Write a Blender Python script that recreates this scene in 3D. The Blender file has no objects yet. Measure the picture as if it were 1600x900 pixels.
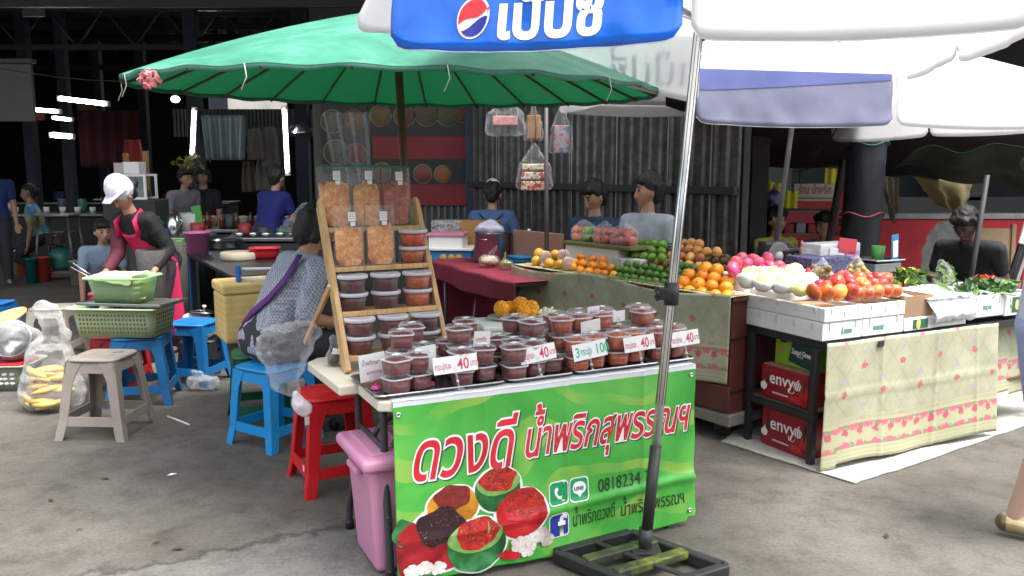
import bpy, bmesh, math, random
from mathutils import Vector, Matrix, noise
random.seed(7)
R = math.radians
C = bpy.context.scene.collection
SC = bpy.context.scene
PI = math.pi
# ------------------------------------------------------------------ camera
F, YH, H = 1300.0, 265.0, 1.6            # focal length and horizon row in pixels of the 1600 px photo, eye height in metres
TH = math.atan((450 - YH) / F)
cam = bpy.data.cameras.new('camera'); camo = bpy.data.objects.new('camera', cam); C.objects.link(camo)
cam.sensor_width = 36; cam.lens = 36 * F / 1600; cam.clip_end = 500; cam.clip_start = 0.05
camo.location = (0, 0, H); camo.rotation_euler = (PI / 2 - TH, 0, 0)
SC.camera = camo
# ------------------------------------------------------------------ sky, sun, exposure (bright overcast noon, exposed for the shade)
SUN_EL, SUN_AZ = R(68), R(118)
W = bpy.data.worlds.new('World'); SC.world = W; W.use_nodes = True
nt = W.node_tree; nt.nodes.clear()
sky = nt.nodes.new('ShaderNodeTexSky'); sky.sky_type = 'NISHITA'; sky.sun_disc = False
sky.sun_elevation = SUN_EL; sky.sun_rotation = SUN_AZ; sky.dust_density = 4; sky.air_density = 1.2
hs = nt.nodes.new('ShaderNodeHueSaturation'); hs.inputs['Saturation'].default_value = 0.28
bg = nt.nodes.new('ShaderNodeBackground'); bg.inputs['Strength'].default_value = 0.15
wo = nt.nodes.new('ShaderNodeOutputWorld')
nt.links.new(sky.outputs[0], hs.inputs['Color']); nt.links.new(hs.outputs[0], bg.inputs['Color']); nt.links.new(bg.outputs[0], wo.inputs['Surface'])
sl = bpy.data.lights.new('sun', 'SUN'); sl.energy = 1.3; sl.angle = R(24); sl.color = (1, .97, .92)
so = bpy.data.objects.new('sun', sl); C.objects.link(so)
so.rotation_euler = (PI / 2 - SUN_EL, 0, PI - SUN_AZ)
SC.view_settings.view_transform = 'Standard'; SC.view_settings.look = 'None'
SC.view_settings.exposure = 1.85; SC.view_settings.gamma = 1
try: SC.view_settings.use_curve_mapping = False
except Exception: pass
SC.cycles.use_denoising = True
SC.cycles.max_bounces = 8; SC.cycles.transparent_max_bounces = 24; SC.cycles.diffuse_bounces = 4
SC.cycles.glossy_bounces = 3; SC.cycles.transmission_bounces = 6; SC.cycles.sample_clamp_indirect = 6
SC.cycles.caustics_reflective = False; SC.cycles.caustics_refractive = False
# ------------------------------------------------------------------ photo point -> place in the world
CT, ST = math.cos(TH), math.sin(TH)
def ray(u, v):
    x, z = (u - 800) / F, -(v - 450) / F
    return Vector((x, CT + z * ST, -ST + z * CT))
def P(u, v, z=0.0):
    r = ray(u, v); t = (z - H) / r.z
    return Vector((r.x * t, r.y * t, z))
def D(u, v, y):
    r = ray(u, v); t = y / r.y
    return Vector((r.x * t, y, H + r.z * t))
def VP(o, ang, off, u, v):                # hit of the ray with an upright plane along `ang`, moved back by `off`
    n = Vector((-math.sin(ang), math.cos(ang), 0)); r = ray(u, v)
    t = (o.x * n.x + o.y * n.y + off) / (r.x * n.x + r.y * n.y)
    return Vector((r.x * t, r.y * t, H + r.z * t))
def zat(v, y): return D(800, v, y).z
# ------------------------------------------------------------------ materials
MC = {}
def newmat(name):
    m = bpy.data.materials.new(name); m.use_nodes = True
    return m, m.node_tree, m.node_tree.nodes['Principled BSDF']
def M(name, col, rough=.6, var=.12, scale=6, bump=0., bscale=40, metal=0., spec=.5, rnd=0., trans=0., dirt=0., coat=0., sheen=0., alpha=1., emit=None, es=1., sss=0.):
    if name in MC: return MC[name]
    m, t, b = newmat(name); N, L = t.nodes, t.links
    b.inputs['Roughness'].default_value = rough; b.inputs['Metallic'].default_value = metal
    b.inputs['Specular IOR Level'].default_value = spec
    b.inputs['Coat Weight'].default_value = coat
    if sheen: b.inputs['Sheen Weight'].default_value = sheen
    tc = N.new('ShaderNodeTexCoord')
    n1 = N.new('ShaderNodeTexNoise'); n1.inputs['Scale'].default_value = scale; n1.inputs['Detail'].default_value = 5; n1.inputs['Roughness'].default_value = .65
    L.new(tc.outputs['Object'], n1.inputs['Vector'])
    mx = N.new('ShaderNodeMix'); mx.data_type = 'RGBA'
    c = list(col)
    mx.inputs[6].default_value = [max(0, x * (1 - var * 1.6)) for x in c] + [1]
    mx.inputs[7].default_value = [min(1, x * (1 + var * 1.6)) for x in c] + [1]
    L.new(n1.outputs[0], mx.inputs[0]); out = mx.outputs[2]
    if dirt:
        n2 = N.new('ShaderNodeTexNoise'); n2.inputs['Scale'].default_value = scale * .45; n2.inputs['Detail'].default_value = 8; n2.inputs['Roughness'].default_value = .75
        L.new(tc.outputs['Object'], n2.inputs['Vector'])
        rp = N.new('ShaderNodeValToRGB'); rp.color_ramp.elements[0].position = .48; rp.color_ramp.elements[1].position = .75
        rp.color_ramp.elements[0].color = (0, 0, 0, 1); rp.color_ramp.elements[1].color = (dirt, dirt, dirt, 1)
        L.new(n2.outputs[0], rp.inputs[0])
        m2 = N.new('ShaderNodeMix'); m2.data_type = 'RGBA'; m2.inputs[7].default_value = (.09, .075, .06, 1)
        L.new(rp.outputs[0], m2.inputs[0]); L.new(out, m2.inputs[6]); out = m2.outputs[2]
    if rnd:
        oi = N.new('ShaderNodeObjectInfo'); h = N.new('ShaderNodeHueSaturation')
        ma = N.new('ShaderNodeMath'); ma.operation = 'MULTIPLY_ADD'; ma.inputs[1].default_value = rnd; ma.inputs[2].default_value = 1 - rnd / 2
        L.new(oi.outputs['Random'], ma.inputs[0]); L.new(ma.outputs[0], h.inputs['Value'])
        mb = N.new('ShaderNodeMath'); mb.operation = 'MULTIPLY_ADD'; mb.inputs[1].default_value = rnd * .08; mb.inputs[2].default_value = .5 - rnd * .04
        L.new(oi.outputs['Random'], mb.inputs[0]); L.new(mb.outputs[0], h.inputs['Hue'])
        L.new(out, h.inputs['Color']); out = h.outputs[0]
    L.new(out, b.inputs['Base Color'])
    if bump:
        n3 = N.new('ShaderNodeTexNoise'); n3.inputs['Scale'].default_value = bscale; n3.inputs['Detail'].default_value = 4
        L.new(tc.outputs['Object'], n3.inputs['Vector'])
        bp = N.new('ShaderNodeBump'); bp.inputs['Strength'].default_value = bump; bp.inputs['Distance'].default_value = .01
        L.new(n3.outputs[0], bp.inputs['Height']); L.new(bp.outputs[0], b.inputs['Normal'])
    if sss:
        b.inputs['Subsurface Weight'].default_value = sss; b.inputs['Subsurface Radius'].default_value = (.02, .008, .005)
    if trans:                              # light let through cloth or foam
        tr = N.new('ShaderNodeBsdfTranslucent'); ms = N.new('ShaderNodeMixShader'); ms.inputs[0].default_value = trans
        L.new(out, tr.inputs['Color']); L.new(b.outputs[0], ms.inputs[1]); L.new(tr.outputs[0], ms.inputs[2])
        L.new(ms.outputs[0], N['Material Output'].inputs['Surface'])
    if emit:
        b.inputs['Emission Color'].default_value = (*emit, 1); b.inputs['Emission Strength'].default_value = es
    MC[name] = m
    return m
def clear(name, tint=(1, 1, 1), op=.10, rough=.08, bump=.0, bscale=25, body=(.8, .82, .84), fac=.5):
    """thin clear plastic: see-through, a little milky, glossy at the edges"""
    if name in MC: return MC[name]
    m, t, b = newmat(name); N, L = t.nodes, t.links
    tr = N.new('ShaderNodeBsdfTransparent'); tr.inputs[0].default_value = (*tint, 1)
    b.inputs['Base Color'].default_value = (*body, 1); b.inputs['Roughness'].default_value = rough; b.inputs['Specular IOR Level'].default_value = .8
    lw = N.new('ShaderNodeLayerWeight'); lw.inputs[0].default_value = .35
    ma = N.new('ShaderNodeMath'); ma.operation = 'MULTIPLY_ADD'; ma.inputs[1].default_value = fac; ma.inputs[2].default_value = op
    L.new(lw.outputs['Facing'], ma.inputs[0])
    ms = N.new('ShaderNodeMixShader'); L.new(ma.outputs[0], ms.inputs[0]); L.new(tr.outputs[0], ms.inputs[1]); L.new(b.outputs[0], ms.inputs[2])
    if bump:
        tc = N.new('ShaderNodeTexCoord'); n3 = N.new('ShaderNodeTexNoise'); n3.inputs['Scale'].default_value = bscale; n3.inputs['Detail'].default_value = 3; n3.inputs['Distortion'].default_value = 1.5
        L.new(tc.outputs['Object'], n3.inputs['Vector'])
        bp = N.new('ShaderNodeBump'); bp.inputs['Strength'].default_value = bump; bp.inputs['Distance'].default_value = .02
        L.new(n3.outputs[0], bp.inputs['Height']); L.new(bp.outputs[0], b.inputs['Normal']); L.new(bp.outputs[0], lw.inputs['Normal'])
    L.new(ms.outputs[0], N['Material Output'].inputs['Surface'])
    MC[name] = m
    return m
def nodes_mat(name, build, rough=.6, **kw):
    """build(N, L, tc) -> colour socket"""
    if name in MC: return MC[name]
    m, t, b = newmat(name); tc = t.nodes.new('ShaderNodeTexCoord')
    out = build(t.nodes, t.links, tc); t.links.new(out, b.inputs['Base Color']); b.inputs['Roughness'].default_value = rough
    for k, v in kw.items(): b.inputs[k].default_value = v
    MC[name] = m
    return m
def mixc(N, L, f, a, b, mode='MIX'):
    m = N.new('ShaderNodeMix'); m.data_type = 'RGBA'; m.blend_type = mode
    for s, x in ((0, f), (6, a), (7, b)):
        if hasattr(x, 'is_output'): L.new(x, m.inputs[s])
        else: m.inputs[s].default_value = x if s == 0 else (*x[:3], 1)
    return m.outputs[2]
def math_(N, L, op, a, b=0., c=0.):
    m = N.new('ShaderNodeMath'); m.operation = op
    for i, x in enumerate((a, b, c)):
        if hasattr(x, 'is_output'): L.new(x, m.inputs[i])
        else: m.inputs[i].default_value = x
    return m.outputs[0]
def noise_(N, L, vec, scale, detail=5, rough=.6, dist=0.):
    n = N.new('ShaderNodeTexNoise'); n.inputs['Scale'].default_value = scale; n.inputs['Detail'].default_value = detail
    n.inputs['Roughness'].default_value = rough; n.inputs['Distortion'].default_value = dist
    L.new(vec, n.inputs['Vector']); return n.outputs[0]
def ramp(N, L, f, stops):
    r = N.new('ShaderNodeValToRGB'); e = r.color_ramp.elements
    while len(e) < len(stops): e.new(.5)
    for i, (p, c) in enumerate(stops):
        e[i].position = p; e[i].color = (*c[:3], 1)
    L.new(f, r.inputs[0]); return r.outputs[0]
# ------------------------------------------------------------------ mesh builder
class MB:
    def __init__(s): s.b = bmesh.new(); s.mi = 0
    def _fin(s, vs, fs, T=None, smooth=False):
        if T is not None: bmesh.ops.transform(s.b, matrix=T, verts=vs)
        for f in fs: f.smooth = smooth; f.material_index = s.mi
        return vs
    def box(s, c, d, bev=0., rot=None, T=None, seg=2):
        r = bmesh.ops.create_cube(s.b, size=1); vs = r['verts']
        for v in vs: v.co = Vector((v.co.x * d[0], v.co.y * d[1], v.co.z * d[2]))
        if bev > 0:
            es = list({e for v in vs for e in v.link_edges})
            q = bmesh.ops.bevel(s.b, geom=es, offset=min(bev, min(d) * .45), segments=seg, profile=.5, affect='EDGES')
            vs = list({v for f in q['faces'] for v in f.verts} | {v for v in vs if v.is_valid})
        fs = list({f for v in vs for f in v.link_faces})
        Mx = Matrix.Translation(Vector(c))
        if rot is not None: Mx = Mx @ (rot if isinstance(rot, Matrix) else Matrix.Rotation(rot, 4, 'Z'))
        if T is not None: Mx = T @ Mx
        s._fin(vs, fs, Mx); return s
    def verts(s, co, faces, T=None, smooth=False):
        vs = [s.b.verts.new(Vector(c)) for c in co]; fs = []
        for f in faces:
            try: fs.append(s.b.faces.new([vs[i] for i in f]))
            except ValueError: pass
        s._fin(vs, fs, T, smooth); return s
    def tube(s, pts, r, seg=10, caps=True, T=None, smooth=True, flat=1.):
        pts = [Vector(p) for p in pts]; n = len(pts); rs = r if isinstance(r, (list, tuple)) else [r] * n
        co, fa = [], []; up = None
        for i in range(n):
            d = (pts[min(i + 1, n - 1)] - pts[max(i - 1, 0)])
            d = d.normalized() if d.length > 1e-9 else Vector((0, 0, 1))
            if up is None:
                up = Vector((0, 0, 1)) if abs(d.z) < .9 else Vector((1, 0, 0))
            x = d.cross(up); x = x.normalized() if x.length > 1e-6 else Vector((1, 0, 0)); y = x.cross(d).normalized(); up = y
            for k in range(seg):
                a = 2 * PI * k / seg
                co.append(pts[i] + x * math.cos(a) * rs[i] + y * math.sin(a) * rs[i] * flat)
        for i in range(n - 1):
            for k in range(seg):
                k2 = (k + 1) % seg
                fa.append((i * seg + k, i * seg + k2, (i + 1) * seg + k2, (i + 1) * seg + k))
        if caps: fa.append(tuple(range(seg - 1, -1, -1))); fa.append(tuple((n - 1) * seg + k for k in range(seg)))
        s.verts(co, fa, T, smooth)
        if caps:
            s.b.faces.ensure_lookup_table(); s.b.faces[-1].smooth = False; s.b.faces[-2].smooth = False
        return s
    def lathe(s, prof, seg=24, c=(0, 0, 0), T=None, smooth=True, sq=0., cap=True, sx=1., sy=1.):
        """prof [(r,z)...]; sq > 0 squares the outline"""
        co, fa = [], []; n = len(prof)
        for (r, z) in prof:
            for k in range(seg):
                a = 2 * PI * k / seg; q = 1.
                if sq: q = 1 / (abs(math.cos(a)) ** (2 + sq) + abs(math.sin(a)) ** (2 + sq)) ** (1 / (2 + sq))
                co.append((c[0] + r * q * math.cos(a) * sx, c[1] + r * q * math.sin(a) * sy, c[2] + z))
        for i in range(n - 1):
            for k in range(seg):
                k2 = (k + 1) % seg
                fa.append((i * seg + k, i * seg + k2, (i + 1) * seg + k2, (i + 1) * seg + k))
        if cap:
            if prof[0][0] > 1e-5: fa.append(tuple(range(seg - 1, -1, -1)))
            if prof[-1][0] > 1e-5: fa.append(tuple((n - 1) * seg + k for k in range(seg)))
        return s.verts(co, fa, T, smooth)
    def ball(s, c, r, seg=16, rings=10, T=None, wob=0., ws=3., seed=0):
        r = r if isinstance(r, (list, tuple)) else (r, r, r); co, fa = [], []
        for i in range(rings + 1):
            t = PI * i / rings
            for k in range(seg):
                a = 2 * PI * k / seg
                d = Vector((math.sin(t) * math.cos(a), math.sin(t) * math.sin(a), math.cos(t)))
                w = 1 + wob * noise.noise(d * ws + Vector((seed, seed * 2.1, 0))) if wob else 1
                co.append(Vector(c) + Vector((d.x * r[0], d.y * r[1], d.z * r[2])) * w)
        for i in range(rings):
            for k in range(seg):
                k2 = (k + 1) % seg
                fa.append((i * seg + k, (i + 1) * seg + k, (i + 1) * seg + k2, i * seg + k2))
        s.verts(co, fa, T, True); return s
    def hull(s, sp, T=None, seg=12):
        """round solid spanning several balls [(centre, radius)]"""
        vs = []
        for c, r in sp:
            q = bmesh.ops.create_uvsphere(s.b, u_segments=seg, v_segments=max(6, seg * 2 // 3), radius=r, matrix=Matrix.Translation(Vector(c)))
            vs += q['verts']
        h = bmesh.ops.convex_hull(s.b, input=vs)
        bad = [g for g in h['geom_interior'] if isinstance(g, bmesh.types.BMVert)] + [g for g in h['geom_unused'] if isinstance(g, bmesh.types.BMVert)]
        bmesh.ops.delete(s.b, geom=list(set(bad)), context='VERTS')
        vs = [v for v in vs if v.is_valid]; fs = list({f for v in vs for f in v.link_faces})
        s._fin(vs, fs, T, True); return s
    def prism(s, poly, z0, z1, T=None, smooth=False):
        n = len(poly); co = [(x, y, z0) for x, y in poly] + [(x, y, z1) for x, y in poly]
        fa = [tuple(range(n - 1, -1, -1)), tuple(range(n, 2 * n))] + [(i, (i + 1) % n, n + (i + 1) % n, n + i) for i in range(n)]
        return s.verts(co, fa, T, smooth)
    def grid(s, fn, nu, nv, T=None, smooth=True, closeu=False):
        co = [fn(i / nu, j / nv) for j in range(nv + 1) for i in range(nu + 1)]
        fa = [(j * (nu + 1) + i, j * (nu + 1) + i + 1, (j + 1) * (nu + 1) + i + 1, (j + 1) * (nu + 1) + i) for j in range(nv) for i in range(nu)]
        return s.verts(co, fa, T, smooth)
    def done(s, name, mats, parent=None, label=None, loc=None, rot=None, sol=0., sub=0, recalc=True):
        if recalc: bmesh.ops.recalc_face_normals(s.b, faces=s.b.faces)
        me = bpy.data.meshes.new(name); s.b.to_mesh(me); s.b.free()
        for m in (mats if isinstance(mats, (list, tuple)) else [mats]): me.materials.append(m)
        o = bpy.data.objects.new(name, me); C.objects.link(o)
        if parent is not None: o.parent = parent
        if label: o['label'] = label
        if loc is not None: o.location = loc
        if rot is not None: o.rotation_euler = rot if isinstance(rot, (tuple, list)) else (0, 0, rot)
        if sol:
            q = o.modifiers.new('thickness', 'SOLIDIFY'); q.thickness = sol; q.offset = 0
        if sub:
            q = o.modifiers.new('sub', 'SUBSURF'); q.levels = sub; q.render_levels = sub
        return o
def thing(name, label, cat, loc=(0, 0, 0), rz=0., group=None):
    o = bpy.data.objects.new(name, None); o.empty_display_size = .05; C.objects.link(o)
    o.location = loc; o.rotation_euler = (0, 0, rz) if not isinstance(rz, (tuple, list)) else rz
    return tag(o, label, cat, group)
def tag(o, label, cat, group=None):
    o['label'] = label; o['category'] = cat
    if group: o['group'] = group
    return o
def kind(o, k): o['kind'] = k; return o
def dup(root, loc=None, rz=None, label=None, group=None, scale=None):
    r = root.copy(); C.objects.link(r)
    if loc is not None: r.location = loc
    if rz is not None: r.rotation_euler = rz if isinstance(rz, (tuple, list)) else (0, 0, rz)
    if scale is not None: r.scale = scale if isinstance(scale, (tuple, list)) else (scale,) * 3
    if label: r['label'] = label
    if group: r['group'] = group
    for ch in list(root.children):
        c = ch.copy(); C.objects.link(c); c.parent = r
        for g in list(ch.children):
            d = g.copy(); C.objects.link(d); d.parent = c
    return r
def bake(o, keep_name=True):
    """apply an object's modifiers to its mesh"""
    bpy.context.view_layer.update(); dg = bpy.context.evaluated_depsgraph_get()
    me = bpy.data.meshes.new_from_object(o.evaluated_get(dg)); o.modifiers.clear(); o.data = me
    return o
def remesh(o, vox=.01, smooth=4, crump=0., cs=12., sharp=False, sub=0):
    q = o.modifiers.new('r', 'REMESH'); q.mode = 'VOXEL'; q.voxel_size = vox; q.use_smooth_shade = True
    if smooth:
        q = o.modifiers.new('s', 'SMOOTH'); q.iterations = smooth; q.factor = .5
    mats = list(o.data.materials); bake(o)
    o.data.materials.clear()
    for m in mats: o.data.materials.append(m)
    for p in o.data.polygons: p.material_index = 0; p.use_smooth = True
    if crump:
        me = o.data; ns = [v.normal.copy() for v in me.vertices]
        for v, n in zip(me.vertices, ns):
            a = 1 - abs(noise.noise(v.co * cs)) * 2; b_ = 1 - abs(noise.noise(v.co * cs * 2.3 + Vector((5, 1, 2)))) * 2
            v.co += n * crump * (a * .7 + b_ * .35 - .5)
    return o
TONE = '่้๊๋์'; ABOVE = 'ิีึืั็ำ'
def text_mesh(body, size=1., offset=0., shear=0., align='LEFT', sx=1., spacing=1.):
    """flat lettering as mesh data; each letter filled apart, tone marks lifted over vowels"""
    c = bpy.data.curves.new('t', 'FONT'); c.body = body; c.size = size; c.offset = offset; c.shear = shear; c.align_x = align; c.space_character = spacing
    c.resolution_u = 3
    dm = M('text_tmp', (1, 1, 1))
    for i in range(len(body)): c.materials.append(dm)
    for i in range(len(body)): c.body_format[i].material_index = i
    o = bpy.data.objects.new('t', c); C.objects.link(o); bpy.context.view_layer.update()
    me = bpy.data.meshes.new_from_object(o.evaluated_get(bpy.context.evaluated_depsgraph_get()))
    bpy.data.objects.remove(o); bpy.data.curves.remove(c)
    lift = set()
    for i, ch in enumerate(body):
        if ch in TONE and ((i and body[i - 1] in 'ิีึืั') or (i + 1 < len(body) and body[i + 1] == 'ำ')): lift.add(i)
    vs = set()
    for p in me.polygons:
        if p.material_index in lift: vs |= set(p.vertices)
        p.material_index = 0
    dz = .20 * size
    for i in vs: me.vertices[i].co.y += dz; me.vertices[i].co.x += dz * shear
    for v in me.vertices: v.co.x *= sx
    me.materials.clear()
    return me
def cutbm(bm, step):
    """score flat shapes along a fine grid so that they follow a creased surface"""
    bmesh.ops.triangulate(bm, faces=bm.faces)
    for ax in (0, 1):
        cs = [v.co[ax] for v in bm.verts]
        if not cs: return
        x = math.floor(min(cs) / step) * step + step
        while x < max(cs):
            co = [0, 0, 0]; co[ax] = x; no = [0, 0, 0]; no[ax] = 1
            bmesh.ops.bisect_plane(bm, geom=bm.verts[:] + bm.edges[:] + bm.faces[:], plane_co=co, plane_no=no); x += step
def cutmesh(me, step):
    if step:
        bm = bmesh.new(); bm.from_mesh(me); cutbm(bm, step); bm.to_mesh(me); bm.free()
    return me
def text_on(body, fn, size, mat, parent, name='lettering', label=None, cut=0, **kw):
    """lettering laid on a surface: fn(x, y) -> point"""
    me = cutmesh(text_mesh(body, size, **kw), cut)
    for v in me.vertices: v.co = fn(v.co.x, v.co.y)
    me.materials.append(mat); me.name = name
    o = bpy.data.objects.new(name, me); C.objects.link(o)
    if parent is not None: o.parent = parent
    if label: o['label'] = label
    return o
def rot(x=0, y=0, z=0): return Matrix.Rotation(z, 4, 'Z') @ Matrix.Rotation(y, 4, 'Y') @ Matrix.Rotation(x, 4, 'X')
def TR(loc, x=0, y=0, z=0): return Matrix.Translation(Vector(loc)) @ rot(x, y, z)
def lerp(a, b, t): return a + (b - a) * t
def nz(x, y=0., z=0.): return noise.noise(Vector((x, y, z)))
# ================================================================== SETTING
AX = R(26)                                    # heading of the front table and of the second fruit stall
def gmat(N, L, tc):
    v = tc.outputs['Object']
    n1 = noise_(N, L, v, .9, 8, .68, .6); n2 = noise_(N, L, v, 5, 9, .75); n3 = noise_(N, L, v, 60, 4, .6)
    base = ramp(N, L, n1, [(.30, (.062, .056, .047)), (.5, (.098, .088, .075)), (.72, (.140, .128, .111))])
    sp = ramp(N, L, n2, [(.34, (.62, .60, .57)), (.5, (1, 1, 1)), (.68, (1.2, 1.19, 1.16))])
    c = mixc(N, L, 1., base, sp, 'MULTIPLY')
    gr = ramp(N, L, n3, [(.3, (.78, .78, .78)), (.5, (1, 1, 1)), (.7, (1.18, 1.18, 1.18))])
    c = mixc(N, L, 1., c, gr, 'MULTIPLY')
    vo = N.new('ShaderNodeTexVoronoi'); vo.inputs['Scale'].default_value = 2.2; L.new(v, vo.inputs['Vector'])   # spat gum and dark drips
    wob = noise_(N, L, v, 30, 3); d = math_(N, L, 'ADD', vo.outputs['Distance'], math_(N, L, 'MULTIPLY', wob, .06))
    st = ramp(N, L, d, [(.055, (.35, .33, .3)), (.075, (1, 1, 1))])
    c = mixc(N, L, 1., c, st, 'MULTIPLY')
    # worn paler screed near the kerb line, broken edge
    sx = N.new('ShaderNodeSeparateXYZ'); L.new(v, sx.inputs[0])
    e = math_(N, L, 'MULTIPLY_ADD', sx.outputs['X'], -.45, sx.outputs['Y']); e = math_(N, L, 'ADD', e, math_(N, L, 'MULTIPLY', math_(N, L, 'MAXIMUM', math_(N, L, 'ADD', sx.outputs['X'], .5), 0.), 3.))
    e = math_(N, L, 'ADD', e, math_(N, L, 'MULTIPLY', noise_(N, L, v, 3.5, 9, .7), .55))
    k = ramp(N, L, math_(N, L, 'MULTIPLY', math_(N, L, 'SUBTRACT', e, 3.87), 1.), [(.28, (1, 1, 1)), (.31, (0, 0, 0))])
    edge = ramp(N, L, math_(N, L, 'SUBTRACT', e, 3.87), [(.25, (1, 1, 1)), (.295, (.4, .4, .4)), (.34, (1, 1, 1))])
    pale = mixc(N, L, 1., (.15, .146, .136), sp, 'MULTIPLY'); pale = mixc(N, L, 1., pale, gr, 'MULTIPLY')
    c = mixc(N, L, math_(N, L, 'MULTIPLY', k, .75), c, pale); return mixc(N, L, 1., c, edge, 'MULTIPLY')
m_ground = nodes_mat('worn_concrete', gmat, .82)
_N, _L = m_ground.node_tree.nodes, m_ground.node_tree.links
_tc = _N.new('ShaderNodeTexCoord'); _bp = _N.new('ShaderNodeBump'); _bp.inputs['Strength'].default_value = .35; _bp.inputs['Distance'].default_value = .012
_L.new(noise_(_N, _L, _tc.outputs['Object'], 18, 8, .7), _bp.inputs['Height']); _L.new(_bp.outputs[0], _N['Principled BSDF'].inputs['Normal'])
g = MB(); g.grid(lambda a, b: (-120 + 240 * a, -80 + 260 * b, 0), 24, 24, smooth=False)
kind(g.done('ground', m_ground), 'structure')

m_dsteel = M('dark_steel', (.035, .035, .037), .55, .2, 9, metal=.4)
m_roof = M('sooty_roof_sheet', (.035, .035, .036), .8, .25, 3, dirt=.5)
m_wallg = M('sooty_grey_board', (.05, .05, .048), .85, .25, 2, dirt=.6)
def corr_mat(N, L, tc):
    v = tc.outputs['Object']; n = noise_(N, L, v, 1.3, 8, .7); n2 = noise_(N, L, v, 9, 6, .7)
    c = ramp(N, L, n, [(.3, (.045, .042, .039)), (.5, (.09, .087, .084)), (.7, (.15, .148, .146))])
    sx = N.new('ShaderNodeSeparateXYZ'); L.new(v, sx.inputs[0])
    w = math_(N, L, 'FRACT', math_(N, L, 'DIVIDE', math_(N, L, 'ADD', sx.outputs['X'], 13.), .13))     # highlight painted into the colour along each ridge
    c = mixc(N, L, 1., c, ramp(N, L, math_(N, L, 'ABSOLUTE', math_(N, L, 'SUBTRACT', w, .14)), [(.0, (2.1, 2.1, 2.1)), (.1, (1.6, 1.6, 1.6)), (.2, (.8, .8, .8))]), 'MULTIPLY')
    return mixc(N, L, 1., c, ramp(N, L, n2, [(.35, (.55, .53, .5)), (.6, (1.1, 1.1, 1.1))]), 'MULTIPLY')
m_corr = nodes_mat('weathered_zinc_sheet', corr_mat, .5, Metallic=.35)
m_tube = M('lit_tube', (1, 1, 1), .4, 0, emit=(.93, 1, .97), es=9)
m_blk = M('black_cloth', (.012, .012, .013), .9, .2, 5)

# -- roofed market hall
hall = thing('market_hall', 'dark open market hall with sooty sheet roof on steel columns, behind the green umbrella', 'building', (0, 0, 0))
b = MB()
rz = lambda x, y: 4.3 + .05 * (y - 8)
def roofp(a, c):
    x = -17 + 19.5 * a; y = 6.5 + 19.7 * c
    return (x, y, rz(x, y) + .04 * math.sin(a * 2 * PI * 46))
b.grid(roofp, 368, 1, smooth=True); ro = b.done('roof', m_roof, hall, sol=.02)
b = MB(); b.box((6.5, 16.2, 4.1), (8.2, 17.2, .05)); b.done('roof', m_roof, hall)
for k in range(9):
    b = MB(); y = 7.8 + k * 2.25; b.box((-7.25, y, rz(0, y) - .12), (19.4, .08, .14)); b.done('purlin', m_dsteel, hall)
for k in range(3):
    b = MB(); y = 9.6 + k * 5.2; z0, z1 = 3.35 + .05 * (y - 8), 4.0 + .05 * (y - 8)
    b.box((-7.25, y, z0), (19, .07, .09)); b.box((-7.25, y, z1), (19, .07, .09))
    for i in range(19):
        x0 = -16.5 + i
        b.tube([(x0, y, z0), (x0 + .5, y, z1), (x0 + 1, y, z0)], .022, 6)
    b.done('truss', m_dsteel, hall)
for (u, y, r) in [(312, 14.8, .11), (476, 14.8, .11), (55, 16.5, .10), (112, 16.5, .09), (165, 19.9, .09), (232, 20, .1), (740, 10.9, .1)]:
    x = D(u, 300, y).x; b = MB(); b.box((x, y, 2.3), (r * 2, r * 2, 4.6), .01)
    b.done('column', M('navy_painted_steel', (.02, .03, .055), .5, .2), hall)
b = MB()   # rear wall with a gap under the eaves
def bw(x0, x1, z0, z1, m=b): m.box(((x0 + x1) / 2, 26.1, (z0 + z1) / 2), (x1 - x0, .12, z1 - z0))
bw(-17, 3, 0, 2.9); bw(-17, -9.3, 2.9, 5.2); bw(-6.9, -4.6, 2.9, 5.2); bw(-2.6, 3, 2.9, 5.2)
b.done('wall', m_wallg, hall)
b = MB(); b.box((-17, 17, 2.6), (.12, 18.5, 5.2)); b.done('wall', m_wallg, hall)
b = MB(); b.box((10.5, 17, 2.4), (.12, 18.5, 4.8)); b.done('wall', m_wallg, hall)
# a strip of louvres and zinc upstand inside
b = MB()
for i in range(60):
    b.box((-6.2 + i * .07, 15.6, 2.45), (.045, .05, .5))
b.box((-4.1, 15.63, 2.45), (4.3, .02, .5)); b.done('zinc_upstand', M('dull_zinc', (.16, .17, .17), .5, .25, 3, metal=.4), hall)
# pale neighbour seen through the gap under the eaves
nb = thing('neighbour_building', 'pale rendered building in daylight glimpsed through the gap under the hall roof', 'building', (-7, 33, 0))
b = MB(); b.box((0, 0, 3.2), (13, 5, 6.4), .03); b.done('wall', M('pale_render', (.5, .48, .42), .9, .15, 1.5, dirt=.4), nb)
b = MB(); b.box((0, 0, 6.5), (13.6, 5.6, .18)); b.done('roof', m_wallg, nb)
for i in range(3):
    b = MB(); b.box((-4 + 4 * i, -2.52, 3.9), (1.6, .08, 1.3)); b.done('window', M('dark_glass', (.03, .035, .04), .1, .1), nb)

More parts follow.
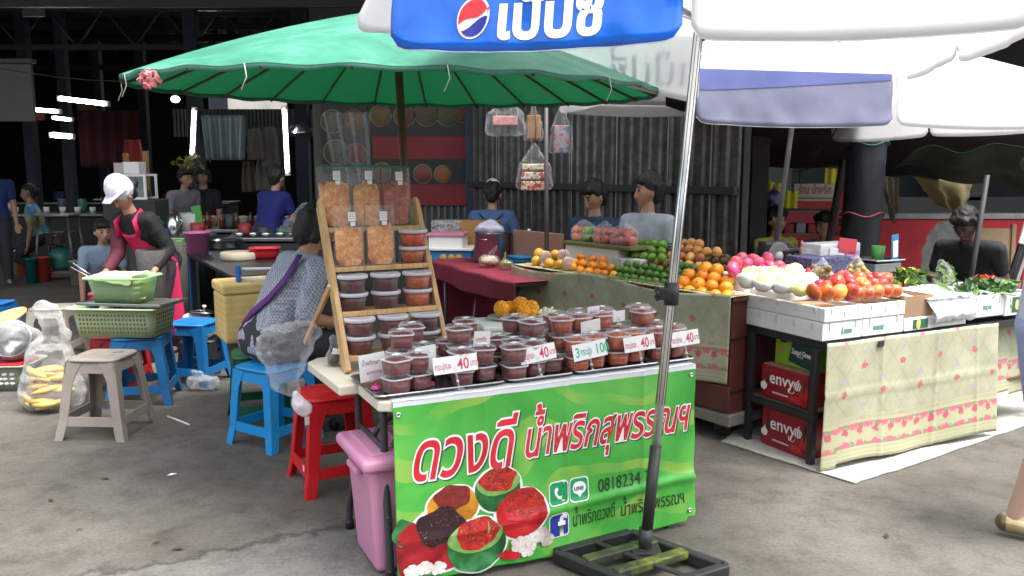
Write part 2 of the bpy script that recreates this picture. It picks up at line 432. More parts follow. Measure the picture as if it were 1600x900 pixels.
# shophouses added out of view behind the camera to hold back low sky
sh = thing('added_shophouse_row', 'grey shophouse row added out of view to block low sky', 'building', (0, -11, 0))
b = MB(); b.box((0, -3, 3.3), (60, 6, 6.6), .02); b.done('wall', M('grey_render', (.22, .21, .2), .9, .15, 1, dirt=.3), sh)
for i in range(12):
    b = MB(); b.box((-27.5 + 5 * i, .02, 1.6), (3.8, .08, 3.2)); b.done('shutter', M('grey_shutter', (.12, .13, .14), .5, .1), sh)
    b = MB(); b.box((-27.5 + 5 * i, .03, 5.2), (2.6, .08, 1.5)); b.done('window', M('dark_glass', (.03, .035, .04), .1), sh)
b = MB(); b.box((0, 1.3, 3.5), (60, 2.6, .12), .01); b.done('awning', M('grey_shutter', (.12, .13, .14)), sh)
# -- corrugated wall behind the first fruit stall
WA = R(-53.7); WO = Vector((1.62, 7.55, 0))
wdir = Vector((math.cos(WA), math.sin(WA), 0)); wn = Vector((-math.sin(WA), math.cos(WA), 0))
cw = thing('corrugated_wall', 'tall dark zinc corrugated wall behind the fruit sellers', 'wall', WO, WA)
x0, x1 = -3.55, .55
b = MB()
def cor(a, c):
    x = lerp(x0, x1, a); ph = (x / .13) % 1
    y = .028 if ph < .28 else (.028 * (1 - (ph - .28) / .1) if ph < .38 else (0 if ph < .9 else .028 * (ph - .9) / .1))
    return (x, -y + .012 * nz(x * .8, c * 2), 3.9 * c)
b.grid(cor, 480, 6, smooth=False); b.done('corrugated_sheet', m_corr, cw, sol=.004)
for z in (.45, 1.42, 2.75):
    b = MB(); b.box(((x0 + x1) / 2, -.07, z), (x1 - x0, .05, .07), .006); b.done('rail', m_dsteel, cw)
for x in (x0 + .03, -1.5, x1 - .05):
    b = MB(); b.box((x, .07, 1.95), (.09, .09, 3.9), .006); b.done('post', m_dsteel, cw)
# a few bright worn seams
b = MB()
for x in (-3.0, -2.32, -1.63, -.95, -.27, .24): b.box((x, -.0335, 2.1), (.013, .005, 3.3))
b.done('flashing', M('bare_zinc', (.3, .3, .3), .4, .5, 2, metal=.6), cw)

# -- poster wall left of it
pw = thing('shop_partition', 'dim grey partition with zinc lower half carrying the food posters', 'wall', (0, 0, 0))
yP = 11.2
xa, xb = D(492, 300, yP).x, D(738, 300, yP).x
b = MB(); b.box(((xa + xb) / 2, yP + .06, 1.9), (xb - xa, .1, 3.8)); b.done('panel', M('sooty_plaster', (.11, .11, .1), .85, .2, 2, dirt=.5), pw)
b = MB()
for i in range(14): b.box((xa + .95 + i * .088, yP - .01, .8), (.03, .04, 1.0))
b.done('zinc_ribs', M('dull_zinc', (.16, .17, .17), .5), pw)

# food posters
m_white = M('white_paint', (.8, .8, .78), .5, .04)
def dish_poster(name, label, x0, x1, z0, z1, bandz, dishes, bgc, bandc, text=None):
    t = thing(name, label, 'poster', ((x0 + x1) / 2, yP - .03, z0))
    w, h = x1 - x0, z1 - z0
    b = MB(); b.box((0, 0, h / 2), (w, .012, h)); b.done('sheet', M(name + '_ground', bgc, .45, .3, 4), t)
    for i, (c, hh) in enumerate(bandz):
        b = MB(); b.box((0, -.008, c * h), (w * .97, .004, hh * h)); bd = b.done('banner_strip', M('poster_red_' + str(i), bandc, .5, .35, 3), t)
    for (cx, cz, r, col) in dishes:
        b = MB(); b.lathe([(0, -.002), (r, -.002), (r * .98, .004), (0, .004)], 20, T=TR((cx * w, -.009, cz * h), PI / 2) )
        d = b.done('plate_picture', M('plate_print', (.30, .28, .22), .6, .6, 9), t)
        b = MB(); b.lathe([(0, .004), (r * .90, .004), (r * .84, .008), (0, .009)], 18, T=TR((cx * w, -.009, cz * h), PI / 2))
        b.done('food_picture', M('food_%d' % (int(col[0] * 100) * 7 + int(col[1] * 100)), col, .5, .6, 22), d)
    return t
x0_, x1_ = D(583, 300, yP).x, D(731, 300, yP).x
zt_, zb_ = zat(158, yP), zat(322, yP)
dish_poster('menu_poster', 'large red and black menu poster with round dishes, right of the clear-sheeted one', x0_, x1_, zb_, zt_, [(.56, .21), (.11, .2)],
    [(-.40, .86, .15, (.16, .10, .03)), (-.15, .86, .15, (.12, .06, .03)), (.08, .88, .17, (.10, .07, .03)), (.30, .87, .16, (.08, .10, .03)), (.46, .88, .12, (.14, .05, .03)),
     (-.4, .33, .13, (.10, .06, .02)), (.03, .31, .13, (.2, .05, .03)), (.24, .31, .12, (.3, .10, .02))], (.02, .018, .017), (.24, .014, .018))
x2_, x3_ = D(506, 300, yP).x, D(576, 300, yP).x
dish_poster('menu_poster', 'dim food poster half hidden behind a hanging clear plastic sheet', x2_, x3_, zat(270, yP), zat(163, yP), [],
    [(-.25, .75, .16, (.09, .07, .04)), (.22, .76, .15, (.16, .09, .03)), (-.2, .3, .17, (.05, .06, .03)), (.26, .28, .14, (.14, .02, .02))], (.13, .12, .11), (.3, .02, .02))

# -- low red wall on the right with broken render
def redm(N, L, tc):
    v = tc.outputs['Object']; n = noise_(N, L, v, 1.1, 9, .6, .4)
    red = ramp(N, L, noise_(N, L, v, 4, 7, .7), [(.3, (.30, .014, .020)), (.6, (.44, .020, .030)), (.75, (.48, .07, .07))])
    gry = ramp(N, L, noise_(N, L, v, 7, 8, .7), [(.3, (.10, .105, .10)), (.65, (.26, .27, .255))])
    sx = N.new('ShaderNodeSeparateXYZ'); L.new(v, sx.inputs[0])
    dx = math_(N, L, 'MULTIPLY', math_(N, L, 'SUBTRACT', sx.outputs['X'], .82), 1.9); dz = math_(N, L, 'MULTIPLY', math_(N, L, 'SUBTRACT', sx.outputs['Z'], .55), .95)
    d = math_(N, L, 'SQRT', math_(N, L, 'ADD', math_(N, L, 'MULTIPLY', dx, dx), math_(N, L, 'MULTIPLY', dz, dz)))
    d = math_(N, L, 'ADD', d, math_(N, L, 'MULTIPLY', math_(N, L, 'SUBTRACT', n, .5), 1.1))
    f = ramp(N, L, d, [(.44, (1, 1, 1)), (.47, (0, 0, 0))])
    return mixc(N, L, f, red, gry)
m_red = nodes_mat('peeling_red_render', redm, .75)
yR = 9.2
xr0, xr1 = D(1362, 400, yR).x, 11.
rw = thing('red_wall', 'low red painted wall with a grey patch of broken render, far right', 'wall', (xr0, yR, 0))
zr = zat(343, yR)
b = MB(); b.box(((xr1 - xr0) / 2, .08, zr / 2), (xr1 - xr0, .16, zr), .01); b.done('wall_face', m_red, rw)
b = MB(); b.box(((xr1 - xr0) / 2, .08, zr + .035), (xr1 - xr0 + .02, .2, .06), .01); b.done('coping', M('stained_cement', (.3, .29, .27), .85, .2, 5, dirt=.5), rw)
rw2 = thing('red_wall', 'short red wall glimpsed behind the fan under the hanging sign', 'wall', (D(1190, 350, 11.2).x, 11.2, 0))
wl = D(1345, 350, 11.2).x - D(1190, 350, 11.2).x
b = MB(); b.box((wl / 2, .08, .66), (wl, .16, 1.32), .01); b.done('wall_face', M('red_render', (.27, .015, .018), .75, .25, 3, dirt=.4), rw2)
# grey house behind the red wall
gh = thing('grey_house', 'dim grey concrete house front with window openings behind the red wall', 'building', (5.6, 12.4, 0))
b = MB()
for (xx, zz, w, h) in [(0, .6, 9, 1.2), (0, 3.6, 9, 2.6), (-4.2, 1.75, .7, 1.2), (-1.75, 1.75, .5, 1.2), (1.1, 1.75, .5, 1.2), (3.9, 1.75, 1.2, 1.2)]:
    b.box((xx, 0, zz), (w, .2, h))
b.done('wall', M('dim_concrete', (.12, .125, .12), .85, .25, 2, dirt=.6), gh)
b = MB(); b.box((0, .7, 1.75), (8.6, .05, 1.3)); b.done('shutter', M('greenish_dark', (.035, .045, .042), .7, .3), gh)
b = MB(); b.box((0, 1.2, 4.95), (9.6, 3.4, .12)); b.done('roof', m_roof, gh)

# -- dark wrapped pillar and timber post
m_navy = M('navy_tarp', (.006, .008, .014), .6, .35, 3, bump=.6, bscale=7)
yQ = 7.6
pq = thing('wrapped_pillar', 'thick pillar wrapped in black and navy sheeting behind the second fruit stall', 'pillar', (D(1350, 300, yQ).x, yQ, 0))
b = MB()
def pil(a, c):
    an = 2 * PI * a; r = .17 * (1 + .10 * nz(math.cos(an) * 1.6, math.sin(an) * 1.6, c * 4) + .03 * nz(an * 5, c * 30))
    return (r * math.cos(an) + .06 * (c - .5), r * math.sin(an), 3.2 * c)
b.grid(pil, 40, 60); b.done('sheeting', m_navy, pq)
for z, cl in ((1.83, (.03, .09, .11)), (1.2, (.3, .03, .05)), (2.35, (.02, .16, .25))):
    b = MB(); b.tube([(.185 * math.cos(a * PI / 12) + .03 * (z / 1.6 - 1), .185 * math.sin(a * PI / 12), z + .02 * math.sin(a)) for a in range(25)], .007 if z < 2 else .02, 6)
    b.done('cord', M('cord_%d' % int(z * 100), cl, .7), pq)
pp = thing('timber_post', 'dark timber post at the right end of the corrugated wall', 'post', (D(1183, 300, 8.3).x, 8.3, 0))
b = MB(); b.box((0, 0, 1.7), (.17, .17, 3.4), .01); b.done('shaft', M('dark_timber', (.03, .028, .027), .8, .3, 8), pp)
b = MB(); b.box((0, 0, .06), (.24, .24, .12), .01); b.done('footing', M('stained_cement', (.3, .29, .27), .85), pp)

# -- dark shade cloth strung behind and above the fruit stalls
def sheet(name, label, cat, fn, nu, nv, mat, sol=.003, group=None):
    b = MB(); b.grid(fn, nu, nv); o = b.done(name, mat, sol=sol); return tag(o, label, cat, group)
def lerp2(p00, p10, p01, p11, a, c):
    return (Vector(p00) * (1 - a) * (1 - c) + Vector(p10) * a * (1 - c) + Vector(p01) * (1 - a) * c + Vector(p11) * a * c)
def tarp1(a, c):
    p = lerp2(D(1130, 150, 6.9), D(1640, 150, 8.0), D(1130, 245, 9.6) , D(1640, 268, 9.4), a, c)
    p.z += -.10 * math.sin(a * PI) * (1 - c * .5) + .04 * nz(a * 7, c * 4, 2) - .07 * abs(math.sin(a * 9)) * c; return p
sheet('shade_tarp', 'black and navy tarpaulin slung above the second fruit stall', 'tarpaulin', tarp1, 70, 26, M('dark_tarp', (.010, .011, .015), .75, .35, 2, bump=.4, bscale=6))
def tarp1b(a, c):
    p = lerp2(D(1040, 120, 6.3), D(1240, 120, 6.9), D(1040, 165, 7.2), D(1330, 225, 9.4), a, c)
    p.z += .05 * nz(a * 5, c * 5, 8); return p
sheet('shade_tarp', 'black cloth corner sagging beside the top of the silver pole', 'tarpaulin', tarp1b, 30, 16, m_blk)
def tarp2(a, c):
    p = lerp2(D(1395, 264, 8.6), D(1625, 300, 8.0), D(1430, 235, 7.0), D(1640, 225, 6.4), a, c)
    p.z += .05 * math.sin(a * 11) * (1 - c) + .06 * nz(a * 4, c * 3, 5); return p
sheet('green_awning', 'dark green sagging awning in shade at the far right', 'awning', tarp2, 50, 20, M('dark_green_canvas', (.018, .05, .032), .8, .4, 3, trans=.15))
# yellow-cream cloths on the house front
def hang(u0, v0, u1, v1, y, sk, seed, tip=None):
    def f(a, c):
        top = D(lerp(u0, u1, a), lerp(v0, v0 + sk, a), y); bot = D(lerp(u0, u1, .5 + (a - .5) * (.25 if tip else 1)) + (tip or 0), v1, y)
        p = top.lerp(bot, c * (1 if not tip else (1 - .35 * abs(a - .6) * 2)))
        p.y += .05 * math.sin(a * 14 + seed) * (.3 + c) + .03 * nz(a * 5, c * 5, seed); return p
    return f
m_ycl = M('stained_cream_cloth', (.55, .46, .25), .85, .25, 4, dirt=.35, trans=.35)
sheet('hanging_cloth', 'big stained yellow cloth hanging in a point above the red wall', 'cloth', hang(1428, 275, 1520, 346, 8.4, 11, 1, 24), 30, 14, m_ycl)
sheet('hanging_cloth', 'narrow cream cloth knotted beside the wrapped pillar', 'cloth', hang(1378, 274, 1404, 352, 8.6, 4, 3, 4), 16, 20, M('cream_cloth', (.55, .52, .40), .85, .2, 5, trans=.3))
# ================================================================== UMBRELLAS
def canvas(name, col, trans=.4, var=.1, dirt=.25, rough=.7):
    return M(name, col, rough, var, 3, dirt=dirt, trans=trans, bump=.25, bscale=9)
m_vwhite = canvas('white_valance', (.92, .92, .92), .6, .02, .04)
m_canopy = canvas('white_canopy', (.88, .88, .88), .6, .04, .05)
m_vblue = M('royal_blue_print', (.004, .13, .64), .25, .35, 2.2, trans=.12, bump=.5, bscale=5, coat=.25)
m_vgrey = canvas('blue_grey_valance', (.24, .25, .36), .35)
m_silver = M('brushed_aluminium', (.72, .72, .71), .28, .1, 4, metal=.9)
m_black = M('black_plastic', (.018, .018, .019), .45, .2, 12)
m_char = M('charcoal_paint', (.05, .05, .052), .5, .2, 14, spec=.4)
def sq_umbrella(name, label, cx, cy, half, rz, zb, zt, zpk, cols, poleb, polet, rad, group, flare=None, pole_mat=None, zbs={}):
    """square parasol: 4 canopy faces, two hanging flaps on every side; local +x along the side facing the camera"""
    t = thing(name, label, 'parasol', (cx, cy, 0), rz, group)
    for s in range(4):
        b = MB(); q = Matrix.Rotation(s * PI / 2, 4, 'Z')
        def fn(a, c):
            w = half * (1 - c); x = lerp(-w, w, a)
            return (x, -w, lerp(zt, zpk, c) - .07 * math.sin(c * PI) * math.sin(a * PI))
        b.grid(fn, 16, 10, T=q); b.done('canopy_panel', m_canopy, t, sol=.003)
    fl = {}
    for s in range(4):
        for h in (0, 1):
            q = Matrix.Rotation(s * PI / 2, 4, 'Z'); k = (s, h)
            fx = (flare or {}).get(k, 0)
            def fn(a, c, h=h, k=k, fx=fx, s=s):
                x = lerp(-half, -.012, a) if h == 0 else lerp(.012, half, a)
                zb_ = zbs.get(k, zb); zb_ = lerp(*zb_, a) if isinstance(zb_, tuple) else zb_; e = max(0, (abs(2 * a - 1) - .86) / .14); zz = lerp(zt, zb_ + .06 * (zt - zb) * 2 * (1 - math.sqrt(max(0, 1 - e * e))), c)
                y = -half - .012 - c * (.03 + .012 * nz(a * 4, c, k[0] + 3 * h) + (.018 if k == (0, 0) else .006) * nz(a * 11, c * 2, k[0] * 5 + h)) - fx * c * (1 - a if h == 0 else a)
                return Vector((x, y, zz - .018 * math.sin(a * PI) * c))
            b = MB(); b.grid(fn, 40, 10, T=q); fl[k] = b.done('flap', cols.get(k, m_vwhite), t, sol=.003)
            fl[k]['fn'] = 0; fl[(k, 'f')] = (fn, q)
            b = MB(); b.tube([q @ (fn(i / 40, 1.0)) for i in range(41)], .002, 6); b.done('hem', m_vwhite, t)
    li = Matrix.Rotation(-rz, 4, 'Z') @ Matrix.Translation((-cx, -cy, 0))
    b = MB(); b.tube([li @ Vector(poleb), li @ Vector(polet)], rad, 18); b.done('pole', pole_mat or m_silver, t)
    top = li @ Vector(polet)
    for s in range(8):
        a = s * PI / 4; rr = half * (1.414 if s % 2 else 1) * .97
        b = MB(); b.tube([(top.x * .6, top.y * .6, zpk - .03), (rr * math.cos(a), rr * math.sin(a), zt - .015)], .009, 6); b.done('rib', m_silver, t)
        b = MB(); b.tube([(top.x, top.y, zt - .12), (rr * .5 * math.cos(a), rr * .5 * math.sin(a), lerp(zpk, zt, .5) - .05)], .007, 6); b.done('strut', m_silver, t)
    b = MB(); b.lathe([(rad, -.05), (rad + .022, -.05), (rad + .022, .03), (rad, .03)], 16, c=(top.x, top.y, zt - .12)); b.done('runner', m_black, t)
    return t, fl
pb = P(1008, 858, .05)
ptop = D(1089, 60, pb.y + .14); ptop = pb + (ptop - pb) * (2.68 - pb.z) / (ptop.z - pb.z)
ptop.z = 2.62
ucx, ucy = D(1089, 60, pb.y + .14).x, pb.y + .14
zB = 1.97
um1, fl1 = sq_umbrella('square_parasol', 'white square parasol with royal blue printed flap and silver pole before the green banner', ucx, ucy, .90, R(-14), zB, 2.29, 2.66,
    {(0, 0): m_vblue}, pb, ptop, .0185, 'square parasols', {(0, 0): .02, (3, 1): .10, (3, 0): .02}, None, {(2, 0): 2.275, (2, 1): (1.93, 2.2), (3, 0): 2.2, (3, 1): (2.2, 2.04), (1, 0): 1.99, (1, 1): 2.02})
# fluting lines, black sleeve, clamp
def on_pole(f): return pb.lerp(ptop, f)
li1 = um1.matrix_basis.inverted() if False else (Matrix.Rotation(R(14), 4, 'Z') @ Matrix.Translation((-ucx, -ucy, 0)))
b = MB()
for k in range(8):
    a = k * PI / 4 + .3; d = Vector((math.cos(a), math.sin(a), 0)) * .0188
    b.tube([li1 @ (on_pole(.235) + d), li1 @ (on_pole(.98) + d)], .0016, 5)
b.done('fluting', M('dark_groove', (.12, .12, .13), .4, .05), um1)
b = MB(); b.tube([li1 @ on_pole(0), li1 @ on_pole(.168)], .0235, 18); b.done('sleeve', m_black, um1)
cp = D(1037, 459, pb.y + .07); fz = (cp.z - pb.z) / (ptop.z - pb.z); cpp = li1 @ on_pole(fz)
b = MB(); b.lathe([(.02, -.045), (.03, -.045), (.031, .0), (.029, .045), (.02, .045)], 16, c=cpp)
b.box(cpp + Vector((-.03, -.012, 0)), (.04, .03, .05), .006); b.done('clamp', m_black, um1)
b = MB(); b.lathe([(.004, 0), (.02, .0), (.02, .014), (.004, .016)], 6, T=TR(cpp + Vector((-.045, -.015, 0)), 0, -PI / 2))
for s in (-1, 1): b.box(cpp + Vector((-.058, -.015, .018 * s)), (.012, .02, .028), .005, rot=rot(0, .5 * s))
b.done('clamp_knob', m_black, um1)
# printed flap: emblem and word
fnp, qp = fl1[((0, 0), 'f')]
PW = .90 - .012
def flap_map(off):
    def g(x, z):                           # x metres from the flap's left end, z metres above its lower edge
        a = min(1, max(0, x / PW)); c = 1 - z / (2.29 - zB)
        p = fnp(a, c); p.z = zB + z - .018 * math.sin(a * PI) * c; p.y -= off; return p
    return g
m_lw = M('print_white', (.85, .85, .86), .35, .02); m_lr = M('print_red', (.68, .02, .035), .35, .05); m_lb = M('print_navy', (.012, .02, .25), .35, .05)
def flat(name, polys, fn, mat, parent):
    b = MB()
    for pl in polys: b.verts([(x, y, 0) for x, y in pl], [tuple(range(len(pl)))])
    cutbm(b.b, .025)
    for v in b.b.verts: v.co = fn(v.co.x, v.co.y)
    return b.done(name, mat, parent, recalc=False)
def circ(cx, cy, r, n=40, a0=0, a1=2 * PI, ry=None): return [(cx + r * math.cos(lerp(a0, a1, i / n)), cy + (ry or r) * math.sin(lerp(a0, a1, i / n))) for i in range(n + (0 if abs(a1 - a0) > 6.2 else 1))]
ex, ey, er = .262, .098, .05
sk = lambda x, y: (x + .18 * (y - ey), y)
flat('emblem_disc', [[sk(*p) for p in circ(ex, ey, er, 48, ry=er * 1.22)]], flap_map(.004), m_lw, um1)
def wave(x, lo): 
    t = (x + 1) / 2
    return (lerp(-.52, .62, t) + .16 * math.sin(t * PI * 2 + .3)) if not lo else (lerp(-.62, .10, t) - .14 * math.sin(t * PI * 2 - .2) - .05)
def seg(upper):
    pts = []; r = .9
    n = 40; xs = [lerp(-r, r, i / n) for i in range(n + 1)]
    if upper:
        a = [(x, math.sqrt(max(0, r * r - x * x))) for x in xs]; c = [(x, wave(x, False)) for x in reversed(xs)]
        a = [(x, max(y, wave(x, False))) for x, y in a]; c = [(x, max(y, -math.sqrt(max(0, r * r - x * x)))) for x, y in c]
        c = [(x, min(y, math.sqrt(max(0, r * r - x * x)))) for x, y in c]
    else:
        a = [(x, min(max(wave(x, True), -math.sqrt(max(0, r * r - x * x))), math.sqrt(max(0, r * r - x * x)))) for x in xs]; c = [(x, -math.sqrt(max(0, r * r - x * x))) for x in reversed(xs)]
    return a, c
for up, m_, off in ((True, m_lr, .0065), (False, m_lb, .0065)):
    a, c = seg(up); b = MB(); n = len(a); f = flap_map(off); c = c[::-1]
    b.verts([f(*sk(ex + x * er, ey + y * er * 1.2)) for x, y in a + c], [(i, i + 1, n + i + 1, n + i) for i in range(n - 1)]); b.done('emblem_field', m_, um1, recalc=False)
text_on('เป๊ปซี่', lambda x, y, f=flap_map(.0045): f(.328 + x, .040 + y), .165, m_lw, um1, offset=.006, sx=.98, shear=.06, cut=.025)
# faint violet lettering on the flap at the back
fb, qb = fl1[((2, 1), 'f')]
def back_map(x, z):
    p = fb(min(1, max(0, x / PW)), 1 - z / (2.29 - zB)); p.z = zB + z; p.y -= .006; return qb @ p
text_on('เป๊ปซี่', lambda x, y: back_map(.05 + x, .06 + y), .2, M('faded_violet_print', (.36, .34, .55), .5), um1, offset=.002)

# steel foot of the silver-pole parasol (stands on the ground by itself)
m_foot = M('black_iron', (.022, .022, .024), .42, .25, 10, dirt=.3)
bA, bB_, bC = P(868, 862, .05), P(985, 831, .05), P(1135, 884, .05)
e1 = (bB_ - bA); e2 = (bC - bB_); bang = math.atan2(e1.y, e1.x)
base = thing('parasol_foot', 'black steel frame foot with yellow-stained bars at the bottom of the silver pole', 'parasol base', (bB_.x, bB_.y, 0), 0)
def bp(a, c, z=.035): p = Vector((bA.x, bA.y, 0)) + e1 * a + e2 * c - Vector((bB_.x, bB_.y, 0)); return Vector((p.x, p.y, z))
def bar(nm, p, q, w, h, m, z=.035, par=base):
    d = q - p; b = MB(); b.box((p + q) / 2, (d.length, w, h), .006, rot=math.atan2(d.y, d.x)); return b.done(nm, m, par)
for (p, q) in [((0, 0), (1, 0)), ((1, 0), (1, 1)), ((1, 1), (0, 1)), ((0, 1), (0, 0))]: bar('frame_rail', bp(*p), bp(*q), .042, .05, m_foot)
def yel(N, L, tc):
    n = noise_(N, L, tc.outputs['Object'], 7, 6, .7, .5)
    return ramp(N, L, n, [(.42, (.03, .035, .028)), (.54, (.07, .09, .02)), (.64, (.22, .24, .03))])
m_yel = nodes_mat('yellow_stained_iron', yel, .5)
for f in (.30, .62): bar('cross_bar', bp(.04, f, .05), bp(.96, f, .05), .05, .035, m_yel)
b = MB(); q = Vector((pb.x - bB_.x, pb.y - bB_.y, 0))
b.tube([q + Vector((0, 0, .03)), q + Vector((0, 0, .14))], .028, 16); b.box(q + Vector((0, 0, .045)), (.12, .12, .03), .004); b.done('socket', m_foot, base)
bar('brace', bp(.5, .02, .05), bp(.5, .98, .05), .03, .012, m_foot)

# second square parasol over the fruit stall
mid = D(1390, 197, 5.05); r2 = R(13); h2 = 1.27
cx2, cy2 = mid.x - h2 * math.sin(r2), mid.y + h2 * math.cos(r2)
z2b, z2t = mid.z, mid.z + .30
pm = D(1208, 415, cy2 - .05); pt2 = D(1239, 185, cy2); dd = (pt2 - pm) / (pt2.z - pm.z)
um2, fl2 = sq_umbrella('square_parasol', 'square white parasol with blue-grey flap above the second fruit stall', cx2, cy2, h2, r2, z2b, z2t, z2t + .62,
    {(0, 0): m_vgrey}, pm - dd * pm.z, pm + dd * (z2t + .5 - pm.z), .019, 'square parasols', None, M('dull_steel', (.10, .095, .09), .5, .2, 8, metal=.5), {(2, 0): z2t - .08, (2, 1): z2t - .08, (3, 0): z2t - .08, (3, 1): z2t - .06})
# blue upper band of that flap
f2, q2 = fl2[((0, 0), 'f')]
b = MB(); 
def band(a, c):
    p = f2(lerp(.002, .992, a), lerp(0, lerp(.40, .12, a), c)); p.y -= .005; return p
b.grid(band, 40, 4); b.done('blue_band', canvas('mid_blue_band', (.13, .16, .40), .3), um2)

# -------- round green parasol
gc = D(625, 130, 4.6); GR = 1.38; gz = 2.03
gu = thing('round_parasol', 'big round faded green parasol with wooden pole behind the chilli paste stall', 'parasol', (gc.x, gc.y, 0), 0)
def gfn(N, L, tc):
    v = tc.outputs['Object']; n = noise_(N, L, v, 1.6, 7, .7, .8); n2 = noise_(N, L, v, 14, 6, .7)
    c = ramp(N, L, n, [(.32, (.010, .14, .078)), (.5, (.028, .22, .135)), (.70, (.12, .34, .25))])
    return mixc(N, L, 1., c, ramp(N, L, n2, [(.3, (.82, .82, .82)), (.6, (1.06, 1.06, 1.06))]), 'MULTIPLY')
m_gtop = nodes_mat('faded_green_canvas', gfn, .55)
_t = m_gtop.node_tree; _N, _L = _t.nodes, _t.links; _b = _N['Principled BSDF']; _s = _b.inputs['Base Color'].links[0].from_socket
_L.new(mixc(_N, _L, _N.new('ShaderNodeNewGeometry').outputs['Backfacing'], _s, (.005, .085, .038)), _b.inputs['Base Color'])   # inside face a darker green
_tr = _N.new('ShaderNodeBsdfTranslucent'); _tr.inputs[0].default_value = (.006, .30, .10, 1); _m = _N.new('ShaderNodeMixShader'); _m.inputs[0].default_value = .10
_L.new(_b.outputs[0], _m.inputs[1]); _L.new(_tr.outputs[0], _m.inputs[2]); _L.new(_m.outputs[0], _N['Material Output'].inputs['Surface'])
NR = 24
def gcone(inset):
    def fn(a, c):
        an = 2 * PI * a; r = GR * c; k = .5 - .5 * math.cos(an * NR)
        zc = gz + .44 * (1 - c) ** 1.0 * (1 + .32 * c) - .010 * k * c ** 2 - inset
        r *= 1 - .006 * k * (c > .95)
        return (r * math.cos(an), r * math.sin(an), zc + .02 * (r * math.cos(an)) / GR * -1 + .03 * math.sin(an))
    return fn
b = MB(); b.grid(gcone(0), NR * 8, 14); b.done('canopy', m_gtop, gu)
g1 = gcone(.0)
b = MB(); b.grid(lambda a, c: Vector(g1(a, .998)) + Vector((0, 0, -.022 * c - .008 * c * nz(a * 60, 1))), NR * 8, 2); b.done('edge_band', M('pale_green_hem', (.06, .22, .15), .6, .3, 8, trans=.2), gu, sol=.003)
m_ribw = M('dark_bamboo', (.05, .032, .018), .6, .2, 20)
gi = gcone(.02)
for k in range(NR):
    b = MB(); b.tube([gi(k / NR, c / 6) for c in range(1, 7)], .008, 6); b.done('rib', m_ribw, gu)
pl_ = D(632, 265, 4.6)
b = MB(); b.tube([(pl_.x - gc.x + .03, 0, 0), (pl_.x - gc.x, 0, pl_.z), (-.02, 0, gz + .44)], .022, 12); b.done('pole', M('brown_pole_wood', (.10, .042, .022), .55, .3, 9), gu)
b = MB(); b.lathe([(.024, gz + .25), (.05, gz + .27), (.05, gz + .34), (.03, gz + .36)], 12); b.done('hub', m_ribw, gu)
b = MB(); b.lathe([(.0, gz + .50), (.03, gz + .49), (.05, gz + .45), (.055, gz + .42)], 12); b.done('cap', m_gtop, gu)
b = MB(); b.lathe([(.22, 0), (.23, .02), (.2, .1), (.05, .12), (.05, .2)], 20, c=(pl_.x - gc.x + .03, 0, 0)); b.done('foot', M('stained_cement', (.3, .29, .27), .85), gu)
b = MB()
for i in range(26):
    a = R(229) + random.uniform(-.022, .022); p = Vector(g1(a / 2 / PI, 1.0))
    b.box(p + Vector((random.uniform(-.03, .03), -.02, -.035 + random.uniform(-.035, .02))), (.02, .008, .035), .002, rot=rot(random.uniform(-1, 1), random.uniform(-1, 1), random.uniform(-1, 1)))
b.done('rag_bow', M('pink_rag', (.55, .18, .2), .7, .5, 20), gu)
for a in (200, 252, 285, 318, 215):
    p = Vector(g1(R(a) / 2 / PI, 1.0)); b = MB(); b.tube([p, p + Vector((.01, -.01, -.05)), p + Vector((-.012, -.012, -.10))], .0025, 5); b.done('tie_string', M('string', (.5, .5, .45), .8), gu)
# ================================================================== CHILLI PASTE STALL
ZT = .745
TA = P(612, 628, ZT); CA, SA = math.cos(AX), math.sin(AX)
def tw(s, t, z=0.): return Vector((TA.x + s * CA - t * SA, TA.y + s * SA + t * CA, z))
def tl(u, v, z):
    p = P(u, v, z) - Vector((TA.x, TA.y, 0)); return (p.x * CA + p.y * SA, -p.x * SA + p.y * CA)
def tp(u, v, t):                          # table point on the upright plane at depth t -> (s, z)
    p = VP(TA, AX, t, u, v); q = p - Vector((TA.x, TA.y, 0)); return (q.x * CA + q.y * SA, p.z)
TL_ = tl(1082, 568, ZT)[0]
m_ivory = M('ivory_plastic', (.66, .62, .50), .45, .06, 9, bump=.06, bscale=120, dirt=.12)
tb = thing('folding_table', 'ivory folding table with grey bent legs carrying the chilli paste, green banner on its front', 'table', (TA.x, TA.y, 0), AX)
def slab(nm, s0, s1, t0, t1, ch):
    b = MB(); pts = [(s0 + ch, t0), (s1, t0), (s1, t1), (s0, t1), (s0, t0 + ch * .6)]
    if nm == 'rear_panel': pts = [(s0 + .02, t0), (s1, t0), (s1, t1), (s0 + .06, t1), (s0, t1 - .07)]
    b.prism(pts, ZT - .042, ZT); 
    bmesh.ops.bevel(b.b, geom=[e for e in b.b.edges], offset=.008, segments=3, profile=.5, affect='EDGES')
    return b.done(nm, m_ivory, tb)
slab('front_panel', -.045, TL_ + .01, .0, .30, .05); slab('rear_panel', -.14, TL_ + .01, .308, .86, 0)
f_n = tl(592, 908, 0); f_f = tl(478, 838, 0)
LS = .01
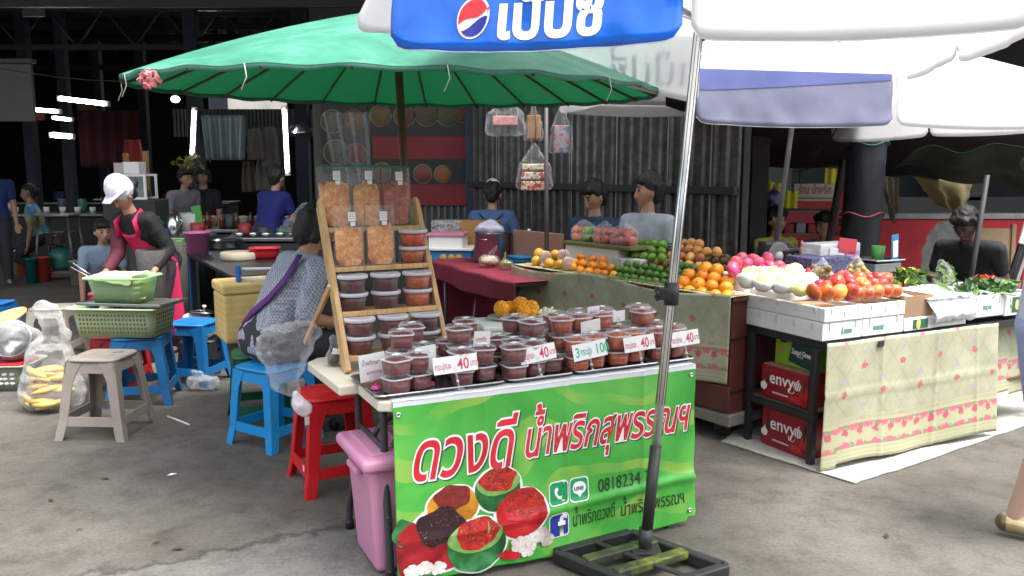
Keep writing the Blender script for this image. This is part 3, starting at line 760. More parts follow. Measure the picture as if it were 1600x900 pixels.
def leg(top_t, foot, par, s_top=LS):
    b = MB(); s1, t1 = foot; t0 = top_t
    pts = [(s_top, t0, ZT - .05), (s_top, t0, .50), (s_top, t0 + (t1 - t0) * .06, .44), (lerp(s_top, s1, .3), t0 + (t1 - t0) * .35, .34), (lerp(s_top, s1, .75), t0 + (t1 - t0) * .8, .17), (s1, t1, .10), (s1, t1, .02)]
    sm = []
    for i in range(len(pts) - 1):
        for k in range(4): sm.append(Vector(pts[i]).lerp(Vector(pts[i + 1]), k / 4))
    sm.append(Vector(pts[-1]))
    for _ in range(3): sm = [sm[0]] + [(sm[i - 1] + sm[i] * 2 + sm[i + 1]) / 4 for i in range(1, len(sm) - 1)] + [sm[-1]]
    b.tube(sm, .0155, 12); o = b.done('leg', m_char, par)
    b = MB(); b.lathe([(.0, 0), (.02, 0), (.02, .035), (.016, .04)], 14, c=(s1, t1, 0)); b.done('foot_cap', m_black, o); return sm
a_ = leg(.14, (LS + .0, f_n[1]), tb); c_ = leg(.50, (LS - .02, f_f[1]), tb)
leg(.14, (TL_ - .12, .02), tb, TL_ - .14); leg(.50, (TL_ - .12, .58), tb, TL_ - .14)
b = MB(); b.tube([(LS, .09, .245), (LS - .01, .55, .245)], .012, 10); b.done('crossbar', m_char, tb)
b = MB(); b.tube([(LS, .14, .52), (LS, .50, .52)], .011, 10); b.done('crossbar', m_char, tb)
b = MB(); b.tube([(LS, .30, .52), (LS + .05, .30, .58), (LS + .35, .30, ZT - .06)], .011, 10); b.tube([(LS + .005, .14, .40), (LS + .05, .17, .53), (LS + .4, .2, ZT - .06)], .0115, 10); b.done('brace', m_char, tb)
b = MB(); b.box((TL_ / 2, .15, ZT - .055), (TL_ - .2, .03, .03)); b.box((TL_ / 2, .6, ZT - .055), (TL_ - .2, .03, .03)); b.done('frame', m_char, tb)

# ---- green vinyl banner
BL_, BZ0, BZ1 = TL_, .022, ZT - .004
bn = thing('vinyl_banner', 'bright green vinyl banner with red lettering and pepper pictures on the table front', 'banner', (TA.x, TA.y, 0), AX)
def bpt(s, z, off=0.):
    """banner surface: s along the table, z height; gentle creases, looser towards the bottom"""
    h = (BZ1 - z) / (BZ1 - BZ0)
    y = -.012 - .045 * h * (.4 + .6 * math.sin(s * 2.3 + .4) ** 2) + .010 * nz(s * 4.5, z * 2.2, 1) * (.3 + h) + .006 * nz(s * 11, z * 6, 4)
    y -= .014 * math.exp(-((z - .195 - .03 * s) / .022) ** 2) * (1 if s > .0 else 0) * (.4 + .6 * min(1, s))
    for q in (.735, 1.12, .37): y -= .006 * math.exp(-((s - q) / .012) ** 2) * (1 if q != .37 else .4)
    x = s + .004 * math.sin(z * 19) * (1 if s > BL_ - .1 else 0)
    return Vector((x, y - off, z))
def banm(N, L, tc):
    v = tc.outputs['Object']; sx = N.new('ShaderNodeSeparateXYZ'); L.new(v, sx.inputs[0])
    cb = N.new('ShaderNodeCombineXYZ'); L.new(sx.outputs['X'], cb.inputs[0]); L.new(sx.outputs['Z'], cb.inputs[1])
    n = noise_(N, L, cb.outputs[0], 2.2, 4, .5, .8)
    base = ramp(N, L, n, [(.3, (.035, .30, .035)), (.5, (.075, .42, .06)), (.7, (.16, .52, .10))])
    w = N.new('ShaderNodeTexWave'); w.wave_type = 'RINGS'; w.inputs['Scale'].default_value = 1.6; w.inputs['Distortion'].default_value = 9; w.inputs['Detail'].default_value = 1; w.inputs['Detail Scale'].default_value = 1.3
    L.new(cb.outputs[0], w.inputs['Vector'])
    f = ramp(N, L, w.outputs['Fac'], [(.74, (0, 0, 0)), (.80, (.75, .75, .75)), (1, (.75, .75, .75))])
    g = ramp(N, L, noise_(N, L, cb.outputs[0], 3.1, 2, .5), [(.42, (0, 0, 0)), (.56, (1, 1, 1))])
    return mixc(N, L, math_(N, L, 'MULTIPLY', f, g), base, (.30, .50, .085))
m_ban = nodes_mat('printed_green_vinyl', banm, .38)
b = MB()
def bshape(a, c):
    s = lerp(0, BL_, a); zb = BZ0 + .012 * math.sin(a * 7) + (.02 if a > .97 else 0)
    z = lerp(zb, BZ1, c); return bpt(s, z)
b.grid(bshape, 190, 90); b.done('sheet', m_ban, bn, sol=.0015)
m_hem = M('white_vinyl', (.72, .74, .76), .4, .06)
b = MB(); b.grid(lambda a, c: Vector((lerp(0, BL_, a), bpt(lerp(0, BL_, a), BZ1).y - .002 + c * .075 - (.002 if c < .01 else 0), ZT + .0015 + .003 * math.sin(a * 40) * (1 - c) * .4)), 80, 4); b.done('folded_edge', m_hem, bn, sol=.0015)
b = MB(); b.grid(lambda a, c: bpt(lerp(0, BL_, a), lerp(BZ1 - .016, BZ1 + .004, c), .0018), 120, 2); b.done('white_margin', m_hem, bn)
for (s, z) in ((.02, BZ1 - .045), (BL_ - .025, BZ1 - .04), (BL_ - .03, BZ0 + .06)):
    b = MB(); p = bpt(s, z, .003); b.lathe([(.005, 0), (.005, .003), (.0105, .003), (.0105, 0)], 16, T=TR(p, PI / 2)); b.done('eyelet', m_silver, bn)
m_red_t = nodes_mat('lettering_red', lambda N, L, tc: ramp(N, L, noise_(N, L, tc.outputs['Object'], 14, 2), [(.3, (.50, .012, .025)), (.7, (.72, .03, .05))]), .4)
m_wht_t = M('lettering_white', (.85, .85, .84), .4, .03); m_shd_t = M('lettering_dark_green', (.02, .11, .05), .45, .1); m_blk_t = M('lettering_black', (.015, .03, .015), .45, .05)
K = .94
def big(body, s0, z0, s1, size, sh=.22):
    w0 = text_mesh(body, size, .0, 0); w = max(v.co.x for v in w0.vertices); sx = (s1 - s0) / (w + 1e-6)
    for i, (m_, of, dx, dz, lay) in enumerate(((m_shd_t, .044, .007, -.006, .0022), (m_wht_t, .044, 0, 0, .0030), (m_red_t, .013, 0, 0, .0040))):
        text_on(body, lambda x, y: bpt(s0 + x * sx + sh * y + dx, z0 + y + dz, lay), size, m_, bn, cut=.02, offset=of * size, name=('letter_shadow', 'letter_outline', 'lettering')[i])
big('ดวงดี', .055 * K, 0.434, .50 * K, .262); big('น้ำพริกสุพรรณฯ', .56 * K, 0.458, 1.43 * K, .198)
def fit(body, s0, s1, z, size, m_=None):
    w = max(v.co.x for v in text_mesh(body, size).vertices)
    text_on(body, lambda x, y: bpt(s0 + x * (s1 - s0) / w, z + y, .0045), size, m_ or m_blk_t, bn, cut=.012)
fit('0818234 73', .94 * K, 1.255 * K, 0.251, .080)
fit('น้ำพริกดวงดี', .805 * K, 1.035 * K, 0.126, .085); fit('น้ำพริกสุพรรณฯ', 1.065 * K, 1.425 * K, 0.12, .085)
def rrect(cx, cy, w, h, r, n=6):
    o = []
    for (qx, qy, a0) in ((1, 1, 0), (-1, 1, PI / 2), (-1, -1, PI), (1, -1, 3 * PI / 2)):
        for i in range(n + 1):
            a = a0 + PI / 2 * i / n; o.append((cx + qx * (w / 2 - r) + r * math.cos(a), cy + qy * (h / 2 - r) + r * math.sin(a)))
    return o
def bflat(name, polys, mat, off): return flat(name, polys, lambda x, y: bpt(x, y, off), mat, bn)
m_ig = M('icon_green', (.01, .30, .10), .4, .05); m_ib = M('icon_blue', (.02, .045, .28), .4, .05)
ic = [(.735 * K, 0.284, m_ig), (.842 * K, 0.281, m_ig), (.733 * K, 0.148, m_ib)]
for (x, z, m_) in ic:
    bflat('icon_border', [rrect(x, z, .094, .102, .02)], m_wht_t, .0034); bflat('icon', [rrect(x, z, .085, .093, .018)], m_, .0042)
x, z = ic[0][:2]; bflat('handset_mark', [[(x - .018, z + .022), (x - .006, z + .026), (x - .002, z + .012), (x - .009, z + .006), (x - .004, z - .008), (x + .006, z - .016), (x + .014, z - .012), (x + .022, z - .022), (x + .012, z - .030), (x - .004, z - .024), (x - .018, z - .006), (x - .022, z + .01)]], m_wht_t, .005)
x, z = ic[1][:2]; bflat('speech_bubble_mark', [circ(x, z + .006, .033, 30, ry=.027), [(x - .012, z - .015), (x + .016, z - .014), (x + .002, z - .034)]], m_wht_t, .005)
text_on('LINE', lambda a, c: bpt(x - .0245 + a, z - .003 + c, .0066), .0225, m_shd_t, bn, offset=.0006)
x2, z2 = ic[2][:2]; text_on('f', lambda a, c: bpt(x2 - .002 + a, z2 - .043 + c, .0056), .12, m_wht_t, bn, offset=.004)
# printed pepper bowls
def speck(name, base, dots, sc=60, dark=(.06, .01, .01)):
    def f(N, L, tc):
        v = tc.outputs['Object']; n = noise_(N, L, v, sc * .55, 6, .75, .6); vo = N.new('ShaderNodeTexVoronoi'); vo.inputs['Scale'].default_value = sc * 1.7; L.new(v, vo.inputs['Vector'])
        c = ramp(N, L, n, [(.32, dark), (.5, base), (.7, [min(1, q * 1.5) for q in base])])
        d = ramp(N, L, vo.outputs['Distance'], [(.16, (1, 1, 1)), (.24, (0, 0, 0))]); g = ramp(N, L, noise_(N, L, v, sc * .3, 2), [(.45, (0, 0, 0)), (.6, (1, 1, 1))])
        return mixc(N, L, math_(N, L, 'MULTIPLY', d, g), c, dots)
    return nodes_mat(name, f, .4)
def blobp(cx, cy, rx, ry, seed, amp=.10, n=40, lo=0., hi=2 * PI):
    return [(cx + rx * (1 + amp * nz(math.cos(a) * 1.3 + seed, math.sin(a) * 1.3, seed)) * math.cos(a), cy + ry * (1 + amp * nz(math.cos(a) * 1.3 + seed, math.sin(a) * 1.3, seed + 9)) * math.sin(a)) for a in [lerp(lo, hi, i / n) for i in range(n)]]
def swirl(name, c0, c1, c2): return nodes_mat(name, lambda N, L, tc: ramp(N, L, noise_(N, L, tc.outputs['Object'], 9, 3, .5, .6), [(.3, c0), (.5, c1), (.68, c2)]), .35)
mp = dict(g=swirl('print_green_pepper', (.006, .045, .012), (.015, .12, .03), (.06, .28, .09)), r=swirl('print_red_pepper', (.26, .008, .012), (.50, .015, .02), (.66, .05, .05)), o=swirl('print_orange_pepper', (.40, .15, .01), (.62, .27, .02), (.75, .40, .08)),
          k=swirl('print_dark_pepper', (.14, .006, .012), (.32, .01, .016), (.45, .03, .03)), rim=swirl('print_pale_green', (.10, .26, .05), (.20, .40, .09), (.35, .52, .18)))
ms = dict(red=speck('print_chilli_red', (.42, .022, .016), (.75, .38, .13)), mar=speck('print_chilli_maroon', (.20, .022, .016), (.38, .12, .06)), blk=speck('print_chilli_black', (.030, .010, .013), (.42, .28, .25), 70, (.006, .003, .005)))
def pepper(cx, cy, w, h, body, rimm, fill, lay, seed, glow=True):
    if glow: bflat('white_halo', [blobp(cx, cy, w * 1.10, h * 1.10, seed, .05)], m_wht_t, .0022 + lay * .0001)
    bflat('pepper_picture', [blobp(cx, cy, w, h, seed, .09)], body, .0030 + lay * .0012)
    if rimm: bflat('pepper_rim_picture', [blobp(cx, cy + h * .34, w * .93, h * .60, seed + 1, .09)], rimm, .0037 + lay * .0012)
    bflat('chilli_picture', [blobp(cx + w * .03, cy + h * .46, w * .78, h * .58, seed + 2, .30, 56)], fill, .0044 + lay * .0012)
garm = swirl('print_garlic', (.42, .33, .29), (.74, .70, .66), (.85, .84, .82))
pepper(.24 * K, 0.307, .105, .082, mp['o'], None, ms['mar'], 0, 2)
pepper(.445 * K, 0.345, .100, .086, mp['g'], mp['rim'], ms['red'], 1, 4)
bflat('leaf_picture', [blobp(.03, .235, .045, .05, 11, .4)], mp['g'], .0048)
bflat('pepper_picture', [blobp(.045, .15, .055, .12, 12, .3)], mp['k'], .0056)
pepper(.175 * K, 0.185, .125, .125, mp['k'], None, ms['blk'], 3, 6)
pepper(.55 * K, 0.232, .112, .098, mp['r'], mp['r'], ms['red'], 2, 8)
pepper(.335 * K, 0.141, .125, .105, mp['g'], mp['rim'], ms['red'], 5, 10)
bflat('pepper_picture', [blobp(.465, .075, .05, .02, 15, .5)], mp['r'], .0108)
for (gx, gz_, gr, sd) in ((.50, .080, .036, 1), (.552, .088, .034, 2), (.60, .10, .036, 3), (.535, .055, .034, 4), (.05, .055, .030, 5), (.10, .062, .030, 6), (.155, .05, .030, 7), (.625, .075, .03, 8)):
    lay = .0115 + sd * .0002; gz_ += .03
    for q in range(5):
        a = sd * 1.3 + q * 1.257; bflat('garlic_picture', [blobp(gx + gr * .5 * math.cos(a), gz_ + gr * .45 * math.sin(a), gr * .62, gr * .5, sd + q, .3, 18)], garm, lay + q * .0004)
        bflat('clove_line', [[(gx + gr * .1 * math.cos(a), gz_ + gr * .1 * math.sin(a)), (gx + gr * .95 * math.cos(a + .6), gz_ + gr * .9 * math.sin(a + .6)), (gx + gr * .9 * math.cos(a + .68), gz_ + gr * .85 * math.sin(a + .68))]], M('print_clove_line', (.42, .22, .2), .5), lay + .0024)

# ---- pink storage box under the table
m_pink = M('pink_plastic', (.62, .27, .43), .38, .06, 5, spec=.5, dirt=.08)
bx = thing('storage_box', 'large pink plastic storage box with ribbed lid under the folding table', 'storage box', tw(.20, .29, 0), AX)
w, d_, h_ = .52, .36, .46
b = MB(); b.verts([(-w / 2 + .03, -d_ / 2 + .03, .0), (w / 2 - .03, -d_ / 2 + .03, 0), (w / 2 - .03, d_ / 2 - .03, 0), (-w / 2 + .03, d_ / 2 - .03, 0), (-w / 2, -d_ / 2, h_), (w / 2, -d_ / 2, h_), (w / 2, d_ / 2, h_), (-w / 2, d_ / 2, h_)],
    [(3, 2, 1, 0), (0, 1, 5, 4), (1, 2, 6, 5), (2, 3, 7, 6), (3, 0, 4, 7), (4, 5, 6, 7)])
bmesh.ops.bevel(b.b, geom=list(b.b.edges), offset=.03, segments=4, profile=.5, affect='EDGES'); b.done('tub', m_pink, bx)
b = MB(); b.box((0, 0, h_ + .012), (w + .07, d_ + .07, .055), .024, seg=4); b.box((0, 0, h_ + .040), (w - .02, d_ - .02, .02), .009)
for i in range(7): b.box((-.16 + i * .053, 0, h_ + .052), (.022, d_ - .09, .016), .006)
b.done('lid', m_pink, bx)
for s in (-1, 1):
    b = MB(); b.box((s * (w / 2 + .012), 0, h_ - .05), (.03, .14, .03), .01); b.done('handle', m_pink, bx)

# ---- wooden ladder display
def woodm(N, L, tc):
    mp_ = N.new('ShaderNodeMapping'); mp_.inputs['Scale'].default_value = (14, 14, 1.6); L.new(tc.outputs['Object'], mp_.inputs[0])
    n = noise_(N, L, mp_.outputs[0], 3, 7, .7, 1.2); n2 = noise_(N, L, tc.outputs['Object'], 5, 3)
    c = ramp(N, L, n, [(.3, (.36, .19, .075)), (.5, (.56, .34, .15)), (.7, (.64, .43, .22))])
    return mixc(N, L, 1., c, ramp(N, L, n2, [(.3, (.85, .85, .85)), (.7, (1.1, 1.1, 1.1))]), 'MULTIPLY')
m_wood = nodes_mat('pale_pine', woodm, .55)
RW = .455; s0r, t0r = -.035, .50; LEAN = .40; HR = .70
rk = thing('display_rack', 'pale pine ladder rack leaning back on the chilli paste table, holding pouches and round tubs', 'rack', tw(s0r, t0r, ZT), AX)
def rp(x, k, back=0.): return Vector((x, LEAN * k + back, HR * k))
ang = math.atan2(LEAN, HR)
for x in (0, RW):
    b = MB(); L_ = math.hypot(LEAN, HR)
    b.box((0, 0, L_ / 2), (.022, .075, L_), .003); 
    b.box((0, 0, L_ + .006), (.022, .055, .03), .011)
    b.done('side_stile', m_wood, rk, loc=rp(x, 0), rot=(-ang, 0, 0))
RKZ = [tp(540, v_, t0r + .1)[1] for v_ in (552, 490, 424, 363)]
KS = [max(.02, (z - ZT) / HR) for z in RKZ]
for k in KS:
    b = MB(); b.box((RW / 2, LEAN * k + .035, HR * k - .006), (RW - .022, .135, .014), .003); b.box((RW / 2, LEAN * k - .036, HR * k - .004), (RW - .022, .014, .022), .003); b.done('shelf', m_wood, rk)
for x in (-.013, RW + .013):
    b = MB(); p, q = rp(x, .50), Vector((x - .02, LEAN + .26, .012)); d = q - p
    b.box((0, 0, d.length / 2), (.016, .03, d.length), .003); qd = Vector((0, 0, 1)).rotation_difference(d.normalized())
    b.done('back_leg', m_wood, rk, loc=p, rot=tuple(qd.to_euler()))
    b = MB(); b.lathe([(0, -.012), (.006, -.012), (.006, .012), (0, .012)], 10, T=TR(p, 0, PI / 2)); b.done('bolt', m_silver, rk)
def rackw(x, k, dy=0., dz=0.): return tw(s0r + x, t0r + LEAN * k + dy, ZT + HR * k + dz)

# ---- tubs
def pastem(name, c, sc=55): return nodes_mat(name, lambda N, L, tc: ramp(N, L, noise_(N, L, tc.outputs['Object'], sc, 7, .78, .4), [(.28, [x * .25 for x in c]), (.5, c), (.72, [min(1, x * 1.9 + .02) for x in c])]), .35)
PASTE = dict(dark=pastem('paste_dark', (.075, .010, .011)), red=pastem('paste_dark_red', (.125, .012, .010)), orange=pastem('paste_orange', (.42, .085, .018)), fibre=pastem('paste_red_orange', (.48, .045, .012)), rust=pastem('paste_rust', (.27, .042, .012)))
m_clr = clear('clear_tub', op=.02, rough=.08, fac=.28); m_lid = clear('milky_lid', op=.62, rough=.25, body=(.74, .74, .78), fac=.3)
def round_tub(kind, label, loc, group):
    t = thing('food_tub', label, 'food tub', loc, random.uniform(0, 6), group)
    b = MB(); b.lathe([(.0, .002), (.050, .002), (.053, .03), (.0585, .062), (.0, .066)], 30); b.ball((0, 0, .06), (.055, .055, .012), 24, 8, wob=.5, ws=5); b.done('paste', PASTE[kind], t)
    b = MB(); b.lathe([(.0, 0), (.052, 0), (.0545, .03), (.061, .068), (.064, .07)], 30, cap=False); b.done('cup', m_clr, t)
    b = MB(); b.lathe([(.066, .062), (.068, .064), (.068, .076), (.064, .079), (.060, .075), (.0, .076)], 34); b.done('lid', m_lid, t); return t
TUBH = .0775
X3 = (.085, .235, .385)
rowz = {0: 'bottom', 1: 'third', 2: 'second'}
for row, ks in ((0, ['red', 'red', 'dark']), (1, ['dark', 'dark', 'orange'])):
    for j, kd in enumerate(ks):
        for lv in (0, 1):
            kk = kd if not (row == 1 and j == 2 and lv == 1) else 'orange'
            nm = {'red': 'dark red', 'dark': 'maroon', 'orange': 'orange'}[kk]
            round_tub(kk, 'round tub of %s paste, %s of the %s stack on the %s rack shelf' % (nm, ('lower', 'upper')[lv], ('left', 'middle', 'right')[j], ('lowest', 'second lowest')[row]),
                rackw(X3[j] - .005, KS[row], .035, .003 + lv * TUBH), 'round tubs on the pine rack')
for lv, kd in ((0, 'orange'), (1, 'fibre')):
    round_tub(kd, 'round tub of %s shreds, %s of two beside the front pouches on the rack' % (('orange', 'red')[lv], ('lower', 'upper')[lv]), rackw(.40, KS[2], .035, .003 + lv * TUBH), 'round tubs on the pine rack')
# ---- zip pouches
m_pou = clear('pouch_film', op=.05, rough=.06, bump=.5, bscale=18, fac=.25); m_zip = M('green_zip', (.02, .13, .07), .5, .2)
m_snack = nodes_mat('golden_floss', lambda N, L, tc: ramp(N, L, noise_(N, L, tc.outputs['Object'], 28, 7, .75, .8), [(.32, (.26, .07, .018)), (.5, (.62, .25, .075)), (.66, (.85, .52, .24))]), .7)
m_snack2 = nodes_mat('brown_red_floss', lambda N, L, tc: ramp(N, L, noise_(N, L, tc.outputs['Object'], 28, 7, .75, .8), [(.32, (.13, .025, .014)), (.5, (.32, .07, .036)), (.66, (.55, .22, .13))]), .7)
m_card = M('white_card', (.80, .80, .80), .5, .03)
def pouch(label, x, k, w, h, fill, mat, dy, lean=.12, zipm=True, frx=.9):
    t = thing('zip_pouch', label, 'pouch', rackw(x, k, dy, .004), (-lean, 0, AX), 'clear pouches on the pine rack')
    def th(z): return .034 * (1 - z / h) ** .7 + .002
    b = MB()
    for sg in (-1, 1):
        b.grid(lambda a, c, sg=sg: (lerp(-w / 2, w / 2, a), sg * th(c * h) * (1 - (2 * a - 1) ** 4) + .004 * nz(a * 6, c * 8, sg * 3 + x * 9), c * h), 18, 22)
    b.done('film', m_pou, t)
    b = MB()
    for sg in (-1, 1):
        def pf(a, c, sg=sg):
            xx = (2 * a - 1); zz = c * fill * h * (1 - .12 * abs(xx) ** 3 + .16 * nz(xx * 3.5, x * 37)); r = 1 - .25 * (1 - min(1, c * 5)) * abs(xx)
            return (xx * w / 2 * frx * r, sg * (th(zz) - .003) * max(0, 1 - xx ** 4) * .92 * min(1, (1.001 - c) * 8), zz + .006)
        b.grid(pf, 18, 20)
    b.done('floss', mat, t)
    if zipm:
        b = MB(); b.box((0, 0, h - .006), (w + .002, .006, .012), .001); b.done('zip_strip', m_zip, t)
    yl = -th(h * .80) - .006
    b = MB(); b.box((.01, yl, h * .82), (.034, .0012, .040)); b.done('label_card', m_card, t)
    b = MB(); b.box((.014, yl - .0003, h * .82 - .032), (.022, .0012, .018)); b.done('price_tag', m_card, t)
    b = MB()
    for i in range(3): b.box((.01, yl - .0012, h * .82 + .010 - i * .009), (.024, .0006, .0025))
    b.done('print_lines', M('grey_print', (.35, .35, .38), .6), t)
    return t
pouch('clear green-zip pouch of golden floss, first from left on the top rack shelf', .065, KS[3], .155, .285, .70, m_snack, .03)
pouch('clear green-zip pouch of golden floss, between two others on the top rack shelf', .215, KS[3], .14, .285, .68, m_snack, .035)
pouch('clear green-zip pouch of brick-red floss, beside the right stile of the rack', .36, KS[3], .14, .28, .74, m_snack2, .03)
pouch('clear pouch of orange-brown floss, nearest the left stile on the third shelf', .09, KS[2], .14, .27, .64, m_snack, .0, .03, False)
pouch('clear pouch of orange-brown floss, beside the two tubs on the third shelf', .235, KS[2], .135, .27, .66, m_snack, .0, .03, False)

# ---- steel trays on the front half
m_steel = M('tray_steel', (.50, .50, .52), .22, .1, 7, metal=1., dirt=.1)
TRAYS = [(-.055, .485, 'left end of the table'), (.495, .80, 'second from the left'), (.81, 1.235, 'third from the left'), (1.245, 1.43, 'right end of the table')]
for i, (a, c, lb) in enumerate(TRAYS):
    t = thing('steel_tray', ['long steel tray at the left end of the chilli paste table', 'short steel tray of dark red jars right of the long tray', 'steel tray of orange-brown jars under the green-lettered price card', 'steel tray at the right end of the table behind the silver pole'][i], 'tray', tw((a + c) / 2, .205, ZT + .003), AX, 'steel trays on the table')
    w, d = c - a, .37
    b = MB(); pts = []
    def ring(ins, z, n=5, r=.03):
        o = []
        for (qx, qy, a0) in ((1, 1, 0), (-1, 1, PI / 2), (-1, -1, PI), (1, -1, 3 * PI / 2)):
            for k in range(n + 1):
                an = a0 + PI / 2 * k / n; o.append((qx * (w / 2 - ins - r) + r * math.cos(an), qy * (d / 2 - ins - r) + r * math.sin(an), z))
        return o
    rings = [ring(.0, .016), ring(.003, .019), ring(.008, .018), ring(.016, .004), ring(.02, .002)]
    co = [p for r_ in rings for p in r_]; n = len(rings[0]); fa = [(i2 * n + k, i2 * n + (k + 1) % n, (i2 + 1) * n + (k + 1) % n, (i2 + 1) * n + k) for i2 in range(4) for k in range(n)] + [tuple(4 * n + k for k in range(n))]
    b.verts(co, fa, None, True); b.b.faces.ensure_lookup_table(); b.b.faces[-1].smooth = False
    b.done('pan', m_steel, t, sol=.0015)
    b = MB(); b.tube([(p[0], p[1], p[2]) for p in rings[0]] + [rings[0][0]], .0022, 6, caps=False); b.done('rim', m_steel, t)
# ---- small squared jars
JW, JH = .047, .072
def jar_proto(kd, label, loc):
    t = thing('food_jar', label, 'food jar', loc, 0, 'small clear jars on the steel trays')
    b = MB(); b.lathe([(.0, .002), (JW * .86, .002), (JW * .9, .01), (JW * .98, .050), (.0, .052)], 28, sq=2.2); b.ball((0, 0, .049), (JW * .9, JW * .9, .012), 20, 8, wob=.7, ws=6, seed=len(kd)); b.done('paste', PASTE[kd], t)
    b = MB(); b.lathe([(.0, 0), (JW * .88, 0), (JW * .93, .01), (JW * 1.03, .056), (JW * 1.10, .058)], 32, sq=2.2, cap=False); b.done('cup', m_clr, t)
    b = MB(); b.lathe([(JW * 1.12, .0575), (JW * 1.12, .0605), (JW * 1.02, .0615), (JW * .97, .072), (JW * .90, .0755), (JW * .3, .0765), (0, .0765)], 32, sq=2.2, cap=False); b.done('lid', m_clr, t)
    b = MB(); b.lathe([(JW * 1.125, .056), (JW * 1.135, .058), (JW * 1.135, .0605), (JW * 1.11, .062)], 32, sq=2.2, cap=False); b.done('lid_rim', m_lid, t)
    b = MB(); b.box((.0, .0, .0775), (.034, .022, .0012), rot=.5); b.done('glare_sticker', m_card, t)  # white lid sticker, enlarged to stand in for glare on the lid
    return t
JP = {}
def jar(kd, s, t, lv, label, yaw=None):
    loc = tw(s, t, ZT + .0075 + lv * JH); rz_ = AX + (yaw if yaw is not None else random.uniform(-.35, .35))
    if kd not in JP:
        JP[kd] = jar_proto(kd, label, loc); JP[kd].rotation_euler = (0, 0, rz_); return JP[kd]
    o = dup(JP[kd], loc, rz_, label, 'small clear jars on the steel trays', (random.uniform(.93, 1.03), random.uniform(.93, 1.03), 1)); o.rotation_euler.x = random.uniform(-.03, .03); return o
CN = {'red': 'dark red', 'dark': 'maroon', 'orange': 'orange', 'rust': 'rust-red'}
def jarblock(tray, kd, spots, back=None):
    for (s, t, n, where) in spots:
        for lv in range(n):
            lvn = 'lone' if n == 1 else ('bottom', 'top')[lv] if n == 2 else ('bottom', 'middle', 'top')[lv]
            jar(kd, s, t, lv, '%s jar, %s, %s' % (lvn, where, tray))
T1, T2, T3, T4 = 'long left tray', 'second tray', 'green-lettered card tray', 'tray behind silver pole'
jarblock(T1, 'red', [(.052, .10, 2, 'front stack nearest the tray corner'), (.150, .125, 2, 'second front stack from the corner'), (.115, .22, 3, 'stack behind the front pair'), (.225, .27, 2, 'stack below the tall rack foot'), (.20, .34, 3, 'back stack before the rack')])
jarblock(T1, 'red', [(.325, .105, 2, 'front stack beside the clip stand'), (.430, .135, 2, 'front stack next to the tray end'), (.36, .215, 3, 'stack behind the wide price card'), (.445, .24, 2, 'stack behind the tray-end pair'), (.35, .32, 2, 'back stack near the pine rack'), (.445, .345, 3, 'back stack at the tray end')])
jarblock(T2, 'red', [(.552, .095, 2, 'front left stack'), (.655, .125, 2, 'front middle stack'), (.75, .15, 1, 'front right spot'), (.60, .20, 2, 'second row left stack'), (.70, .225, 3, 'second row right stack'), (.57, .30, 2, 'third row left stack'), (.67, .325, 3, 'third row middle stack'), (.755, .315, 2, 'third row right stack')])
jarblock(T3, 'orange', [(.862, .115, 2, 'front left stack'), (.958, .135, 2, 'front second stack'), (1.075, .13, 2, 'front third stack'), (1.175, .15, 2, 'front right stack')])
jarblock(T3, 'rust', [(.845, .22, 3, 'second row left stack'), (.945, .24, 3, 'second row second stack'), (1.06, .235, 3, 'second row third stack'), (1.165, .25, 2, 'second row right stack'), (.87, .33, 4 - 1, 'back row left stack'), (1.0, .335, 3, 'back row middle stack'), (1.13, .345, 3, 'back row right stack')])
jarblock(T4, 'rust', [(1.29, .12, 2, 'front left stack'), (1.39, .15, 2, 'front right stack'), (1.28, .235, 3, 'second row left stack'), (1.38, .26, 2, 'second row right stack'), (1.33, .34, 3, 'back stack')])
# ---- price cards on clear clip stands
m_acr = clear('clear_acrylic', op=.16, rough=.1, fac=.5)
m_txr = M('price_red', (.62, .03, .10), .5, .05); m_txg = M('price_green', (.02, .40, .22), .5, .05)
def card_sign(label, s, t, zc, w, h, lines, roll=0., tilt=-.2, stand=True, pink=False, yaw=0.):
    o = thing('price_card', label, 'price card', tw(s, t, ZT + .008), AX + yaw, 'price cards on the table')
    if stand:
        b = MB(); b.lathe([(.0, 0), (.022, 0), (.022, .003), (.006, .007), (.0, .008)], 18, c=(0, -.01, 0)); b.tube([(0, -.01, .006), (-.004, -.006, .03), (-.012, -.004, zc - h / 2 + .012)], .0035, 8); b.box((-.013, -.002, zc - h / 2 + .012), (.018, .007, .03), .002); b.done('clip_stand', m_acr if not pink else m_acr, o)
        b = MB(); b.ball((-.004, -.006, .030), .0065, 10, 8); b.ball((0, -.01, .007), .007, 10, 6); b.done('joint', M('hot_pink', (.7, .03, .30), .4) if pink else m_lid, o)
        if pink:
            b = MB(); b.lathe([(0, 0), (.02, 0), (.018, .009), (0, .012)], 16, c=(0, -.01, .001)); b.done('pink_base', M('hot_pink', (.7, .03, .30), .4), o)
    q = TR((-.01, 0, zc), tilt, roll, 0)
    b = MB(); b.box((0, 0, 0), (w, .0016, h), .0005, T=q); cd = b.done('card', m_card, o)
    for (body, x, z, size, mt, sx) in lines:
        text_on(body, lambda a, c: q @ Vector((x + a, -.0016, z + c)), size, mt, o, offset=size * .012, sx=sx)
    return o
pr = [('กระปุกละ', -.080, -.016, .036, M('price_red_thin', (.55, .12, .18), .5), .50), ('40', .006, -.022, .062, m_txr, .74), ('บาท', .055, -.014, .034, M('price_red_thin', (.55, .12, .18), .5), .62)]
def pr_w(w): return [(b_, x * w / .17, z, s_, m_, sx * w / .17) for (b_, x, z, s_, m_, sx) in pr]
card_sign('white 40 baht card on a clear stand at the middle of the long left tray', .285, .045, .098, .185, .066, pr_w(.185), -.03)
card_sign('white 40 baht card leaning over the dark red jars of the second tray', .660, .07, .098, .165, .066, pr_w(.165), -.10)
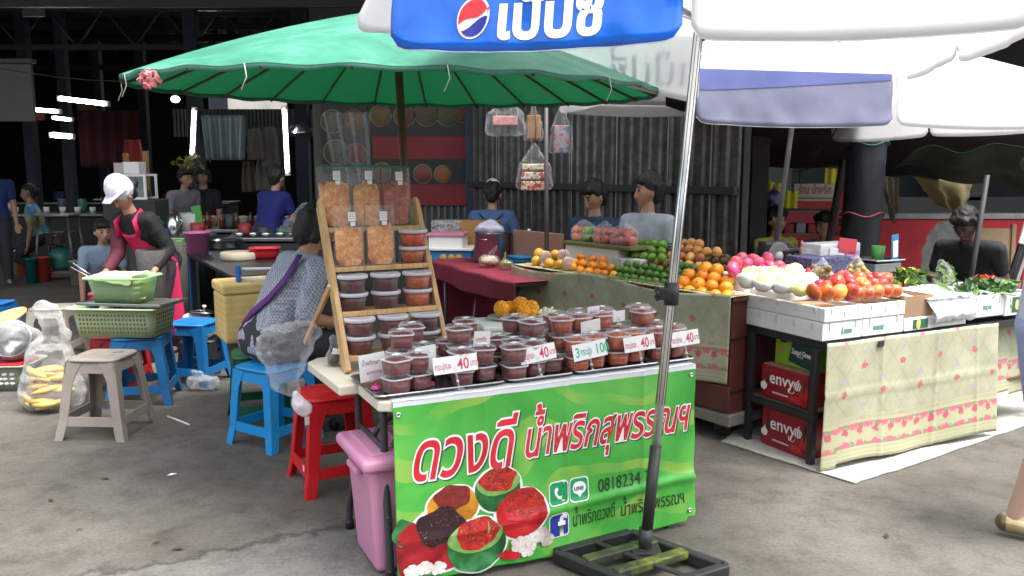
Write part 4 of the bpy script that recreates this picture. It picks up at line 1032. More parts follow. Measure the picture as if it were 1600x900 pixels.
card_sign('white price card with green lettering 3 for 100', .90, .055, .092, .165, .070, [('3', -.072, -.02, .058, m_txg, .8), ('กระปุก', -.046, -.016, .042, m_txg, .50), ('100', .024, -.02, .060, m_txg, .78)], -.10)
card_sign('white 40 baht card before the orange jars left of the silver pole', 1.155, .06, .098, .16, .066, pr_w(.16), -.05)
card_sign('white 40 baht card at the right end of the table beside the silver pole', 1.40, .06, .098, .155, .066, pr_w(.155), -.05)
thin = M('price_ink', (.32, .16, .2), .6)
card_sign('small upright white card with two thin lines, beside the left stile of the rack', -.005, .19, .085, .105, .112, [('น้ำพริกเผา', -.042, .012, .024, thin, .75), ('แดงหวาน', -.026, -.028, .022, m_txr, .75)], -.10, .12, True, True)
card_sign('small white card half hidden behind the wide left price card', .205, .155, .098, .085, .12, [('กุ้ง', -.032, .012, .032, m_txr, .8)], -.08, .05, True, True)
card_sign('pinkish white card with two thin red lines among the left tray jars', .465, .20, .135, .075, .10, [('นรกกุ้ง', -.030, .010, .022, m_txr, .8), ('แห้งกรอบ', -.031, -.022, .018, thin, .7)], .08, .03)
card_sign('small blank white card standing behind the jars of the second tray', .725, .30, .15, .055, .05, [], -.1, 0)
card_sign('small white card with short dark word above the orange jars', 1.055, .28, .21, .062, .05, [('ปลาร้า', -.022, -.008, .02, thin, .8)], -.05, 0)
card_sign('blank white card sloping behind the green-lettered price card', .985, .19, .165, .10, .055, [], -.12, .1)
card_sign('blank white card above the 40 baht card left of the pole', 1.175, .255, .185, .065, .05, [], -.04, 0)
# ---- things on the rear half of the table
m_foam = M('white_foam', (.70, .70, .69), .8, .05, 8, bump=.15, bscale=150, dirt=.12)
fb1 = thing('foam_box', 'white foam box carrying the marigold garland behind the small jars', 'foam box', tw(.90, .74, ZT), AX - .18)
b = MB(); b.box((0, 0, .045), (.42, .26, .09), .012); b.done('tub', m_foam, fb1)
b = MB(); b.box((0, 0, .103), (.43, .27, .025), .008); b.done('lid', m_foam, fb1)
b = MB(); b.box((-.02, -.138, .08), (.045, .003, .028)); b.box((.12, -.1325, .045), (.14, .004, .05)); b.done('label', m_card, fb1)
b = MB()
random.seed(3)
for i in range(26): b.tube([(.06 + i * .0048, -.1365, .035 + random.uniform(-.008, .02)), (.064 + i * .0048, -.1365, .055 + random.uniform(-.012, .012))], .0013, 4)
for i in range(8): b.tube([(-.035 + i * .004, -.1405, .073), (-.032 + i * .004, -.1405, .087)], .0012, 4)
b.done('red_scribble', m_txr, fb1)
gl = thing('marigold_garland', 'heap of orange marigolds on the white foam box lid', 'flowers', tw(.90, .79, ZT + .1165), AX)
m_mar = M('marigold', (.82, .30, .01), .6, .25, 60, rnd=.15)
for (x, y, z, r) in [(-.075, .0, .05, .042), (-.02, .03, .045, .035), (.03, .0, .06, .045), (.075, -.03, .045, .043), (.02, -.05, .04, .035), (.05, .04, .04, .032)]:
    b = MB()
    for i in range(90):
        zz = 1 - 2 * (i + .5) / 90; a = i * 2.39996; rr = math.sqrt(1 - zz * zz); n = Vector((rr * math.cos(a), rr * math.sin(a), zz))
        b.box(Vector((x, y, z)) + n * r * .82, (.017, .017, .006), .002, rot=n.to_track_quat('Z', 'Y').to_matrix().to_4x4() @ rot(random.uniform(-.6, .6), random.uniform(-.6, .6)), seg=1)
    b.done('flower', m_mar, gl)
pl = thing('flower_plate', 'pale saucer under the marigolds on the foam box', 'saucer', tw(.885, .80, ZT + .116), AX)
b = MB(); b.lathe([(0, 0), (.07, .0), (.105, .012), (.108, .014), (.07, .006), (0, .004)], 30); b.done('dish', M('pale_ceramic', (.6, .58, .55), .3), pl); pl.location = tw(.865, .79, ZT + .1165); gl.location.z += .006
jg = thing('jasmine_garland', 'small white jasmine garland beside the marigolds', 'flowers', tw(1.055, .77, ZT + .117), AX)
b = MB()
for i in range(70): b.ball((random.gauss(0, .026), random.gauss(0, .02), abs(random.gauss(.018, .012))), (.009, .007, .007), 8, 6)
b.done('blossoms', M('jasmine', (.78, .80, .60), .6, .1, 40), jg)
dc = thing('drink_cup', 'clear plastic drink cup with a brown straw beside the foam box', 'drink cup', tw(.635, .72, ZT), AX)
b = MB(); b.lathe([(0, .001), (.029, .001), (.037, .085), (.0385, .10), (.041, .103)], 24, cap=False); b.done('cup', m_clr, dc)
b = MB(); b.lathe([(.041, .102), (.042, .107), (.036, .112), (.033, .125), (.018, .136), (0, .138)], 24, cap=False); b.done('dome_lid', m_clr, dc)
b = MB(); b.lathe([(0, .003), (.027, .003), (.034, .06), (0, .06)], 20); b.done('drink', M('milky_brown', (.30, .22, .16), .4), dc)
b = MB(); b.tube([(-.004, 0, .02), (.02, .01, .235)], .0045, 8); b.done('straw', M('brown_straw', (.07, .02, .02), .4), dc)
rb = thing('red_bowl', 'red plastic bowl beside the right foot of the pine rack', 'bowl', tw(.50, .66, ZT), 0)
b = MB(); b.lathe([(0, .0), (.045, 0), (.06, .03), (.075, .085), (.079, .085), (.072, .05), (.055, .015), (0, .01)], 28); b.done('bowl_body', M('red_plastic', (.55, .02, .03), .35, .06), rb)
def crumple_bag(name, label, cat, hulls, loc, rz=0, mat=None, vox=.012, crump=.02, cs=9, group=None, part='film'):
    t = thing(name, label, cat, loc, rz, group); b = MB()
    for h in hulls: b.hull(h)
    o = b.done(part, mat or m_bag, t); remesh(o, vox, 2, crump, cs); return t
m_bag = clear('bag_film', op=.04, rough=.08, bump=.9, bscale=18, fac=.42, body=(.80, .83, .86))
m_bagw = clear('milky_bag', op=.50, rough=.25, bump=.4, bscale=12, fac=.35, body=(.80, .82, .85))
crumple_bag('plastic_bag', 'crumpled clear plastic bags heaped behind the pine rack foot on the table', 'plastic bag', [[((0, 0, .03), .03), ((.2, .05, .04), .04), ((.1, .12, .05), .05)], [((.18, .0, .03), .03), ((.34, .08, .03), .03)]], tw(.40, .77, ZT + .004), AX, m_bag, .012, .03, 10)
# knotted bag beside the rack's back leg and big clear bag hanging off the corner
kb = crumple_bag('plastic_bag', 'small knotted clear bag with brown food and a white tag behind the rack stile', 'plastic bag', [[((0, 0, .035), .035), ((.01, .0, .06), .03)], [((.0, 0, .09), .008), ((0.005, 0, .12), .02)], [((0, 0, .06), .02), ((0, 0, .1), .008)]], tw(-.055, .655, ZT), AX, m_bag, .006, .006, 22)
b = MB(); b.hull([((0, 0, .03), .027), ((.008, 0, .045), .022)]); b.done('contents', M('brown_sauce', (.10, .05, .05), .5, .3, 20), kb)
b = MB(); b.box((.005, -.043, .075), (.035, .002, .026), rot=rot(.2, .2)); b.done('tag_card', m_card, kb)
hb = crumple_bag('plastic_bag', 'big inflated clear plastic bag hanging from the left corner of the table', 'plastic bag', [[((0, 0, -.02), .07), ((-.02, .03, .10), .10), ((.05, .02, .12), .09)], [((.02, .0, .12), .08), ((.12, .02, .16), .05)], [((-.02, 0, -.05), .05), ((.03, 0, -.10), .03)]], tw(-.23, .82, ZT - .03), AX, m_bag, .011, .016, 13)
crumple_bag('plastic_bag', 'milky knotted bag end drooping below the big clear bag', 'plastic bag', [[((0, 0, 0), .03), ((.03, .0, -.03), .034)], [((.03, 0, -.03), .03), ((-.01, 0, .05), .012)]], tw(-.20, .74, ZT - .17), AX, m_bagw, .008, .008, 20)
# ================================================================== FRUIT STALLS
def clothm(N, L, tc):
    """printed floral oilcloth in metres: x along, y = height above the hem"""
    sx = N.new('ShaderNodeSeparateXYZ'); L.new(tc.outputs['UV'], sx.inputs[0]); X, Y = sx.outputs['X'], sx.outputs['Y']
    mod = lambda v, p: math_(N, L, 'SUBTRACT', math_(N, L, 'FRACT', math_(N, L, 'DIVIDE', v, p)), .5)
    uv = tc.outputs['UV']; n = noise_(N, L, uv, 6, 5, .6)
    base = ramp(N, L, n, [(.3, (.30, .30, .20)), (.6, (.40, .395, .275)), (.8, (.46, .45, .33))])
    wb = math_(N, L, 'MULTIPLY', math_(N, L, 'SUBTRACT', noise_(N, L, uv, 40, 2), .5), .02)
    a = mod(math_(N, L, 'ADD', math_(N, L, 'ADD', X, math_(N, L, 'MULTIPLY', Y, .8)), wb), .15); c = mod(math_(N, L, 'ADD', math_(N, L, 'SUBTRACT', X, math_(N, L, 'MULTIPLY', Y, .8)), wb), .15)
    ln = math_(N, L, 'MINIMUM', math_(N, L, 'ABSOLUTE', a), math_(N, L, 'ABSOLUTE', c))
    tr = ramp(N, L, ln, [(.02, (.22, .22, .22)), (.06, (0, 0, 0))])
    upper = ramp(N, L, math_(N, L, 'GREATER_THAN', Y, .25), [(0, (0, 0, 0)), (1, (1, 1, 1))])
    col = mixc(N, L, math_(N, L, 'MULTIPLY', tr, upper), base, (.16, .18, .10))
    def dots(px, py, ox, oy, r, jit, colr, mask=None, seed=0):
        nonlocal col
        row = math_(N, L, 'FLOOR', math_(N, L, 'DIVIDE', math_(N, L, 'ADD', Y, oy), py))
        xs = math_(N, L, 'ADD', math_(N, L, 'ADD', X, ox), math_(N, L, 'MULTIPLY', math_(N, L, 'MODULO', row, 2.), px * .5))
        dx = math_(N, L, 'MULTIPLY', mod(xs, px), px); dy = math_(N, L, 'MULTIPLY', mod(math_(N, L, 'ADD', Y, oy), py), py)
        d = math_(N, L, 'SQRT', math_(N, L, 'ADD', math_(N, L, 'MULTIPLY', dx, dx), math_(N, L, 'MULTIPLY', dy, dy)))
        d = math_(N, L, 'ADD', d, math_(N, L, 'MULTIPLY', math_(N, L, 'SUBTRACT', noise_(N, L, uv, 45, 4, .7), .5), jit))
        f = ramp(N, L, math_(N, L, 'DIVIDE', d, r), [(.85, (1, 1, 1)), (1., (0, 0, 0))])
        if mask is not None: f = math_(N, L, 'MULTIPLY', f, mask)
        cc = mixc(N, L, noise_(N, L, uv, 90, 4, .7), [x * .55 for x in colr], [min(1, x * 1.5 + .06) for x in colr])
        col = mixc(N, L, f, col, cc)
    up2 = math_(N, L, 'GREATER_THAN', Y, .22)
    dots(.30, .15, .0, .0, .022, .07, (.40, .09, .10), up2)
    dots(.30, .15, .15, .075, .016, .05, (.30, .27, .36), up2)
    rows = lambda y0, y1: math_(N, L, 'MULTIPLY', math_(N, L, 'GREATER_THAN', Y, y0), math_(N, L, 'LESS_THAN', Y, y1))
    bandm = rows(.075, .205)
    col = mixc(N, L, math_(N, L, 'MULTIPLY', rows(.0, .245), .6), col, (.44, .44, .27))
    dots(.055, .14, .02, .0, .034, .09, (.16, .23, .10), bandm)
    dots(.115, .14, .0, .0, .042, .075, (.50, .11, .15), bandm)
    dots(.115, .14, .058, .045, .024, .07, (.42, .07, .10), bandm)
    for y in (.225, .235, .03, .055): col = mixc(N, L, math_(N, L, 'MULTIPLY', rows(y, y + .004), .5), col, (.2, .22, .14))
    return col
m_cloth = nodes_mat('floral_oilcloth', clothm, .42)
def oilcloth(label, fn, L_, h, par=None, name='oilcloth', nu=120, nv=30, u0=0.):
    """fn(x, z) -> place; x along the front, z above the hem"""
    b = MB(); b.grid(lambda a, c: fn(a * L_, c * h), nu, nv); uvs = [(a / nu * L_ + u0, c / nv * h) for c in range(nv + 1) for a in range(nu + 1)]
    b.b.verts.ensure_lookup_table(); lay = b.b.loops.layers.uv.new('uv'); b.b.verts.index_update()
    for f in b.b.faces:
        for l in f.loops: l[lay].uv = uvs[l.vert.index]
    o = b.done(name, m_cloth, par, sol=.0015)
    if par is None: tag(o, label, 'tablecloth')
    elif label: o['label'] = label
    return o
# ---------------- stall one: wheeled cart seen from its long side
C1 = P(1145, 468, .86); A1 = R(-53.7)
F1 = Vector((math.cos(A1), math.sin(A1), 0)); G1 = Vector((-math.sin(A1), math.cos(A1), 0))
L1 = (P(803, 415, .86) - C1).length
def s1(u, v, q): return VP(C1, A1, q, u, v)
def c1(x, q, z): p = C1 + F1 * x + G1 * q; return Vector((p.x, p.y, z))       # x runs from -L1 to 0
ct = thing('fruit_cart', 'red-brown wooden cart on castors under the floral cloth with oranges and limes', 'cart', (C1.x, C1.y, 0), A1)
m_rb = M('red_brown_wood', (.11, .028, .02), .6, .3, 7, dirt=.4)
b = MB(); b.box((-L1 / 2 + .0, .47, .5), (L1 - .03, .9, .68), .008); b.done('body', m_rb, ct)
b = MB(); b.box((-L1 / 2, .47, .135), (L1 + .03, .96, .07), .008); b.done('chassis', M('worn_grey_timber', (.22, .20, .17), .8, .3, 8, dirt=.4), ct)
for z in (.30, .62):
    b = MB(); b.box((-.012, .45, z), (.012, .86, .012)); b.done('seam', M('dark_gap', (.02, .01, .01), .9), ct)
b = MB(); b.box((-.35, -.0, .26), (.7, .02, .15), .004); b.box((-1.05, -.0, .26), (.66, .02, .15), .004); b.done('drawer_front', m_rb, ct)
for (x, y) in ((-.12, .1), (-.12, .85), (-L1 + .12, .1), (-L1 + .12, .85)):
    b = MB(); b.lathe([(.0, -.016), (.045, -.016), (.05, -.01), (.05, .01), (.045, .016), (0, .016)], 18, T=TR((x, y, .05), PI / 2, 0, .4)); b.box((x, y, .085), (.035, .05, .03), .004); b.done('castor', m_black, ct)
b = MB(); b.box((-L1 / 2, .47, .852), (L1, .92, .022), .005); b.done('deck', m_rb, ct)
oilcloth(None, lambda x, z: c1(x - L1, -.022 - .02 * (1 - z / .55) - .012 * nz(x * 4, z * 2) - .012 * math.sin(x * 8) * (1 - z / .55), .345 + z - .02 * math.sin(x * 5)), L1 + .005, .525, None, u0=.1)['label'] = 'floral oilcloth over the long front of the wheeled fruit cart'
oil2 = oilcloth(None, lambda x, z: c1(x - L1, -.02 + z, .872 + .003 * nz(x * 9, z * 9)), L1, .55, None, name='oilcloth', u0=.5); oil2['label'] = 'flat floral oilcloth lying on top of the fruit cart'
FR = {}
def fruit_proto(k):
    if k in FR: return FR[k]
    b = MB()
    S = dict(orange=(.040, .040, .038), lime=(.030, .030, .030), green=(.034, .034, .033), apple=(.040, .040, .037), kiwi=(.032, .026, .026), dragon=(.062, .048, .048), mango=(.060, .045, .042), melon=(.052, .052, .050), yel=(.048, .045, .045), pear=(.036, .036, .04))[k]
    col = dict(orange=(.80, .27, .012), lime=(.06, .16, .018), green=(.13, .30, .025), apple=(.52, .055, .035), kiwi=(.13, .075, .028), dragon=(.62, .055, .16), mango=(.62, .12, .03), melon=(.72, .66, .26), yel=(.75, .36, .03), pear=(.62, .25, .08))[k]
    if k == 'apple':
        b.lathe([(0, -.030), (.012, -.034), (.026, -.030), (.038, -.006), (.0405, .008), (.034, .028), (.018, .036), (.006, .030), (0, .024)], 18)
    elif k == 'mango':
        b.ball((0, 0, 0), S, 18, 12, wob=.12, ws=1.2)
    else: b.ball((0, 0, 0), S, 18, 12, wob=.03 if k != 'dragon' else .08, ws=2)
    if k in ('apple', 'mango', 'dragon', 'pear'):
        c2 = dict(apple=(.66, .34, .08), mango=(.80, .40, .04), dragon=(.70, .28, .22), pear=(.72, .50, .12))[k]
        m = nodes_mat('skin_' + k, lambda N, L, tc: mixc(N, L, math_(N, L, 'MULTIPLY', ramp(N, L, noise_(N, L, tc.outputs['Object'], 14, 5, .6), [(.48, (0, 0, 0)), (.68, (1, 1, 1))]), .8), col, c2), .35)
        t_ = m.node_tree; N_, L_ = t_.nodes, t_.links; oi = N_.new('ShaderNodeObjectInfo'); h = N_.new('ShaderNodeHueSaturation'); src = N_['Principled BSDF'].inputs['Base Color'].links[0].from_socket
        L_.new(math_(N_, L_, 'MULTIPLY_ADD', oi.outputs['Random'], .7, .55), h.inputs['Value']); L_.new(math_(N_, L_, 'MULTIPLY_ADD', oi.outputs['Random'], .06, .465), h.inputs['Hue']); L_.new(src, h.inputs['Color']); L_.new(h.outputs[0], N_['Principled BSDF'].inputs['Base Color'])
    else:
        m = M('skin_' + k, col, dict(kiwi=.85, melon=.5).get(k, .36), .12, 20, rnd=.4 if k in ('lime', 'green') else .3, bump=.25 if k == 'orange' else .08, bscale=170, dirt=.25 if k in ('lime', 'yel', 'green') else .1)
    me_o = b.done('tmp', m); me = me_o.data; bpy.data.objects.remove(me_o)
    b = MB()
    if k in ('apple', 'pear'): b.tube([(0, 0, .026), (.004, .002, .046)], .0018, 6)
    else: b.lathe([(0, S[2] - .001), (.005, S[2] - .0015), (.004, S[2] + .0022), (0, S[2] + .003)], 8)
    so_ = b.done('tmp2', M('stem_brown', (.07, .06, .025), .8)); sm = so_.data; bpy.data.objects.remove(so_)
    FR[k] = (me, sm, S); return FR[k]
NMF = dict(orange='orange', lime='green_tangerine', green='lime', apple='apple', kiwi='kiwi_fruit', dragon='dragon_fruit', mango='mango', melon='melon', yel='yellow_orange', pear='nectarine')
def fruit(k, p, label, group, sc=1., up=None):
    me, sm, S = fruit_proto(k)
    o = bpy.data.objects.new(NMF[k], me); C.objects.link(o); o.location = p; o.scale = [sc * random.uniform(.9, 1.04)] * 2 + [sc * random.uniform(.87, 1.03)]
    o.rotation_euler = (random.uniform(-1.1, 1.1), random.uniform(-1.1, 1.1), random.uniform(0, 6)) if k not in ('apple', 'melon') else (random.uniform(-.5, .5), random.uniform(-.5, .5), random.uniform(0, 6))
    tag(o, label, NMF[k].replace('_', ' '), group)
    s_ = bpy.data.objects.new('stem', sm); C.objects.link(s_); s_.parent = o
    return o
def row(k, n, pl, u0, v0, u1, v1, q, label, group, sc=1., jit=.006):
    for i in range(n):
        f = (i + .5) / n
        p = pl(lerp(u0, u1, f), lerp(v0, v1, f), q); p += Vector((random.uniform(-jit, jit), random.uniform(-jit, jit), random.uniform(-jit, jit) * .6)); fruit(k, p, label, group, sc)
def rows(k, pl, spec, label, group, sc=1., q0=.05, dq=.06):
    for i, (n, u0, v0, u1, v1) in enumerate(spec): row(k, n, pl, u0, v0, u1, v1, q0 + dq * i, label, group, sc)
def ramp_board(name, label, pl, pts, q0, q1, drop, mat, base):
    """solid wedge that carries a sloping pile: pts = (u, v) along its lower front edge, then along its upper back edge"""
    (a, b_), (c, d) = pts; b = MB()
    p = [pl(*a, q0), pl(*b_, q0), pl(*d, q1), pl(*c, q1)]
    top = [x - Vector((0, 0, drop)) for x in p]; bot = [Vector((x.x, x.y, base)) for x in p]
    for i in range(4): top[i].z = max(top[i].z, base + .004)
    b.verts(top + bot, [(0, 1, 2, 3), (7, 6, 5, 4), (0, 4, 5, 1), (1, 5, 6, 2), (2, 6, 7, 3), (3, 7, 4, 0)])
    return tag(b.done(name, mat), label, 'display stand', 'stands under the fruit')
m_gcl = M('dull_green_cloth', (.14, .15, .055), .85, .2, 6)
gO = 'oranges on the wheeled cart'
rows('orange', s1, [(4, 838, 424, 945, 438), (5, 862, 412, 960, 424), (4, 872, 398, 958, 418), (3, 893, 402, 950, 407)][:0], '', '')
ramp_board('fruit_stand', 'board sloping under the pile of oranges on the cart', s1, (((848, 422), (955, 438)), ((870, 398), (965, 410))), .03, .34, .045, m_gcl, .872)
rows('orange', s1, [(5, 872, 428, 952, 440), (6, 885, 419, 966, 432), (5, 890, 410, 962, 420), (3, 898, 402, 952, 408)], 'orange in the loose pile at the middle of the fruit cart', gO, .95, .045, .075)
# netted yellow oranges
gY = 'yellow oranges at the cart end'
YO = [(838, 408, .08), (858, 412, .06), (875, 414, .07), (842, 396, .2), (868, 398, .18), (893, 416, .06)]
for (u, v, q) in YO: fruit('yel', s1(u, v, q), 'yellow-orange fruit at the far left end of the fruit cart', gY, .9)
m_net = clear('foam_net', op=.5, rough=.6, body=(.72, .55, .50), fac=.2)
for (u, v, q, lb) in ((852, 402, .10, 'pinkish foam net between yellow oranges, nearest the cart end'), (880, 400, .15, 'pinkish foam net behind yellow oranges, nearer the white foam block'), (888, 412, .04, 'pinkish foam net over the lowest yellow orange beside the orange pile')):
    t = thing('fruit_net', lb, 'foam net', s1(u, v, q), 0, 'foam nets on fruit')
    b = MB()
    for i in range(16):
        for sg in (1, -1):
            b.tube([(.045 * math.sin(PI * k / 10) * math.cos(i * PI / 8 + sg * k * .18) , .04 * math.sin(PI * k / 10) * math.sin(i * PI / 8 + sg * k * .18), .05 * math.cos(PI * k / 10)) for k in range(1, 10)], .0022, 4)
    b.done('mesh_net', M('foam_net_pink', (.62, .47, .43), .7, .1), t)
# limes: bright green above, dark green tangerines below
ramp_board('fruit_stand', 'board sloping under the dark green tangerines on the cart', s1, (((955, 436), (1050, 452)), ((965, 405), (1080, 425))), .02, .42, .035, m_gcl, .872)
rows('lime', s1, [(9, 948, 438, 1045, 452), (9, 950, 429, 1052, 445), (9, 960, 420, 1066, 436), (8, 975, 412, 1076, 428), (6, 1045, 412, 1085, 420)], 'dark green tangerine in the low pile left of the silver pole', 'green tangerines on the cart', 1., .03, .085)
ramp_board('fruit_stand', 'board sloping under the bright limes on the cart', s1, (((974, 400), (1035, 408)), ((988, 378), (1040, 384))), .45, .72, .04, m_gcl, .872)
rows('green', s1, [(5, 974, 398, 1040, 404), (4, 984, 388, 1040, 394), (4, 994, 379, 1040, 384), (2, 1005, 402, 1030, 412)], 'bright lime in the upper pile beside the white foam block', 'limes on the cart', 1.1, .46, .08)
# oranges right of the pole
ramp_board('fruit_stand', 'board under the shiny oranges at the near end of the cart', s1, (((1058, 458), (1145, 468)), ((1080, 425), (1140, 430))), .02, .33, .05, m_gcl, .872)
gO2 = 'shiny oranges at the near end of the cart'
for (n, u0, v0, u1, v1, q) in [(5, 1050, 452, 1148, 466, .055), (4, 1058, 440, 1145, 452, .10), (4, 1068, 428, 1146, 440, .165), (2, 1092, 417, 1130, 424, .21)]:
    row('orange', n, s1, u0, v0, u1, v1, q, 'shiny orange in the stacked pile at the near end of the cart', gO2, 1.12, .003)
# white foam blocks and green shelf with bagged apples
fbk = thing('foam_block', 'white foam block standing behind the orange pile on the cart', 'foam block', (0, 0, 0))
def blk(par, u0, v0, u1, v1, q0, q1, m, name='block', bev=.01, zb=None):
    a, c = s1(u0, v0, q0), s1(u1, v1, q0); zt = (a.z + c.z) / 2; zb = .874 if zb is None else zb
    d = c - a; d.z = 0; ctr = (a + c) / 2 + G1 * (q1 - q0) / 2
    b = MB(); b.box((ctr.x, ctr.y, (zt + zb) / 2), (d.length, q1 - q0, zt - zb), bev, rot=math.atan2(d.y, d.x)); return b.done(name, m, par)
blk(fbk, 883, 381, 967, 391, .36, .80, m_foam)
fbk2 = thing('foam_block', 'short white foam block just right of the larger one, under the limes', 'foam block', (0, 0, 0)); blk(fbk2, 968, 402, 1000, 407, .36, .44, m_foam)
gs = thing('shelf_board', 'olive green cloth-covered board on the foam block under the bagged apples', 'shelf board', (0, 0, 0))
blk(gs, 880, 376, 985, 387, .34, .84, m_gcl, 'board', .004, s1(880, 381, .34).z - .0)
zg = None
def bagged(name, label, spots, hull):
    t = thing(name, label, 'bag of fruit', (0, 0, 0), 0, 'clear bags of apples')
    for (k, p, lb) in spots: fruit(k, p, lb, 'apples inside clear bags')
    b = MB(); b.hull(hull); o = b.done('film', m_bag, t); remesh(o, .012, 2, .010, 14); return t
for j, (u0, u1, ks, lb) in enumerate([(897, 930, ('apple', 'apple', 'green', 'green'), 'leftmost clear bag of red and green apples on the olive board'), (932, 958, ('apple',) * 4, 'middle clear bag of red apples on the olive board'), (958, 992, ('apple',) * 4, 'rightmost clear bag of red apples on the olive board')]):
    sp = []; hh = []
    for lv in range(2):
        for i, k in enumerate(ks if lv == 0 else ks[:4]):
            p = s1(lerp(u0, u1, (i + .5) / len(ks)), lerp(372, 381, (u0 - 897) / 100) - lv * 12, .42 + .03 * lv + .05 * (i % 2)); sp.append((k, p, '%s apple in the %s clear bag on the olive board' % ('green' if k == 'green' else 'red', ('left', 'middle', 'right')[j]))); hh.append((p, .046))
    top = (hh[0][0] + hh[-1][0]) / 2 + Vector((0, 0, .10)); hh.append((top, .02)); bagged('fruit_bag', lb, sp, hh)
# mixed pears, kiwis, dragon fruit behind the near end
ramp_board('fruit_stand', 'board under the nectarines and kiwis behind the silver pole', s1, (((1030, 418), (1150, 428)), ((1035, 380), (1130, 390))), .42, .78, .04, m_gcl, .872)
rows('pear', s1, [(5, 1020, 410, 1100, 418), (4, 1045, 400, 1100, 404), (4, 1055, 388, 1110, 394), (3, 1060, 380, 1100, 382)], 'red and yellow nectarine in the pile behind the silver pole', 'nectarines on the cart', 1.05, .48, .07)
fruit('pear', s1(1120, 394, .6), 'red and yellow nectarine in the pile behind the silver pole', 'nectarines on the cart')
rows('kiwi', s1, [(5, 1092, 414, 1150, 422), (4, 1100, 405, 1148, 411), (3, 1108, 399, 1140, 404)], 'brown kiwi fruit in the heap left of the dragon fruit', 'kiwi fruit on the cart', 1., .52, .06)

# ---------------- stall two: table under foam boxes, long floral cloth in front
C2 = P(1300, 533, .697); A2 = R(26)
E2 = Vector((math.cos(A2), math.sin(A2), 0)); N2 = Vector((-math.sin(A2), math.cos(A2), 0))
def s2(u, v, q): return VP(C2, A2, q, u, v)
def c2(x, q, z): p = C2 + E2 * x + N2 * q; return Vector((p.x, p.y, z))
def c2x(u, v, q=0): p = s2(u, v, q) - C2; return p.x * E2.x + p.y * E2.y
LB = P(1168, 688, 0); qL = (LB - C2).dot(N2); xL = (LB - C2).dot(E2)
LT = c2x(1605, 500) + .35
tb2 = thing('trestle_table', 'black steel table under the white foam fruit boxes of the second stall', 'table', (C2.x, C2.y, 0), A2)
m_bst = M('black_steel', (.02, .02, .021), .5, .25, 9)
XT = c2x(1288, 530) + .01
b = MB(); b.prism([(XT, -.005), (LT, -.005), (LT, .86), (XT - .01, .86)], .652, .693); b.done('top', m_bst, tb2)
for (x, y) in ((-.06, .05), (xL, qL), (LT - .1, .05), (LT - .1, .85), (1.3, .85), (1.32, .06)):
    b = MB(); b.box((x, y, .328), (.036, .036, .655), .003); b.done('leg', m_bst, tb2)
b = MB(); b.box(((xL - .06) / 2, (qL + .05) / 2, .268), (.03, qL, .03), rot=math.atan2(qL, xL + .06) - PI / 2); b.box((LT / 2, .85, .268), (LT, .03, .03)); b.done('side_rail', m_bst, tb2)
b = MB(); b.prism([(-.04, .07), (LT, .07), (LT, .86), (xL + .01, .86), (xL + .01, qL - .02)], .283, .295); b.done('lower_shelf', M('brown_ply', (.10, .06, .035), .8, .2, 8), tb2)
XA, XB = c2x(1285, 640, -.02), c2x(1548, 600, -.02)
BZL = s2(1400, 708, -.08).z
def clo2(x, z):
    f = x / (XB - XA); h = z / .67; zz = lerp(max(.018, BZL + .012 * math.sin(f * 9)) - (.02 if f < .07 else 0) * (1 - h), .695, h)
    return c2(XA - .045 * (1 - h) * (1 - f) + x, -.03 - .05 * (1 - h) * (.7 + .3 * math.sin(x * 6)) - .014 * nz(x * 3.2, z * 1.5, 4) - .006 * math.sin(x * 13) * (1 - h) - .007 * sum(math.exp(-((x - q) / .012) ** 2) for q in (.42, .86, 1.2)) - .006 * math.exp(-((z - .38) / .012) ** 2), zz)
oc = oilcloth(None, clo2, XB - XA, .67, None, u0=.02); oc['label'] = 'long floral oilcloth hanging to the ground in front of the second fruit stall'
b = MB(); p = clo2(.40, .635); b.box(Vector(p) + Vector((0, -.012, 0)), (.05, .008, .032), .003, rot=A2 + .1); tag(b.done('black_clip', m_black), 'small black clip holding the top edge of the long floral cloth', 'clip')
XC, XD = XB + .0, c2x(1612, 520, .10)
def clo3(x, z): return c2(XC - .02 + x, .12 - .05 * (1 - z / .5) - .02 * math.sin(x * 9) * (1 - z / .5), lerp(.22 - .03 * (x > .33) , .72, z / .5))
oc3 = oilcloth(None, clo3, max(.6, XD - XC + .3), .5, None, nu=70, u0=.4); oc3['label'] = 'shorter floral cloth set back beyond the long one, behind the walking woman'
# pale felt mat on the ground
mt = MB(); corners = [P(1128, 692, 0), P(1335, 757, 0), P(1445, 722, 0), P(1600, 667, 0), P(1660, 640, 0), P(1600, 600, 0), P(1180, 645, 0)]
dense = []
for i in range(len(corners)):
    a, c = corners[i], corners[(i + 1) % len(corners)]
    for k in range(10): q = a.lerp(c, k / 10); dense.append((q.x + .012 * nz(q.x * 9, q.y * 9), q.y + .012 * nz(q.x * 9, q.y * 9, 5)))
mt.prism(dense, .004, .010)
tag(mt.done('ground_mat', M('dirty_pale_felt', (.44, .43, .39), .9, .22, 6, dirt=.55, bump=.5, bscale=60)), 'dirty pale felt mat laid on the ground under the second fruit stall', 'mat')
